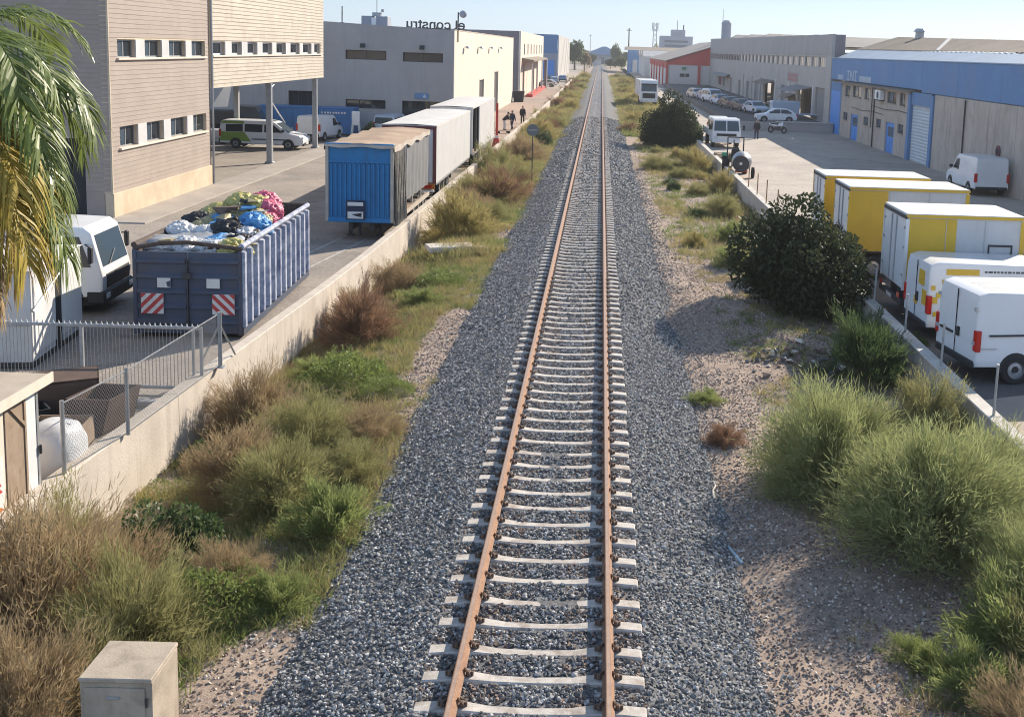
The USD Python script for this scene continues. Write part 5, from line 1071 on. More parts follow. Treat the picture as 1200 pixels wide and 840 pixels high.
Z = z1 + .05 + .035 * np.sin(Y * 3.1) + .09 * (meshkit.fbm(np.stack([X * .9, Y * .7, X * 0], -1), 4, 4) - .5) - .10 * np.abs(X + W_ / 2) / W_ * 2
v, f = gridmesh(X, Y, Z); obj('roof_sheet', cat((v, f)), 'tarp_tan', t, smooth=True)
q = []
for xe in (-W_ - .03, .03):
    yy = np.linspace(-.08, L_, 30); top = np.interp(yy, Y[:, 0], Z[:, 0 if xe < -1 else -1])
    X2, Y2 = np.meshgrid([0, 1], yy); q.append(gridmesh(np.full_like(Y2, xe) + np.where(X2 > .5, .012 if xe > 0 else -.012, 0), Y2, np.where(X2 > .5, top[:, None] - .2 - .05 * np.sin(Y2 * 2.3), top[:, None])))
yy = np.linspace(-W_ - .03, .03, 16); X2, Y2 = np.meshgrid(yy, [0, 1]); q.append(gridmesh(X2, np.where(Y2 > .5, -.095, -.08), np.where(Y2 > .5, z1 - .12 + .03 * np.sin(X2 * 4), Z[0].mean())))
obj('roof_valance', cat(*q), 'tarp_pale', t, smooth=True, kind='stuff')
# gathered dirty curtain near the front, smooth grey curtain behind, bare gap between floor and curtain
def curtain(y0, y1, zb, zt, amp, pitch, x=0.0, flare=0.0):
    yy = np.arange(y0, y1, pitch / 6); zz = np.linspace(zb, zt, 10); Yg, Zg = np.meshgrid(yy, zz)
    k = (zt - Zg) / (zt - zb); Xg = x + amp * np.sin(Yg / pitch * 2 * PI + 1.5 * k) * (.5 + k * .8) + flare * k + .05 * (meshkit.fbm(np.stack([Yg * 2, Zg * 1.2, Yg * 0], -1), 3, 2) - .5)
    return gridmesh(Xg, Yg, Zg)
obj('gathered_curtain', curtain(.05, 2.5, z0 - .25, z1 - .08, .07, .36, -.02, .05), 'camo', t, smooth=True)
obj('side_curtain', curtain(3.0, L_, z0 + .35, z1 - .1, .02, .9, -.05), 'curtain_grey', t, smooth=True)
obj('side_curtain', curtain(.02, L_, z0 - .1, z1 - .08, .03, .8, -W_ + .0), 'tarp_pale', t, smooth=True)
for y in (2.62, 4.7, 6.8): obj('side_post', box(-.2, -.1, y, y + .09, z0, z1 - .1), 'tarp_pale', t)
obj('load_floor', box(-W_ + .05, -.02, .1, L_, z0 - .1, z0 - .02), 'wood', t); obj('side_rave', box(-.03, .02, .1, L_, z0 - .16, z0 + .0), 'tarp_pale', t)
trailer_gear(t, L_, (5.2, 6.4, 7.6), z0 - .12)
for x in (-1.9, -.75): obj('landing_leg', cat(box(x - .06, x + .06, 1.2, 1.32, .05, z0 - .1), box(x - .14, x + .14, 1.12, 1.4, 0, .05)), 'steel_dark', t)
pn = obj('connection_panel', cbox(-W_ + .78, -W_ + 1.5, -.12, -.035, z0 + .0, z0 + .72, .02), 'cloth_navy', t)
obj('white_strip', box(-W_ + .85, -W_ + 1.43, -.135, -.122, z0 + .52, z0 + .66), 'plate_white', pn); obj('white_plate', box(-W_ + .85, -W_ + 1.43, -.135, -.122, z0 + .04, z0 + .3), 'plate_white', pn)
obj('dark_mark', hull([(-W_ + 1.0, -.139, z0 + .2), (-W_ + 1.38, -.139, z0 + .26), (-W_ + 1.36, -.139, z0 + .1), (-W_ + 1.15, -.139, z0 + .14), (-W_ + 1.1, -.136, z0 + .18), (-W_ + 1.3, -.136, z0 + .18)]), 'black', pn)
obj('king_post', tube((-1.4, .6, .1), (-1.4, .6, z0 - .1), .06, 8), 'steel_dark', t)

def box_trailer(label, y, L, red, open_front=False, dz=0.0):
    t = thing('box_trailer', label, 'trailer', (TX, y, GL)); z0, z1, W_ = .95, 3.68 + dz, 2.55
    obj('side_panel', box(-.06, 0, .0 if not open_front else 3.7, L, z0, z1), 'white_panel', t); obj('side_panel', box(-W_, -W_ + .06, 0, L, z0, z1), 'white_panel', t)
    obj('far_panel', box(-W_ + .061, -.061, L - .06, L, z0, z1 - .002), 'white_panel', t)
    X, Y = np.meshgrid(np.linspace(-W_ - .01, .01, 9), np.linspace(-.02, L + .01, 12)); obj('roof', cat(gridmesh(X, Y, z1 + .02 + .05 * np.cos((X + W_ / 2) / W_ * PI)), box(-W_ - .012, .012, -.02, L, z1 - .07, z1 + .022)), 'roof_white', t)
    if open_front:
        obj('dark_bay', box(-W_ + .07, -W_ + .12, .08, 3.7, z0, z1 - .05), 'dark', t); obj('dark_bay', box(-W_ + .07, -.07, 3.6, 3.69, z0, z1 - .05), 'dark', t); obj('front_panel', box(-W_ + .061, -.1, .0, .05, z0, z1 - .08), 'white_panel', t); obj('side_post', box(-.1, 0, 1.9, 2.0, z0, z1 - .07), 'steel_dark', t); obj('edge_frame', cat(box(-.09, .008, -.02, .06, z0, z1 - .07)), 'white_panel', t)
    else:
        obj('rear_frame', cat(box(-W_, 0, -.05, -.005, z1 - .16, z1 - .01), box(-W_, -W_ + .1, -.05, -.005, z0, z1 - .161), box(-.16, 0, -.05, -.005, z0, z1 - .161)), 'trailer_frame', t)
        for a, b_ in ((-W_ + .11, -W_ / 2 - .01), (-W_ / 2 + .01, -.17)): obj('rear_door', box(a, b_, -.035, -.01, z0 + .02, z1 - .17), 'white_panel', t)
        for x in (-1.8, -1.35, -1.2, -.75): obj('locking_bar', tube((x, -.06, z0), (x, -.06, z1 - .2), .018, 6), 'galv', t)
        obj('lamp_board', box(-W_ + .1, -.05, -.06, -.02, z0 - .3, z0 - .03), 'orange_light', t); obj('under_bumper', cbox(-W_ + .15, -.1, -.05, .08, .5, .62, .015), 'plate_white', t)
        for x in (-2.2, -.4): obj('tail_light', box(x - .2, x + .2, -.075, -.061, z0 - .24, z0 - .1), 'red_light', t)
    obj('bottom_rail', box(-.03, .012, .05, L, z0 - .1, z0 - .002), 'galv', t); obj('floor', box(-W_ + .06, -.06, .05, L - .07, z0 - .08, z0), 'wood', t)
    trailer_gear(t, L, (2.0, 3.3, 4.6), z0 - .1)
    for x in (-1.9, -.75): obj('landing_leg', box(x - .06, x + .06, L - 3, L - 2.88, .0, z0 - .1), 'steel_dark', t)
    return t
box_trailer('long white box trailer with a dark red rear frame behind the tan-roofed one', 51.3, 13.2, True, dz=-.05)
box_trailer('farther white box trailer with a dark open bay at its near end', 65.8, 13.3, False, True, dz=.05)

t = thing('red_stand', 'red post on a bulky red base by the wall past the trailers', 'post', (-6.98, 80.6, GL))
obj('post', tube((0, 0, .5), (0, 0, 3.3), .09, 8), 'red_paint', t); obj('base', hull([(-.35, -.4, 0), (.3, -.4, 0), (-.35, .5, 0), (.3, .5, 0), (-.2, -.2, .75), (.15, -.2, .75), (-.2, .3, .7), (.15, .3, .7)]), 'red_paint', t); obj('collar', tube((0, 0, .72), (0, 0, .95), .14, 10), 'plate_white', t)
t = thing('waste_bin', 'dark bin at the far corner of the cream warehouse', 'bin', (-10.6, 150.5, GL)); obj('body', hull([(-.6, -.6, 0), (.6, -.6, 0), (-.6, .6, 0), (.6, .6, 0), (-.75, -.7, 1.4), (.75, -.7, 1.4), (-.75, .7, 1.4), (.75, .7, 1.4)]), 'black', t); obj('lid', cbox(-.8, .8, -.75, .75, 1.4, 1.5, .03), 'steel_dark', t)
for k, (x, y, p, lab) in enumerate(((-10.2, 214, 'silver', 'silver car parked beyond the warehouse canopy'), (-9.4, 236, 'grey_car', 'pale car parked farther up the left yard'), (-8.2, 252, 'blue_car', 'blue car farthest up the left yard'), (-10.8, 245, 'dark_car', 'dark car beside the blue-fronted warehouse'))): vehicle('parked_car', lab, 'car', (x, y, GL), 90 if k != 0 else 170, CAR, p)

# ------------------------------------------------------------------ under and beside the raised building
t = vehicle('green_van', 'white minibus with a lime green tail parked under the raised building', 'van', (-22.3, 75.2, GL), 0, {**MINIVAN, 'prof': [(a * 1.2, b * 1.02) for a, b in MINIVAN['prof']], 'wind': ((1.46 * 1.2, 1.16), (.8 * 1.2, 1.75)), 'rear': None, 'side': [[(a * 1.2, b) for a, b in q] for q in MINIVAN['side']], 'wx': (1.8, -1.74)}, 'white')
for s in (-1, 1):
    obj('green_panel', flank([(-2.78, .5), (-2.78, 1.12), (-1.15, 1.12), (-.7, .5)], 1.85, .95, 1.92, .14, s, .005, .01), 'green_paint', t)
    obj('green_panel', flank([(-2.72, 1.68), (-2.72, 1.85), (-1.2, 1.85), (-1.2, 1.68)], 1.85, .95, 1.92, .14, s, .005, .01), 'green_paint', t)
    obj('side_moulding', flank([(-.65, .62), (-.65, .7), (2.0, .7), (2.0, .62)], 1.85, .95, 1.92, .14, s, .006, .012), 'black', t)
vehicle('white_van', 'white van seen from behind beyond the green-tailed minibus', 'van', (-20.6, 83.2, GL), 82, {**VAN, 'prof': [(a * .9, b * .86) for a, b in VAN['prof']], 'w': 1.85, 'wind': ((1.44, 1.07), (.9, 1.68)), 'side': [[(a * .9, b * .86) for a, b in q] for q in VAN['side']], 'wx': (1.5, -1.4), 'wr': .32}, 'white')
for (x0, x1, lab, lt) in ((-26.6, -22.0, 'long blue steel container standing behind the minibus', False), (-21.7, -18.95, 'shorter blue container with faint white lettering by the white van', True)):
    t = thing('blue_container', lab, 'container', (x0, 87, GL))
    L_ = x1 - x0
    obj('body', cbox(0, L_, 0, 2.0, .12, 2.1, .03), 'bin_blue', t); obj('top_rail', cbox(-.03, L_ + .03, -.03, 2.03, 2.1, 2.2, .02), 'bin_blue', t)
    for x in np.arange(.25, L_ - .1, .5): obj('rib', box(x, x + .08, -.05, -.001, .15, 2.08), 'bin_blue', t)
    obj('skid', box(.1, L_ - .1, .2, .4, 0, .119), 'steel_dark', t); obj('skid', box(.1, L_ - .1, 1.6, 1.8, 0, .119), 'steel_dark', t)
    if lt: obj('faint_lettering', cat(*[box(.25 + .22 * k, .25 + .22 * k + (.15 if k % 3 else .1), -.062, -.051, 1.72, 1.86) for k in range(9)]), 'plate_white', t, kind='stuff')
t = thing('trestle', 'white upright A-shaped trestle leaning by the blue container', 'trestle', (-18.3, 85, GL))
obj('frame', cat(tube((-.35, 0, 0), (-.12, 0, 2.1), .1, 6), tube((.35, 0, 0), (.12, 0, 2.1), .1, 6), cbox(-.3, .3, -.12, .12, 1.0, 2.1, .04)), 'white', t)
vehicle('white_van', 'small white van showing its dark rear window in front of the warehouse', 'van', (-15.9, 87.3, GL), 84, {**MINIVAN, 'w': 1.75}, 'grey_car')
t = thing('tipper_truck', 'dark tipper truck under the raised building with its pale board up', 'truck', (-28.2, 84, GL), 8)
obj('cab', body_mesh([(1.2, .5), (3.0, .45), (3.1, .8), (2.95, 1.5), (2.6, 2.3), (1.2, 2.35)], 2.2, 1.2, .06), 'dark_car', t, smooth=28); obj('windscreen', across((2.97, 1.5), (2.63, 2.2), .95, .9), 'screen', t)
obj('tipper_body', hull([(-3, -1.1, .95), (1.0, -1.1, .95), (-3, 1.1, .95), (1.0, 1.1, .95), (-3.1, -1.15, 1.9), (1.0, -1.15, 1.9), (-3.1, 1.15, 1.9), (1.0, 1.15, 1.9)]), 'steel_dark', t); obj('chassis', box(-3, 2.6, -.4, .4, .5, .94), 'black', t)
obj('raised_board', hull([(-.6, -1.2, 2.2), (.6, -1.2, 2.25), (.45, -1.2, 3.9), (.9, -1.2, 3.95), (-.6, -1.1, 2.2), (.6, -1.1, 2.25), (.45, -1.1, 3.9), (.9, -1.1, 3.95)]), 'white', t)
for x in (2.2, -1.6):
    for s in (-1, 1): wheel(t, x, s * .95, .45, .26)
t = thing('car_trailer', 'low white trailer with red lamps in front of the dark tipper', 'trailer', (-25.6, 78.0, GL), 5)
obj('deck', cbox(-1.6, 1.3, -.9, .9, .45, .6, .02), 'white', t); obj('side_board', box(-1.6, 1.3, -.92, -.88, .6, .95), 'white', t); obj('side_board', box(-1.6, 1.3, .88, .92, .6, .95), 'white', t); obj('tail_board', box(-1.64, -1.6, -.9, .9, .6, .95), 'white', t)
for s in (-1, 1): wheel(t, -.3, s * .95, .3); obj('tail_light', box(-1.66, -1.641, s * .7 - .12, s * .7 + .12, .48, .58), 'red_light', t)
obj('drawbar', tube((1.3, 0, .45), (2.3, 0, .45), .05, 6), 'steel_dark', t)

# ------------------------------------------------------------------ near left: lorry, cabin, gate, fence, shed
t = thing('white_lorry', 'white lorry cab with a large windscreen standing left of the skip', 'truck', (-13.65, 29.5, GL), 4)
cp = [(-1.0, .5), (1.0, .45), (1.14, .6), (1.17, 1.0), (1.12, 1.22), (.86, 2.2), (.66, 2.36), (-.9, 2.42), (-1.0, 2.36)]
obj('cab', body_mesh(cp, 2.1, 1.3, .07, .09), 'white', t, smooth=28); obj('windscreen', across((1.1, 1.28), (.88, 2.12), .9, .86), 'glass_blue', t)
obj('dash', hull([(.3, -.85, 1.25), (.9, -.85, 1.22), (.2, .85, 1.25), (.9, .85, 1.22), (.3, -.8, 1.34), (.3, .8, 1.34)]), 'black', t)
obj('grille', hull([(1.17, -.8, .7), (1.17, .8, .7), (1.2, -.8, .92), (1.2, .8, .92), (1.16, -.85, 1.08), (1.16, .85, 1.08), (1.05, -.8, .7), (1.05, .8, 1.05)]), 'black', t)
obj('bumper', cbox(.7, 1.2, -1.07, 1.07, .3, .66, .05), 'black', t); obj('underrun', box(-1, .95, -.95, .95, .25, .6), 'black', t)
for s in (-1, 1):
    obj('side_window', flank([(-.45, 1.3), (-.45, 2.1), (.55, 2.1), (.85, 1.3)], 2.1, 1.3, 2.4, .07, s), 'glass', t)
    obj('door_seam', flank([(-.55, .7), (-.55, 2.2), (-.53, 2.2), (-.53, .7)], 2.1, 1.3, 2.4, .07, s, .004, .01), 'black', t); obj('door_handle', flank([(-.52, 1.15), (-.52, 1.2), (-.32, 1.2), (-.32, 1.15)], 2.1, 1.3, 2.4, .07, s, .02, .02), 'black', t)
    obj('headlight', cbox(1.1, 1.215, s * .84 - .15, s * .84 + .15, .42, .6, .03), 'lamp', t); obj('mirror', cat(tube((.7, s * 1.0, 1.9), (.95, s * 1.3, 1.85), .02, 5), cbox(.9, 1.0, s * 1.32 - .09, s * 1.32 + .09, 1.45, 1.9, .03)), 'black', t)
    wheel(t, .15, s * .92, .42, .26); wheel(t, -3.4, s * .92, .42, .26)
    obj('wheel_arch', arch(.15, .42, 2.1, s, .5), 'black', t)
obj('cargo_box', cbox(-5.4, -1.12, -1.1, 1.1, .95, 2.35, .03), 'white_panel', t); obj('chassis', box(-5.2, -.9, -.4, .4, .55, .94), 'steel_dark', t)
obj('wiper', cat(tube((1.13, -.5, 1.3), (1.06, .1, 1.62), .012, 4)), 'black', t)

t = thing('site_cabin', 'white panelled site cabin with a long horizontal seam behind the palm', 'cabin', (-11.85, 23.75, GL), 7)
obj('body', cbox(-4.2, 0, 0, 3.2, .12, 2.2, .02), 'white_panel', t); obj('seam', box(-4.2, -.02, -.012, .001, .95, .985), 'galv', t); obj('base_frame', box(-4.18, .015, -.015, 3.2, .02, .118), 'steel_dark', t)
obj('roof', hull([(-4.25, -.05, 2.2), (.05, -.05, 2.2), (-4.25, 3.25, 2.2), (.05, 3.25, 2.2), (-4.2, 1.6, 2.32), (0, 1.6, 2.32)]), 'far_white', t)
obj('side_board', box(.001, .03, .12, 1.35, .3, 2.05), 'white', t); obj('dark_gap', box(.001, .02, 1.37, 1.75, .15, 2.1), 'black', t); obj('side_board', box(.001, .03, 1.78, 3.1, .3, 2.05), 'white', t)
obj('hand_rail', tube((.05, -.05, 1.3), (.05, 2.9, 2.25), .03, 6), 'galv', t)

YG = 22.25
M['steel_grey'] = mat('dull_grey_steel', (0.2, 0.205, 0.21), (0.14, 0.145, 0.15), 7, 0.6, metal=0.3)
t = thing('sliding_gate', 'galvanised sliding gate of close vertical bars topped with small spikes', 'gate', (-7.55, YG, GL))
zt = 1.45
obj('top_rail', cbox(-6.2, 0, -.03, .03, zt - .06, zt, .01), 'galv', t); obj('bottom_rail', cbox(-6.2, 0, -.03, .03, .1, .17, .01), 'galv', t)
obj('end_frame', cat(cbox(-.06, 0, -.035, .035, .1, zt, .01)), 'galv', t); obj('end_frame', cbox(-.22, -.17, -.035, .035, .1, zt, .01), 'galv', t)
for x in (-2.5, -4.9): obj('upright', cbox(x - .035, x + .035, -.04, .04, .05, zt, .01), 'galv', t)
obj('bar', cat(*[box(x - .005, x + .005, -.005, .005, .171, zt - .061) for x in np.arange(-6.15, -.25, .075)]), 'steel_grey', t, kind='stuff')
obj('spike', cat(*[hull([(x - .022, -.01, zt), (x + .022, -.01, zt), (x - .022, .01, zt), (x + .022, .01, zt), (x, 0, zt + .075)]) for x in np.arange(-6.15, -.02, .11)]), 'plate_white', t, kind='stuff')
t = thing('gate_post', 'steel gate post on the concrete wall with two raking braces', 'post', (-7.42, 22.9, .05))
obj('shaft', tube((0, 0, 0), (0, 0, 1.22), .045, 10), 'galv', t); obj('brace', tube((0, 0, .95), (.0, .95, .02), .022, 6), 'galv', t); obj('brace', tube((0, 0, .95), (-.45, .1, .05), .022, 6), 'galv', t); obj('base_plate', cbox(-.1, .1, -.1, .1, 0, .02, .004), 'galv', t)
def fencing(pts, zt, lab, label, zb=.1):
    t = thing('chain_link_fence', label, 'fence', (pts[0][0], pts[0][1], 0), world=True)
    q = []
    for (x0, y0, ), (x1, y1) in zip(pts[:-1], pts[1:]):
        L_ = math.hypot(x1 - x0, y1 - y0); st = .075; n = int(L_ / st); H = zt - zb
        d = np.array([(x1 - x0) / L_, (y1 - y0) / L_])
        for k in range(-int(H / st), n):
            for sg in (1, -1):
                a0 = k * st; u0, u1 = (a0, a0 + H)
                w0, w1 = (0, H) if sg > 0 else (H, 0)
                lo, hi = max(u0, 0), min(u1, L_)
                if hi - lo < .01: continue
                za = w0 + (w1 - w0) * (lo - u0) / H; zb_ = w0 + (w1 - w0) * (hi - u0) / H
                q.append(tube((x0 + d[0] * lo, y0 + d[1] * lo, zb + za), (x0 + d[0] * hi, y0 + d[1] * hi, zb + zb_), .0022, 3))
        obj('top_wire', tube((x0, y0, zt), (x1, y1, zt), .012, 5), 'galv', t); obj('bottom_wire', tube((x0, y0, zb), (x1, y1, zb), .008, 5), 'galv', t)
    obj('mesh', cat(*q), 'galv', t, kind='stuff')
    for x, y in pts[1:]: obj('post', tube((x, y, 0.04), (x, y, zt + .05), .036, 8), 'galv', t)
fencing([(-7.45, 22.8), (-7.62, 18.75), (-7.85, 16.9)], 1.22, '', 'chain link fence with grey posts running along the top of the left wall')

t = thing('timber_shed', 'small shed with cream timber frame, white panel and a printed poster at the bottom left', 'shed', (-8.02, 16.55, GL))
for y, w, mt in ((-.06, .06, 'galv'), (-.42, .05, 'wood'), (-.95, .06, 'wood'), (-1.75, .06, 'wood')): obj('frame_post', box(-.05, .012, y - w, y, 0, 2.0), mt, t)
obj('white_panel', box(-.04, 0, -.41, -.13, 0, 2.0), 'white', t); obj('timber_panel', box(-.045, -.005, -.94, -.48, 0, 2.0), 'wood', t); obj('timber_panel', box(-.045, -.005, -1.74, -1.02, 0, 2.0), 'cream_render', t)
obj('diagonal_brace', hull([(.001, -.95, 1.95), (.02, -.95, 1.95), (.001, -.9, 1.95), (.02, -.9, 1.95), (.001, -.47, 1.55), (.02, -.47, 1.55), (.001, -.47, 1.48), (.02, -.47, 1.48)]), 'wood', t)
ps = obj('poster', box(.0, .008, -1.66, -1.1, .35, 1.25), 'plate_white', t)
for k, (mt, z) in enumerate((('tractor_green', 1.05), ('plate_red', .8), ('plate_red', .7), ('orange_light', .42))): obj('colour_band', hull([(.009, -1.64, z), (.009, -1.2 + .03 * k, z + .02), (.009, -1.64, z + .06), (.009, -1.22, z + .09), (.012, -1.4, z + .05)]), mt, ps)
obj('wall', box(-2.6, -.06, -.05, 0, 0, 2.0), 'cream_render', t); obj('wall', box(-2.6, -2.5, -2.4, -.06, 0, 2.0), 'cream_render', t)
obj('roof', hull([(-2.7, .12, 2.08), (.14, .12, 2.05), (-2.7, -2.6, 2.08), (.14, -2.6, 2.05), (-2.7, .12, 2.16), (.14, .12, 2.13), (-2.7, -2.6, 2.16), (.14, -2.6, 2.13)]), 'tarp_pale', t); obj('roof_edge', cat(box(.141, .165, -2.6, .14, 2.0, 2.16)), 'cream_render', t)
obj('latch', cbox(.02, .05, -.1, -.06, .9, 1.05, .008), 'black', t)
t = thing('fertiliser_sack', 'big white sack slumped between the shed and the wall', 'sack', (-8.42, 17.7, GL))
e = trimesh.creation.icosphere(3, 1.0); v = np.array(e.vertices); v = np.sign(v) * np.abs(v) ** .7 * [.48, .5, .5] * (1 + .18 * (meshkit.fbm(v * 2.2, 3, 4) - .5))[:, None]; obj('sack', (v + [0, 0, .48], np.array(e.faces)), 'bag_white', t, smooth=True)
obj('seam', path_tube([(-.3, .0, .93), (0, .03, .99), (.3, 0, .93)], .02, 5), 'plate_white', t)
DB = [((-9.9, 20.9), (1.25, .9, .75), 25, 8, 'brown_board', 'large tipped brown board box by the gate'), ((-8.85, 20.2), (.9, 1.0, .7), -10, 14, 'brown_board', 'brown board crate standing against the wall right of the tipped box'), ((-8.95, 18.95), (.95, .9, .5), 8, 0, 'wood', 'lower brown crate in front of the other broken boxes'), ((-9.95, 19.9), (.8, .6, .45), 40, -12, 'cloth_black', 'dark broken box wedged between the crates')]
for (x, y), (a, b_, h), dg, tl, mt, lab in DB:
    t = thing('broken_crate', lab, 'crate', (x, y, GL), dg); s = math.tan(math.radians(tl)) * h
    def pl(x0, x1, y0, y1, z0, z1): return hull([(xx + s * zz / h, yy, zz + .25 * s * (xx / a)) for xx in (x0, x1) for yy in (y0, y1) for zz in (z0, z1)])
    obj('side', pl(-a / 2, a / 2, -b_ / 2, -b_ / 2 + .03, 0, h), mt, t); obj('side', pl(-a / 2, a / 2, b_ / 2 - .03, b_ / 2, 0, h), mt, t); obj('side', pl(-a / 2, -a / 2 + .03, -b_ / 2, b_ / 2, 0, h), mt, t); obj('side', pl(a / 2 - .03, a / 2, -b_ / 2, b_ / 2, 0, h), mt, t); obj('base', pl(-a / 2, a / 2, -b_ / 2, b_ / 2, 0.01, .05), 'black', t)
    if tl == 8: obj('lid', pl(-a / 2 + .1, a / 2, -b_ / 2, b_ / 2, h - .04, h), mt, t)
t = thing('timber_board', 'pale board lying flat on the paving by the gate post', 'board', (-9.5, 22.0, GL), 12); obj('board', cbox(-.4, .4, -.12, .12, .01, .06, .01), 'plate_white', t)
obj('gate_kerb', cbox(-13.5, -7.7, 21.35, 21.55, GL - .1, GL + .12, .02), 'concrete_white', kind='structure')

# ------------------------------------------------------------------ lineside things
t = thing('concrete_cabinet', 'beige concrete lineside cabinet with a recessed door at the bottom left', 'cabinet', (-4.38, 11.2, -.85))
M['cabinet'] = mat('cabinet_concrete', (0.44, 0.37, 0.29), (0.36, 0.30, 0.235), 3, 0.85, bump=.3, bscale=40, dirt=((0.2, 0.165, 0.13), 0.5, 3.0))
obj('body', cbox(-.38, .38, -.36, .36, 0, 1.12, .012), 'cabinet', t); obj('top_slab', cbox(-.385, .385, -.385, .37, 1.12, 1.17, .01), 'cabinet', t); obj('door', cbox(-.33, .31, -.378, -.36, .05, 1.06, .006), 'cabinet', t); obj('handle', cbox(-.09, .05, -.395, -.378, .94, .965, .005), 'galv', t)
for z_ in (.2, .85): obj('hinge', tube((.33, -.385, z_), (.33, -.385, z_ + .1), .012, 6), 'steel_dark', t)
t = thing('track_sign', 'round grey sign seen from behind among the shrubs on the left verge', 'sign', (-3.2, 62, -.75))
obj('pole', tube((0, 0, 0), (0, 0, 3.4), .03, 8), 'steel_dark', t); obj('disc', tube((0, -.04, 3.2), (0, -.06, 3.2), .34, 24), mat('weathered_sign_back', (.16, .17, .175), (.12, .13, .135), 6, .6), t); obj('bracket', box(-.25, .25, -.075, -.061, 3.17, 3.23), 'galv', t)
t = thing('plastic_pipe', 'short pale blue pipe lying on the stones right of the track', 'pipe', (2.93, 16.25, float(ballast_z(np.array([2.93]), np.array([16.25]))[0]) + .05), 100)
obj('pipe', tube((-.3, 0, .02), (.32, .04, .0), .025, 8), mat('pale_blue_plastic', (.42, .56, .62), (.36, .48, .54), 5, .5), t)
t = thing('pale_stick', 'bleached stick lying at the edge of the ballast on the right', 'stick', (2.85, 18.6, float(ballast_z(np.array([2.85]), np.array([18.6]))[0]) + .05), 80)
obj('stick', path_tube([(-.42, 0, .02), (-.1, .05, .04), (.15, .02, .03), (.4, .07, .02)], [.018, .016, .014, .008], 6), mat('bleached_wood', (.6, .54, .46), (.5, .44, .37), 6, .8), t)
t = thing('concrete_slab', 'broken pale slab lying on the left verge beside the wall', 'slab', (-5.0, 41.3, -.72), 20)
obj('slab', cbox(-.9, .9, -.5, .5, 0, .22, .04), 'concrete_white', t); obj('fragment', cbox(.95, 1.4, -.3, .2, -.05, .12, .03), 'concrete_white', t)
for k, (x, y, r_) in enumerate(((4.3, 24.2, .38), (5.2, 25.6, .3), (3.9, 22.6, .2))):
    pass

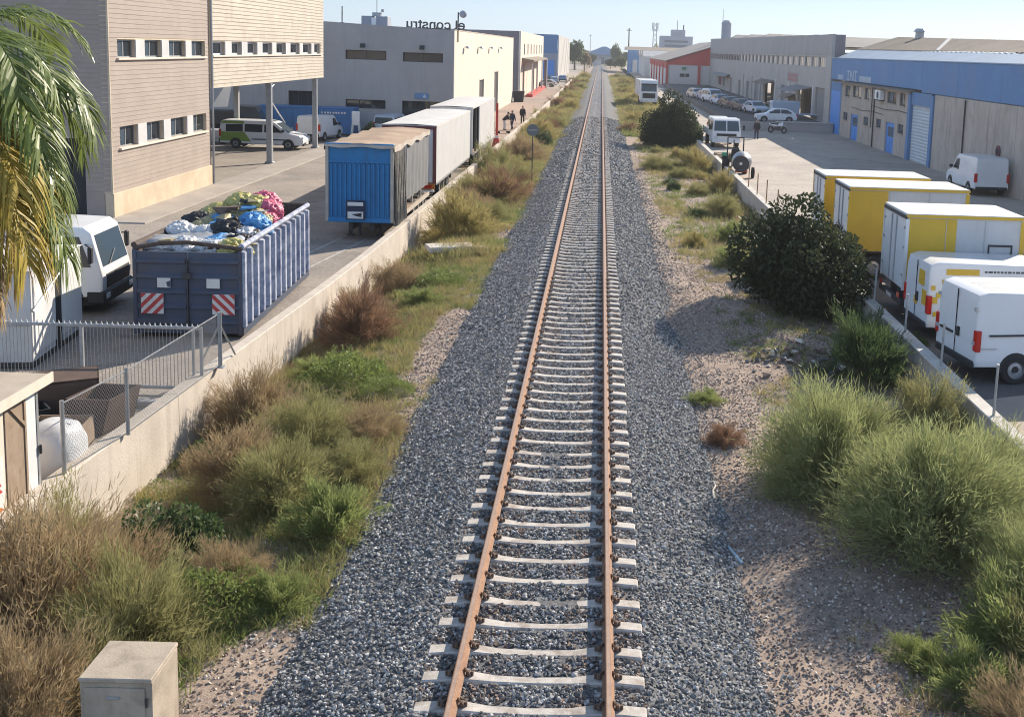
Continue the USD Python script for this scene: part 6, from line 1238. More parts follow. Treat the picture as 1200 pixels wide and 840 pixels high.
# ------------------------------------------------------------------ people
def person(label, loc, deg, J, top, legs, hair='hair'):
    """A standing figure: joints posed in metres (x right, y forward, z up), body, jacket, trousers, shoes, hair."""
    t = thing('person', label, 'person', loc, deg)
    S = lambda c, r, n=10: m3.Manifold.sphere(r, n).translate(list(map(float, c)))
    def chain(pts): 
        return [m3.Manifold.batch_hull([S(a, ra), S(b_, rb)]) for (a, ra), (b_, rb) in zip(pts[:-1], pts[1:])]
    def build(parts, ref=.035):
        mm = m3.Manifold.batch_boolean(parts, m3.OpType.Add).refine_to_length(ref); me = mm.to_mesh()
        tm = trimesh.Trimesh(me.vert_properties[:, :3], me.tri_verts); trimesh.smoothing.filter_taubin(tm, iterations=6); return (np.array(tm.vertices), np.array(tm.faces))
    hd = np.array(J['head']); nk = np.array(J['neck']); pv = np.array(J['pelvis'])
    P_ = [S(hd, .095).scale([1, 1, 1]), m3.Manifold.batch_hull([S(hd + [0, .02, .03], .088), S(hd + [0, .035, -.07], .055), S(hd + [0, -.02, .05], .085)]), m3.Manifold.batch_hull([S(hd + [0, .1, -.02], .016), S(hd + [0, .09, .02], .012)]),
          S(hd + [.095, -.01, -.01], .025), S(hd + [-.095, -.01, -.01], .025)] + chain([(nk, .06), (hd + [0, 0, -.05], .055)])
    P_ += [m3.Manifold.batch_hull([S(nk + [-.15, 0, -.08], .06), S(nk + [.15, 0, -.08], .06), S(pv + [-.08, 0, .05], .1), S(pv + [.08, 0, .05], .1)])]
    jk, tr, sh = [m3.Manifold.batch_hull([S(nk + [-.16, 0, -.07], .085), S(nk + [.16, 0, -.07], .085), S(nk + [0, .03, -.25], .13), S(pv + [-.09, 0, .02], .125), S(pv + [.09, 0, .02], .125)])], [m3.Manifold.batch_hull([S(pv + [-.08, 0, 0], .12), S(pv + [.08, 0, 0], .12)])], []
    for s, k in ((-1, 'l'), (1, 'r')):
        sho = nk + [s * .19, 0, -.09]; el, wr = np.array(J['elbow_' + k]), np.array(J['wrist_' + k]); d = (wr - el) / np.linalg.norm(wr - el)
        P_ += chain([(sho, .055), (el, .042), (wr, .03)]); jk += chain([(sho, .075), (el, .058), (wr - d * .02, .045)])
        palm = wr + d * .07; sd = np.cross(d, [0, 1, 0.2]); sd /= np.linalg.norm(sd); P_ += [m3.Manifold.batch_hull([S(wr, .027, 8), S(palm + sd * .025, .02, 8), S(palm - sd * .025, .02, 8)])]
        for q, ln in zip((-.03, -.01, .01, .03), (.075, .09, .085, .065)): P_ += chain([(palm + sd * q, .011), (palm + sd * q * 1.1 + d * ln * .6, .0105), (palm + sd * q * 1.1 + d * ln + np.array([0, .02, 0]), .009)])
        P_ += chain([(wr + d * .03 - sd * .02, .014), (wr + d * .07 - sd * .055 + np.array([0, .02, 0]), .011)])
        hp = pv + [s * .09, 0, -.03]; kn, an = np.array(J['knee_' + k]), np.array(J['ankle_' + k])
        P_ += chain([(hp, .08), (kn, .05), (an, .035)]); tr += chain([(hp, .105), (kn, .075), (an, .06)]); sh += [m3.Manifold.batch_hull([S(an + [0, -.03, -.04], .045), S(an + [0, .13, -.05], .038), S(an + [0, 0, 0], .045)])]
    b_ = obj('body', build(P_, .025), 'skin', t, smooth=True)
    obj('jacket', build(jk), top, b_, smooth=True); obj('trousers', build(tr), legs, b_, smooth=True); obj('shoes', build(sh), 'black', b_, smooth=True, kind='stuff')
    obj('hair', build([m3.Manifold.batch_hull([S(hd + [0, -.015, .045], .098), S(hd + [0, -.05, -.02], .07)])]), hair, b_, smooth=True)
    for s in (-1, 1): obj('eye', (np.array(trimesh.creation.icosphere(1, .012).vertices) + hd + [s * .035, .103, .012], trimesh.creation.icosphere(1, .012).faces), 'black', b_)
    obj('mouth', box(hd[0] - .025, hd[0] + .025, hd[1] + .084, hd[1] + .093, hd[2] - .075, hd[2] - .066), 'trailer_frame', b_)
    return t
STAND = dict(head=(0, .02, 1.62), neck=(0, 0, 1.46), pelvis=(0, 0, .93), elbow_l=(-.27, -.04, 1.1), elbow_r=(.27, -.04, 1.1), wrist_l=(-.25, .1, .86), wrist_r=(.25, .1, .86), knee_l=(-.11, .03, .5), knee_r=(.12, .02, .5), ankle_l=(-.12, -.02, .09), ankle_r=(.14, .02, .09))
WALK = {**STAND, 'knee_l': (-.1, .16, .52), 'ankle_l': (-.1, .2, .1), 'knee_r': (.1, .0, .5), 'ankle_r': (.1, -.25, .13), 'wrist_l': (-.24, -.16, .88), 'wrist_r': (.24, .26, .95), 'elbow_r': (.26, .03, 1.12)}
LEAN = {**STAND, 'head': (0, .38, 1.5), 'neck': (0, .28, 1.36), 'pelvis': (0, -.05, .92), 'elbow_l': (-.24, .36, 1.03), 'elbow_r': (.24, .36, 1.03), 'wrist_l': (-.16, .56, .92), 'wrist_r': (.18, .56, .92)}
person('person in dark clothes standing alone in the right yard near the dock wall', (14.7, 98.0, GR), 160, STAND, 'cloth_black', 'cloth_navy')
person('person in a black top and pale trousers leaning forward by the left wall', (-8.0, 98.5, GL), -70, LEAN, 'cloth_black', 'cloth_pale')
person('person in navy clothes walking beside the one with pale trousers', (-7.35, 99.2, GL), 150, WALK, 'cloth_navy', 'cloth_navy')
person('person in black farthest along the left wall', (-7.0, 107.5, GL), -160, STAND, 'cloth_black', 'cloth_black')
t = thing('hand_trolley', 'low flat trolley by the people at the left wall', 'trolley', (-7.75, 94.6, GL), 20)
obj('deck', cbox(-.6, .6, -.35, .35, .2, .26, .01), 'wood', t); obj('handle', cat(tube((-.6, -.3, .25), (-.75, -.3, .95), .018, 6), tube((-.6, .3, .25), (-.75, .3, .95), .018, 6), tube((-.75, -.3, .95), (-.75, .3, .95), .018, 6)), 'galv', t)
for x in (-.45, .45):
    for s in (-1, 1): obj('wheel', tube((x, s * .28 - .03, .1), (x, s * .28 + .03, .1), .1, 12), 'tyre', t)
# ------------------------------------------------------------------ vegetation
M['leaf_dry'] = leafmat('dry_brown_twigs', (0.5, 0.39, 0.235), (0.34, 0.255, 0.15), (0.64, 0.53, 0.34), .4, .8, .1)
M['leaf_straw'] = leafmat('straw_twigs', (0.52, 0.44, 0.2), (0.36, 0.31, 0.13), (0.64, 0.55, 0.3), .4, .8, .1)
M['leaf_rust'] = leafmat('rust_brown_twigs', (0.4, 0.25, 0.16), (0.25, 0.155, 0.1), (0.5, 0.36, 0.22), .35, .8, .1)
M['leaf_olive'] = leafmat('olive_twigs', (0.44, 0.41, 0.19), (0.29, 0.28, 0.125), (0.58, 0.53, 0.28), .4, .75, .1)
M['leaf_sage'] = leafmat('pale_green_twigs', (0.46, 0.48, 0.22), (0.3, 0.325, 0.145), (0.6, 0.6, 0.33), .42, .7, .12)
M['leaf_green'] = leafmat('fresh_green_leaf', (0.29, 0.35, 0.105), (0.17, 0.22, 0.065), (0.42, 0.46, 0.16), .42, .5, .3)
M['leaf_lime'] = leafmat('yellowish_green_leaf', (0.38, 0.42, 0.16), (0.24, 0.28, 0.1), (0.52, 0.53, 0.24), .45, .6, .15)
M['leaf_dark'] = leafmat('dark_green_leaf', (0.085, 0.105, 0.055), (0.045, 0.06, 0.03), (0.2, 0.23, 0.12), .3, .6, .2)
M['leaf_mid'] = leafmat('mid_green_leaf', (0.14, 0.19, 0.075), (0.08, 0.12, 0.045), (0.22, 0.27, 0.1), .35, .5, .35)
M['palm_green'] = leafmat('palm_green_leaf', (0.27, 0.34, 0.075), (0.15, 0.2, 0.05), (0.46, 0.48, 0.14), .35, .4, .5)
M['palm_yellow'] = leafmat('palm_yellow_leaf', (0.62, 0.43, 0.07), (0.46, 0.37, 0.08), (0.74, 0.47, 0.08), .4, .5, .3)
M['palm_dead'] = leafmat('palm_dead_leaf', (0.52, 0.41, 0.25), (0.36, 0.27, 0.16), (0.64, 0.53, 0.35), .35, .7, .2)
M['stem'] = mat('woody_stem', (0.14, 0.10, 0.07), (0.09, 0.065, 0.045), 12, 0.9)
M['bark'] = mat('palm_bark', (0.22, 0.16, 0.11), (0.13, 0.095, 0.065), 8, 0.95, bump=.8, bscale=18)

def tris(base, d, l, w, rng, bend=0.0):
    """Thin two-triangle blades: base points, unit directions, lengths, widths."""
    n = len(base); s = np.cross(d, rng.normal(size=(n, 3))); s /= np.maximum(np.linalg.norm(s, axis=1), 1e-6)[:, None]
    a, b_ = base - s * w[:, None] * .5, base + s * w[:, None] * .5
    mid = base + d * l[:, None] * .55; tip = base + d * l[:, None]; tip = tip.copy(); tip[:, 2] -= bend * l
    v = np.stack([a, b_, mid + s * w[:, None] * .45, tip, mid - s * w[:, None] * .45], 1).reshape(-1, 3)
    i = np.arange(n)[:, None] * 5
    f = np.concatenate([i + [[0, 1, 2]], i + [[0, 2, 4]], i + [[4, 2, 3]]], 1).reshape(-1, 3)
    return v, f

def feathery(seed, nst=90, ntw=8000, tl=.17, tw=.011, up=.75, lump=.8, low=.02, out=.12):
    """A feathery dome of unit radius: arching stems dressed in fine twigs. Returns foliage, stems."""
    r = np.random.default_rng(seed)
    az = r.uniform(0, 2 * PI, nst); zc = r.uniform(low, 1, nst) ** .8
    d = np.stack([np.cos(az) * np.sqrt(1 - zc ** 2), np.sin(az) * np.sqrt(1 - zc ** 2), zc], 1)
    R = (1 - lump / 2 + lump * meshkit.fbm(d * 1.7 + seed * 3.1, 3, seed)) * np.where(r.random(nst) < out, r.uniform(1.1, 1.32, nst), r.uniform(.72, 1.1, nst))
    def pt(i, t): 
        e = d[i] * R[i][:, None]; return np.stack([e[:, 0] * t ** 1.25, e[:, 1] * t ** 1.25, e[:, 2] * t ** .85], 1)
    i = r.integers(0, nst, ntw); t = 1 - np.abs(r.normal(0, .3, ntw)); t = np.clip(t, .12, 1.02)
    p = pt(i, t); q = pt(i, np.clip(t - .08, .01, 1)); tg = p - q; tg /= np.maximum(np.linalg.norm(tg, axis=1), 1e-6)[:, None]
    p = p + r.normal(0, .055, (ntw, 3)) * (.4 + t[:, None])
    p[:, 2] = np.maximum(p[:, 2], .0)
    dd = tg * up + r.normal(0, .38, (ntw, 3)) + [0, 0, .28]; dd /= np.linalg.norm(dd, axis=1)[:, None]
    fol = tris(p, dd, tl * r.uniform(.5, 1.25, ntw), tw * r.uniform(.6, 1.3, ntw), r)
    st = []
    for k in range(0, nst, 3):
        tt = np.linspace(0, .9, 5); e = d[k] * R[k]; st.append(path_tube(np.stack([e[0] * tt ** 1.25, e[1] * tt ** 1.25, e[2] * tt ** .85], 1), np.linspace(.012, .004, 5), 3))
    return fol, cat(*st)

def leafy(seed, nb=16, nl=9000, ls=.055, flat=.8, core=.55):
    """A dense leafy bush of unit radius and about unit-and-a-half height built of leaf clumps."""
    r = np.random.default_rng(seed)
    c = r.normal(size=(nb, 3)); c /= np.linalg.norm(c, axis=1)[:, None]; c[:, 2] = np.abs(c[:, 2]) * .9
    c = c * r.uniform(.3, .68, nb)[:, None]; c[:, 2] = c[:, 2] * 1.25 + .22; rb = r.uniform(.26, .44, nb)
    i = r.integers(0, nb, nl); u = r.normal(size=(nl, 3)); u /= np.linalg.norm(u, axis=1)[:, None]
    rad = rb[i] * (1 - np.abs(r.normal(0, .16, nl))) * (.75 + .5 * meshkit.fbm(c[i] * 3 + u * 2.2, 3, seed))
    p = c[i] + u * rad[:, None] + r.normal(0, .02, (nl, 3)); p[:, 2] = np.maximum(p[:, 2], .01)
    d = u * .5 + r.normal(0, .55, (nl, 3)) + [0, 0, .15]; d /= np.linalg.norm(d, axis=1)[:, None]
    fol = tris(p, d, ls * r.uniform(.7, 1.4, nl), ls * .5 * r.uniform(.7, 1.3, nl), r, .2)
    st = [path_tube([(0, 0, -.03), c[k] * [.4, .4, .45], c[k]], [.035, .022, .008], 4) for k in range(nb)]
    return fol, cat(*st)

def weedy(seed, n=1600, ls=.16):
    """A low leafy weed patch of unit radius, about a third as high."""
    r = np.random.default_rng(seed); a = r.uniform(0, 2 * PI, n); q = np.sqrt(r.random(n)); lob = .7 + .6 * (meshkit.fbm(np.stack([np.cos(a), np.sin(a), a * 0], -1) * 1.5 + seed, 3, seed))
    h = (1 - q ** 2) * .55 * (.4 + meshkit.fbm(np.stack([q * np.cos(a) * 3, q * np.sin(a) * 3, a * 0 + seed], -1), 3, seed))
    p = np.stack([q * lob * np.cos(a), q * lob * np.sin(a), h * r.random(n) ** .4], 1)
    d = np.stack([np.cos(a) * .5, np.sin(a) * .5, np.full(n, .55)], 1) + r.normal(0, .5, (n, 3)); d /= np.linalg.norm(d, axis=1)[:, None]
    return tris(p, d, ls * r.uniform(.5, 1.3, n), ls * .3 * r.uniform(.6, 1.3, n), r, .25), None

def flatmesh(m): return m
KINDS = {}
def kind(k, name, category, mt, gen, seeds): KINDS[k] = dict(name=name, cat=category, mt=mt, gen=gen, seeds=seeds, made={}, n=0)
kind('dry', 'dry_shrub', 'shrub', 'leaf_dry', lambda s: feathery(s, 150, 21000, .12, .0078, .75, .6), (11, 12, 13))
kind('straw', 'dry_shrub', 'shrub', 'leaf_straw', lambda s: feathery(s, 80, 8000, .2, .012, .9), (21, 22))
kind('rust', 'dry_shrub', 'shrub', 'leaf_rust', lambda s: feathery(s, 80, 8000, .17, .012, .8), (31, 32))
kind('olive', 'olive_shrub', 'shrub', 'leaf_olive', lambda s: feathery(s, 130, 17000, .12, .0085, .72, .6), (41, 42, 43))
kind('sage', 'broom_shrub', 'shrub', 'leaf_sage', lambda s: feathery(s, 220, 34000, .10, .0065, .7, .28, out=.02), (51, 52))
kind('dark', 'dark_bush', 'bush', 'leaf_dark', lambda s: leafy(s, 22, 22000, .06), (61,))
kind('shady', 'green_shrub', 'shrub', 'leaf_mid', lambda s: leafy(s, 14, 6500, .085), (71, 72))
kind('fern', 'green_shrub', 'shrub', 'leaf_mid', lambda s: feathery(s, 70, 7000, .2, .016, .8, .9), (75, 76))
kind('weed', 'green_weed', 'weed', 'leaf_green', lambda s: weedy(s, 5200, .07), (81, 82))
kind('tall', 'green_weed', 'weed', 'leaf_lime', lambda s: feathery(s, 70, 8000, .15, .016, .8, .9), (91, 92))
def plant(k, x, y, r, h, label, group=None, z=None, mt=None):
    K = KINDS[k]; s = K['seeds'][K['n'] % len(K['seeds'])]; K['n'] += 1
    if z is None: z = float(soil_z(np.array([x]), np.array([y]))[0]) - .04
    key = (s, mt or K['mt']); deg = (K['n'] * 77) % 360; sc = (r, r, h)
    if key in K['made']: return dup(K['made'][key], (x, y, z), deg, label, group, sc, K['name'])
    path = upath('/World', K['name']); X = UsdGeom.Xform.Define(stage, path)
    X.AddTranslateOp(opSuffix='place').Set(Gf.Vec3d(x, y, z)); X.AddRotateZOp(opSuffix='place').Set(float(deg)); X.AddScaleOp(opSuffix='place').Set(Gf.Vec3f(*sc))
    tag(path, label, K['cat'], group); t = T(path); fol, st = K['gen'](s)
    obj('foliage', fol, mt or K['mt'], t)
    if st is not None: obj('stems', st, 'stem', t)
    K['made'][key] = t; return t

# left verge, near to far
plant('dry', -6.7, 13.7, 1.45, 2.0, 'tall tan feathery shrub at the far bottom left, largest beside the concrete cabinet')
plant('olive', -5.3, 13.4, 1.0, 1.35, 'olive feathery shrub directly behind the concrete cabinet')
plant('dry', -5.85, 11.5, 1.1, 1.35, 'dry brown shrub left of the concrete cabinet at the bottom edge')
plant('olive', -5.35, 12.25, .6, .8, 'small olive shrub pressed against the cabinet side')
plant('olive', -7.3, 15.6, 1.0, 1.35, 'olive shrub growing against the wall below the timber shed')
plant('dry', -6.6, 15.4, .8, .9, 'tawny shrub between the wall shrub and the dark green one')
plant('shady', -5.75, 15.9, .9, 1.0, 'dark green leafy shrub in the middle of the near left verge')
plant('weed', -4.5, 14.3, .9, 1.3, 'bright green weed patch in front of the dark green shrub')
plant('tall', -3.7, 14.3, .48, .5, 'upright fresh green weed at the ballast edge, nearest on the left')
plant('tall', -3.5, 16.5, .75, .85, 'yellowish green tall weed beside the ballast')
plant('dry', -4.6, 14.9, .7, .6, 'low brown shrub between the green weeds')
plant('olive', -4.7, 17.9, 1.0, 1.05, 'olive shrub behind the yellowish weed on the near left verge')
plant('dry', -5.75, 18.8, 1.0, 1.1, 'broad tawny shrub halfway between wall and ballast')
plant('olive', -3.75, 19.0, .8, .65, 'low olive shrub leaning over the ballast edge')
plant('olive', -4.95, 20.6, 1.15, 1.1, 'wide olive shrub on the left verge level with the gate post')
plant('dry', -3.9, 21.0, .8, .6, 'low dry shrub at the ballast edge level with the gate post')
plant('dry', -6.55, 22.4, 1.0, 1.35, 'tall reddish brown shrub rising against the wall right of the gate post')
plant('shady', -6.9, 20.6, .45, .45, 'small dark shrub at the foot of the left wall')
plant('weed', -5.2, 25.0, 1.25, 1.6, 'green weed bank behind the tall brown wall shrub')
plant('tall', -6.1, 26.2, .7, .55, 'fresh green weeds at the wall foot level with the skip door')
plant('weed', -4.1, 23.8, .7, .8, 'small green weed beside the bare gravel patch')
plant('rust', -5.75, 29.3, 1.15, 1.35, 'large rusty brown shrub level with the middle of the skip')
plant('dry', -6.3, 31.0, .9, 1.1, 'tawny shrub tight against the wall level with the skip front')
plant('dry', -6.0, 35.8, 1.0, 1.0, 'tawny brown shrub below the gap between skip and blue trailer')
plant('weed', -4.55, 35.6, 1.05, 1.0, 'bright green weed mat below the blue trailer')
plant('tall', -4.75, 33.0, .8, .5, 'green weeds in front of the bright mat')
plant('straw', -5.25, 45.4, 1.6, 1.6, 'yellowish olive shrub right of the blue trailer end')
plant('rust', -4.4, 55.3, 1.75, 1.7, 'red-brown rounded shrub beside the ballast level with the white trailer')
plant('olive', -5.9, 55, 1.4, 1.6, 'olive shrub left of the red-brown rounded one')
plant('olive', -5.75, 66.5, 1.75, 2.0, 'tall olive shrub below the second white trailer')
plant('dry', -4.7, 75.5, 1.7, 1.7, 'brown shrub in front of the round grey sign')
plant('straw', -4.7, 95.0, 1.8, 1.6, 'golden brown shrub level with the three people by the wall')
plant('shady', -4.0, 88.0, .9, 1.2, 'dark shrub hollow beside the golden brown one')
for k, (x, y, r, h, kd) in enumerate(((-3.9, 109, 1.7, 1.3, 'olive'), (-5.2, 120, 1.5, 1.2, 'rust'), (-5.1, 149, 1.9, 1.4, 'rust'), (-3.1, 140, 1.5, 1.2, 'straw'), (-5.4, 200, 2, 1.5, 'rust'), (-3.6, 215, 1.7, 1.4, 'olive'), (-5.6, 258, 2, 1.5, 'olive'), (-3.9, 170, 1.7, 1.2, 'straw'), (-5.0, 180, 1.8, 1.4, 'olive'), (-3.9, 300, 1.9, 1.5, 'straw'), (-5.2, 240, 1.9, 1.4, 'rust'), (-3.5, 255, 1.5, 1.2, 'straw'))):
    plant(kd, x, y, r, h, 'small shrub in the distant belt along the left wall, past the people', 'distant shrubs on the left verge')
plant('dry', -7.75, 13.2, 1.1, 2.0, 'tall tan shrub hard against the wall in the bottom left corner')
plant('dry', -6.3, 14.9, .9, 1.3, 'tan feathery shrub behind the tallest bottom left one')
rb = np.random.default_rng(19)
for k in range(26):
    y = 49 + k * 3.1 + rb.uniform(-1, 1); x = -4.0 - 2.1 * ((k * .618) % 1) - rb.uniform(0, .3); kd = ('olive', 'dry', 'straw', 'rust', 'olive')[k % 5]
    plant(kd, float(x), float(y), float(rb.uniform(.9, 1.5)), float(rb.uniform(.9, 1.5)), {'olive': 'olive shrub', 'dry': 'tan shrub', 'straw': 'straw-yellow shrub', 'rust': 'red-brown shrub'}[kd] + (' close to the wall in the belt below the white trailers' if x < -5.1 else ' close to the ballast in the belt below the white trailers'), kd + ' shrubs below the white trailers')
for k in range(14):
    y = 44 + k * 4.2; x = 4.6 + 3.4 * ((k * .618) % 1); kd = ('straw', 'olive', 'fern')[k % 3]
    plant(kd, float(x), float(y), float(rb.uniform(.45, .8)), float(rb.uniform(.4, .7)), 'small straggly plant on the stony right verge between the two dark bushes', 'straggly plants on the right verge')
# right verge
plant('dark', 6.95, 33.2, 2.5, 2.7, 'big dense dark green bush overhanging the white wall before the box trucks')
plant('dark', 8.3, 35.4, 1.15, 2.0, 'smaller dark bush merged with the right flank of the big one')
plant('sage', 4.95, 18.9, 1.55, 1.85, 'large pale green feathery shrub, left one of the near right pair')
plant('sage', 6.05, 16.7, 1.8, 1.75, 'large pale green feathery shrub, right one of the near right pair')
plant('olive', 7.75, 22.3, 1.05, 1.2, 'olive feathery shrub against the white wall behind the near pair')
plant('sage', 7.3, 18.0, 1.3, 1.45, 'pale green shrub between the near pair and the wall')
plant('shady', 7.9, 19.6, .8, .9, 'mid green leafy shrub at the foot of the right wall')
plant('sage', 7.35, 14.6, 1.3, 1.5, 'pale green shrub at the right edge in front of the near pair')
plant('tall', 6.4, 13.7, .95, .9, 'fresh green weed clump at the bottom right corner')
plant('tall', 5.55, 12.7, .75, .6, 'smaller fresh green weed at the bottom right edge')
plant('tall', 5.0, 13.4, .45, .35, 'trailing green weed in front of the bottom right clump')
plant('weed', 7.1, 12.2, .9, 1.2, 'broad green weed in the very bottom right corner')
plant('fern', 7.35, 26.4, 1.15, 1.35, 'sprawling mid green shrub between the dark bush and the olive one')
plant('fern', 8.0, 28.8, .7, 1.1, 'thin green shrub at the wall right of the big dark bush')
plant('tall', 5.75, 40.2, .95, .8, 'green weeds left of the big dark bush')
plant('tall', 6.3, 46.0, .8, .8, 'green weeds farther behind the big dark bush')
plant('olive', 6.75, 53.2, 1.1, 1.1, 'olive shrub at the wall foot below the rusty posts')
plant('straw', 7.75, 62.5, 1.0, 1.1, 'straw-coloured shrub at the wall foot level with the tractor')
plant('straw', 7.2, 73.5, 1.35, 1.5, 'yellowish shrub at the wall end below the flatbed truck')
plant('olive', 5.9, 69.0, 1.0, .7, 'low olive patch on the stony verge before the far dark bush')
plant('olive', 4.55, 73.0, 1.3, .9, 'green-olive patch at the ballast edge before the far dark bush')
plant('shady', 4.95, 62.3, .5, .5, 'tiny dark green tuft alone on the stony right verge')
plant('dark', 6.3, 92.0, 2.6, 3.7, 'far dark bush standing above the verge left of the flatbed truck')
plant('dark', 8.3, 92.6, 1.5, 2.0, 'smaller dark bush at the right of the far dark one', mt='leaf_mid')
plant('rust', 3.3, 21.2, .42, .4, 'small purplish dried weed at the right ballast edge')
plant('tall', 3.15, 23.8, .5, .3, 'low yellowish green weed on the right ballast edge')
plant('shady', 9.25, 28.2, .4, .7, 'little weed growing in the yard behind the post wall')
for k, (x, y, r, h, kd) in enumerate(((4.6, 122, 1.8, 1.0, 'straw'), (3.6, 106, 1.3, .9, 'rust'), (6.2, 178, 2.1, 1.3, 'straw'), (6.5, 250, 2.3, 1.5, 'straw'), (10, 236, 2.1, 1.6, 'shady'), (5.5, 312, 2.2, 1.5, 'olive'), (5.2, 140, 1.9, 1.0, 'olive'), (4.4, 158, 1.6, 1.0, 'straw'), (5.0, 200, 1.9, 1.2, 'straw'), (8.6, 205, 1.7, 1.4, 'shady'), (5.4, 220, 2.0, 1.3, 'olive'), (6.6, 280, 2.0, 1.4, 'olive'), (7.0, 112, 1.5, 1.1, 'straw'), (8.0, 130, 1.6, 1.1, 'straw'))):
    plant(kd, x, y, r, h, 'dry yellowish shrub in the far belt right of the track, round the tractor unit', 'distant shrubs on the right verge')
plant('shady', -17.2, 84.5, .8, 1.2, 'dark round bush between the white trestle and the small van', z=GL)
plant('olive', 6.9, 12.9, 1.1, 1.2, 'olive feathery shrub behind the weeds in the bottom right corner')
plant('dry', 5.9, 11.6, .8, .8, 'straw-brown plant at the bottom edge on the right')
# far trees
def tree(label, x, y, h, r, mt, group=None, z=-1.2):
    t = thing('tree', label, 'tree', (x, y, z), (x * 31 + y) % 360, group)
    v, f = leafy(int(abs(x * 7 + y)) % 97 + 1, 14, 3200, .13)[0]
    obj('crown', (v * [r, r, h * .48] + [0, 0, h * .32], f), mt, t); obj('trunk', path_tube([(0, 0, 0), (.1, .05, h * .3), (0, .1, h * .65)], [h * .03, h * .022, h * .008], 6), 'stem', t)
tree('dark tree beside the pale ribbed warehouse, tallest left of the track end', -9.0, 395, 13.5, 4.2, 'leaf_mid')
tree('brownish tree right of the tallest one at the left horizon', -5.6, 400, 8.5, 2.6, 'leaf_dry')
tree('dark tree low at the left of the track end', -4.2, 520, 7.5, 4.5, 'leaf_dark'); tree('round dark tree rising right of the track end', 7.0, 515, 12.0, 3.2, 'leaf_mid'); tree('low dark tree right of the track end beside the pale hut', 4.5, 470, 5.5, 3.0, 'leaf_dark'); tree('bushy tree in front of the distant blue shed', 8.4, 440, 6.5, 3.0, 'leaf_mid'); tree('tree below the lattice mast', 25.0, 505, 12.5, 2.6, 'leaf_olive')
for k, (x, y, h, r) in enumerate(((-14, 560, 9, 6), (14, 620, 9, 7), (22, 640, 9, 7), (-22, 600, 10, 7), (2, 700, 8, 9), (-12, 690, 9, 9), (34, 690, 9, 9), (50, 700, 10, 9), (-36, 650, 10, 9))): tree('distant dark tree in the row along the horizon', x, y, h, r, 'leaf_dark', 'distant trees on the horizon')
plant('weed', -12.5, 88.0, .9, 1.0, 'green weed at the warehouse corner', z=GL) if False else None

# ------------------------------------------------------------------ palm (crown just outside the left edge, fronds hanging in)
pc = np.array([-10.45, 17.4, 6.05])
t = thing('palm_tree', 'palm with arching green fronds above hanging yellow and dead ones', 'palm', (pc[0], pc[1], GL), world=True)
obj('trunk', path_tube([(pc[0] - .1, pc[1], GL), (pc[0] - .05, pc[1], 2.5), (pc[0], pc[1], pc[2] - .1)], [.36, .29, .3], 12), 'bark', t, smooth=True)
def frond(az, el, L_, droop, seed, twist=0.0, lw=.042, ll=.66, npair=84, hang=.35):
    r = np.random.default_rng(seed); tt = np.linspace(0, 1, 14); e = math.radians(el)
    pts = []; p = pc + np.array([math.cos(az), math.sin(az), 0]) * .15; a = e
    for k in range(14):
        pts.append(p.copy()); p = p + np.array([math.cos(az) * math.cos(a), math.sin(az) * math.cos(a), math.sin(a)]) * L_ / 13; a -= droop / 13 * (.5 + k / 9)
    pts = np.array(pts); rach = path_tube(pts, np.linspace(.035, .006, 14), 5)
    V, F = [], []
    for s in (-1, 1):
        for k in range(npair):
            u = .14 + .86 * (k + r.random() * .5) / npair; q = u * 13; i = min(int(q), 12); b_ = pts[i] + (pts[i + 1] - pts[i]) * (q - i); tg = pts[i + 1] - pts[i]; tg /= np.linalg.norm(tg)
            sd = np.cross(tg, [0, 0, 1]); sd /= max(np.linalg.norm(sd), 1e-6); upv = np.cross(sd, tg)
            d = sd * s * .8 + tg * (.55 + .3 * u) + upv * (.15 + r.normal(0, .12)); d /= np.linalg.norm(d)
            ln = ll * (.55 + .75 * math.sin(PI * min(u * .85 + .12, 1))) * r.uniform(.8, 1.12); w = lw * r.uniform(.7, 1.2)
            n2 = np.cross(d, upv + r.normal(0, .25, 3)); n2 /= max(np.linalg.norm(n2), 1e-6); j = len(V); dn = np.array([0, 0, -1.])
            m1 = b_ + d * ln * .5 + dn * hang * ln * .16; m2 = b_ + d * ln * .8 + dn * hang * ln * .55; tp = b_ + d * ln * .95 + dn * hang * ln * 1.0
            V += [b_ - n2 * w * .3, b_ + n2 * w * .3, m1 + n2 * w * .5, m1 - n2 * w * .5, m2 + n2 * w * .38, m2 - n2 * w * .38, tp]
            F += [[j, j + 1, j + 2], [j, j + 2, j + 3], [j + 3, j + 2, j + 4], [j + 3, j + 4, j + 5], [j + 5, j + 4, j + 6]]
    return cat(rach, (np.array(V), np.array(F)))
FR = []
r_ = np.random.default_rng(44)
for k in range(11): FR.append((k * 2 * PI / 11 + r_.uniform(-.15, .15), r_.uniform(48, 70), r_.uniform(3.2, 3.7), r_.uniform(1.9, 2.4), 'palm_green', .4))
for k in range(12): FR.append((k * 2 * PI / 12 + .2 + r_.uniform(-.15, .15), r_.uniform(18, 36), r_.uniform(3.0, 3.5), r_.uniform(1.7, 2.2), 'palm_green', .7))
for az in (-.9, -.45, -.15, .2, .55, 1.0, 2.2, 3.3, 4.4): FR.append((az, r_.uniform(-12, 8), r_.uniform(2.7, 3.3), r_.uniform(1.3, 1.8), 'palm_yellow' if az in (-.45, .2) else 'palm_green', 1.0))
for az in (-1.1, -.6, -.25, .1, .4, .8, 1.9, 3.0, 4.0, 5.0): FR.append((az, r_.uniform(-44, -25), r_.uniform(3.0, 3.6), r_.uniform(.8, 1.1), 'palm_yellow' if az in (-.25, .4) else 'palm_green' if az in (.1, -.6) else 'palm_dead', 1.1))
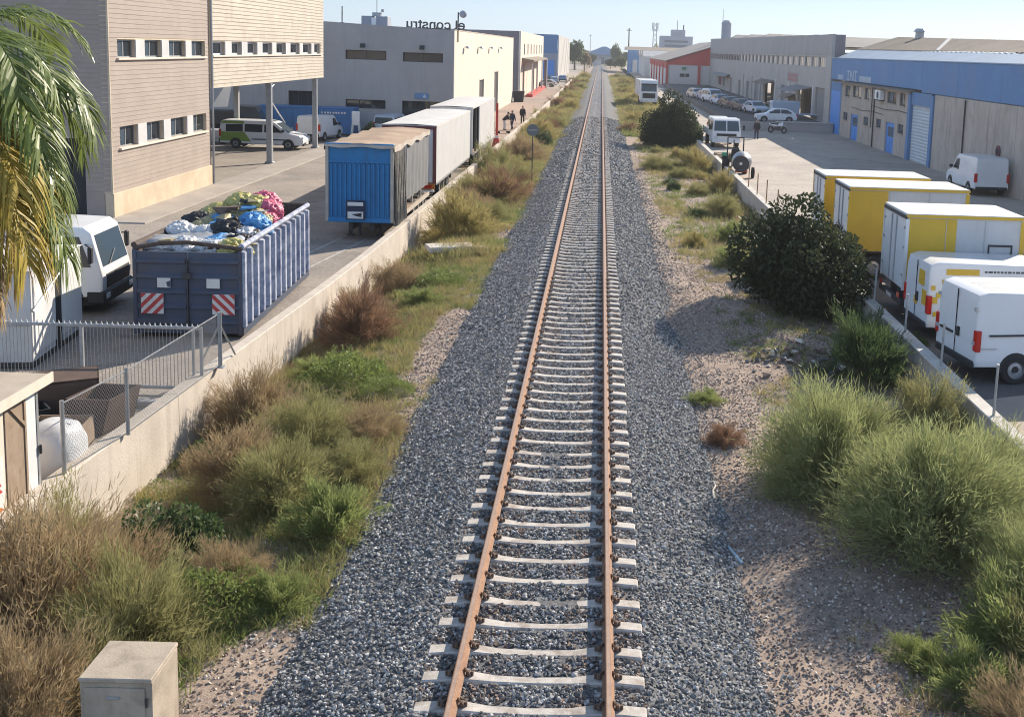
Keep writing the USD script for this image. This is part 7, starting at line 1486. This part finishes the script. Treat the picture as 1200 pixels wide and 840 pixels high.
for az in (-.8, -.35, .05, .5, 1.2, 2.6, 3.8): FR.append((az, r_.uniform(-62, -50), r_.uniform(3.2, 3.9), r_.uniform(.4, .6), 'palm_dead', .9))
for k, (az, el, L_, dr_, mt, hg) in enumerate(FR): obj('frond', frond(az, el, L_, dr_, 300 + k, hang=hg), mt, t)

# ------------------------------------------------------------------ ground cover
def tuft(seed, n, l, w, spread):
    r = np.random.default_rng(seed); p = np.stack([r.normal(0, spread, n), r.normal(0, spread, n), np.zeros(n)], 1); d = np.stack([r.normal(0, .45, n), r.normal(0, .45, n), np.ones(n)], 1); d /= np.linalg.norm(d, axis=1)[:, None]
    return tris(p, d, l * r.uniform(.4, 1.2, n), w * r.uniform(.6, 1.3, n), r, .15)
GP = [tuft(1, 34, .42, .012, .12), tuft(2, 30, .36, .014, .14), tuft(3, 30, .3, .02, .14), (lambda q: (q[0] * .26, q[1]))(weedy(5, 70, .3)[0]), tuft(6, 36, .45, .011, .13)]
GM = ['leaf_dry', 'leaf_straw', 'leaf_green', 'leaf_green', 'leaf_olive']
P, S, A, I = [], [], [], []
for n, x0, x1, y0, y1, sd, dens, sc0 in ((8200, -7.6, -3.1, 8.6, 40, 31, -.03, .66), (6000, -7.0, -3.05, 40, 110, 32, -.12, 1.1), (2600, -6.3, -2.8, 110, 330, 33, -.12, 2.0), (1500, 4.2, 8.5, 8.6, 40, 34, .12, .7), (1500, 3.6, 8.5, 40, 100, 35, .06, 1.05), (3400, 3.0, 9.5, 100, 330, 36, -.12, 2.0)):
    x, y, r = scatter(n, x0, x1, y0, y1, sd, 1.15)
    dn = fb(x, y, .45, 41); edge = np.clip((np.abs(x) - 3.0) / 1.2, 0, 1)
    bare = ((x + 3.45) ** 2 / .35 + (y - 28.5) ** 2 / 14 < 1) | ((x + 3.5) ** 2 / .6 + (y - 11.8) ** 2 / 4 < 1)
    wallside = np.where((x < 0) & (y < 75), np.clip((lwx(y) + 1.3 - x) / 1.0, 0, 1) * .16, 0)
    keep = (dn + r.normal(0, .09, n) + .16 * edge - wallside > dens) & ~bare
    x, y, dn = x[keep], y[keep], dn[keep]; m = len(x)
    gr = fb(x, y, .3, 51) + r.normal(0, .07, m)
    P.append(np.stack([x, y, soil_z(x, y) - .02], 1)); s = sc0 * r.uniform(.6, 1.35, m); S.append(np.stack([s, s, s * r.uniform(.6, 1.15, m)], 1)); A.append(r.uniform(0, 6.28, m))
    I.append(np.where(gr > .05, r.choice([2, 2, 3, 4], m), np.where(gr > -.06, r.choice([4, 1, 2, 4], m), r.choice([0, 1, 1, 4], m))))
instancer('verge_grass', GP, GM, np.vstack(P), np.vstack(S), np.concatenate(A), np.concatenate(I), 'dry grass and green weeds covering the verges beside the track', 'grass')

# ------------------------------------------------------------------ thin air haze
usdkit.material(stage, '/World/Looks/haze_air', {'v': ('principled_volume', {'density': 0.00025, 'color': (0.86, 0.90, 0.95), 'anisotropy': 0.35})}, volume='v.volume')
obj('haze', box(-400, 400, -60, 1000, -3.0, 42), UsdShade.Material.Get(stage, '/World/Looks/haze_air'), kind='stuff')
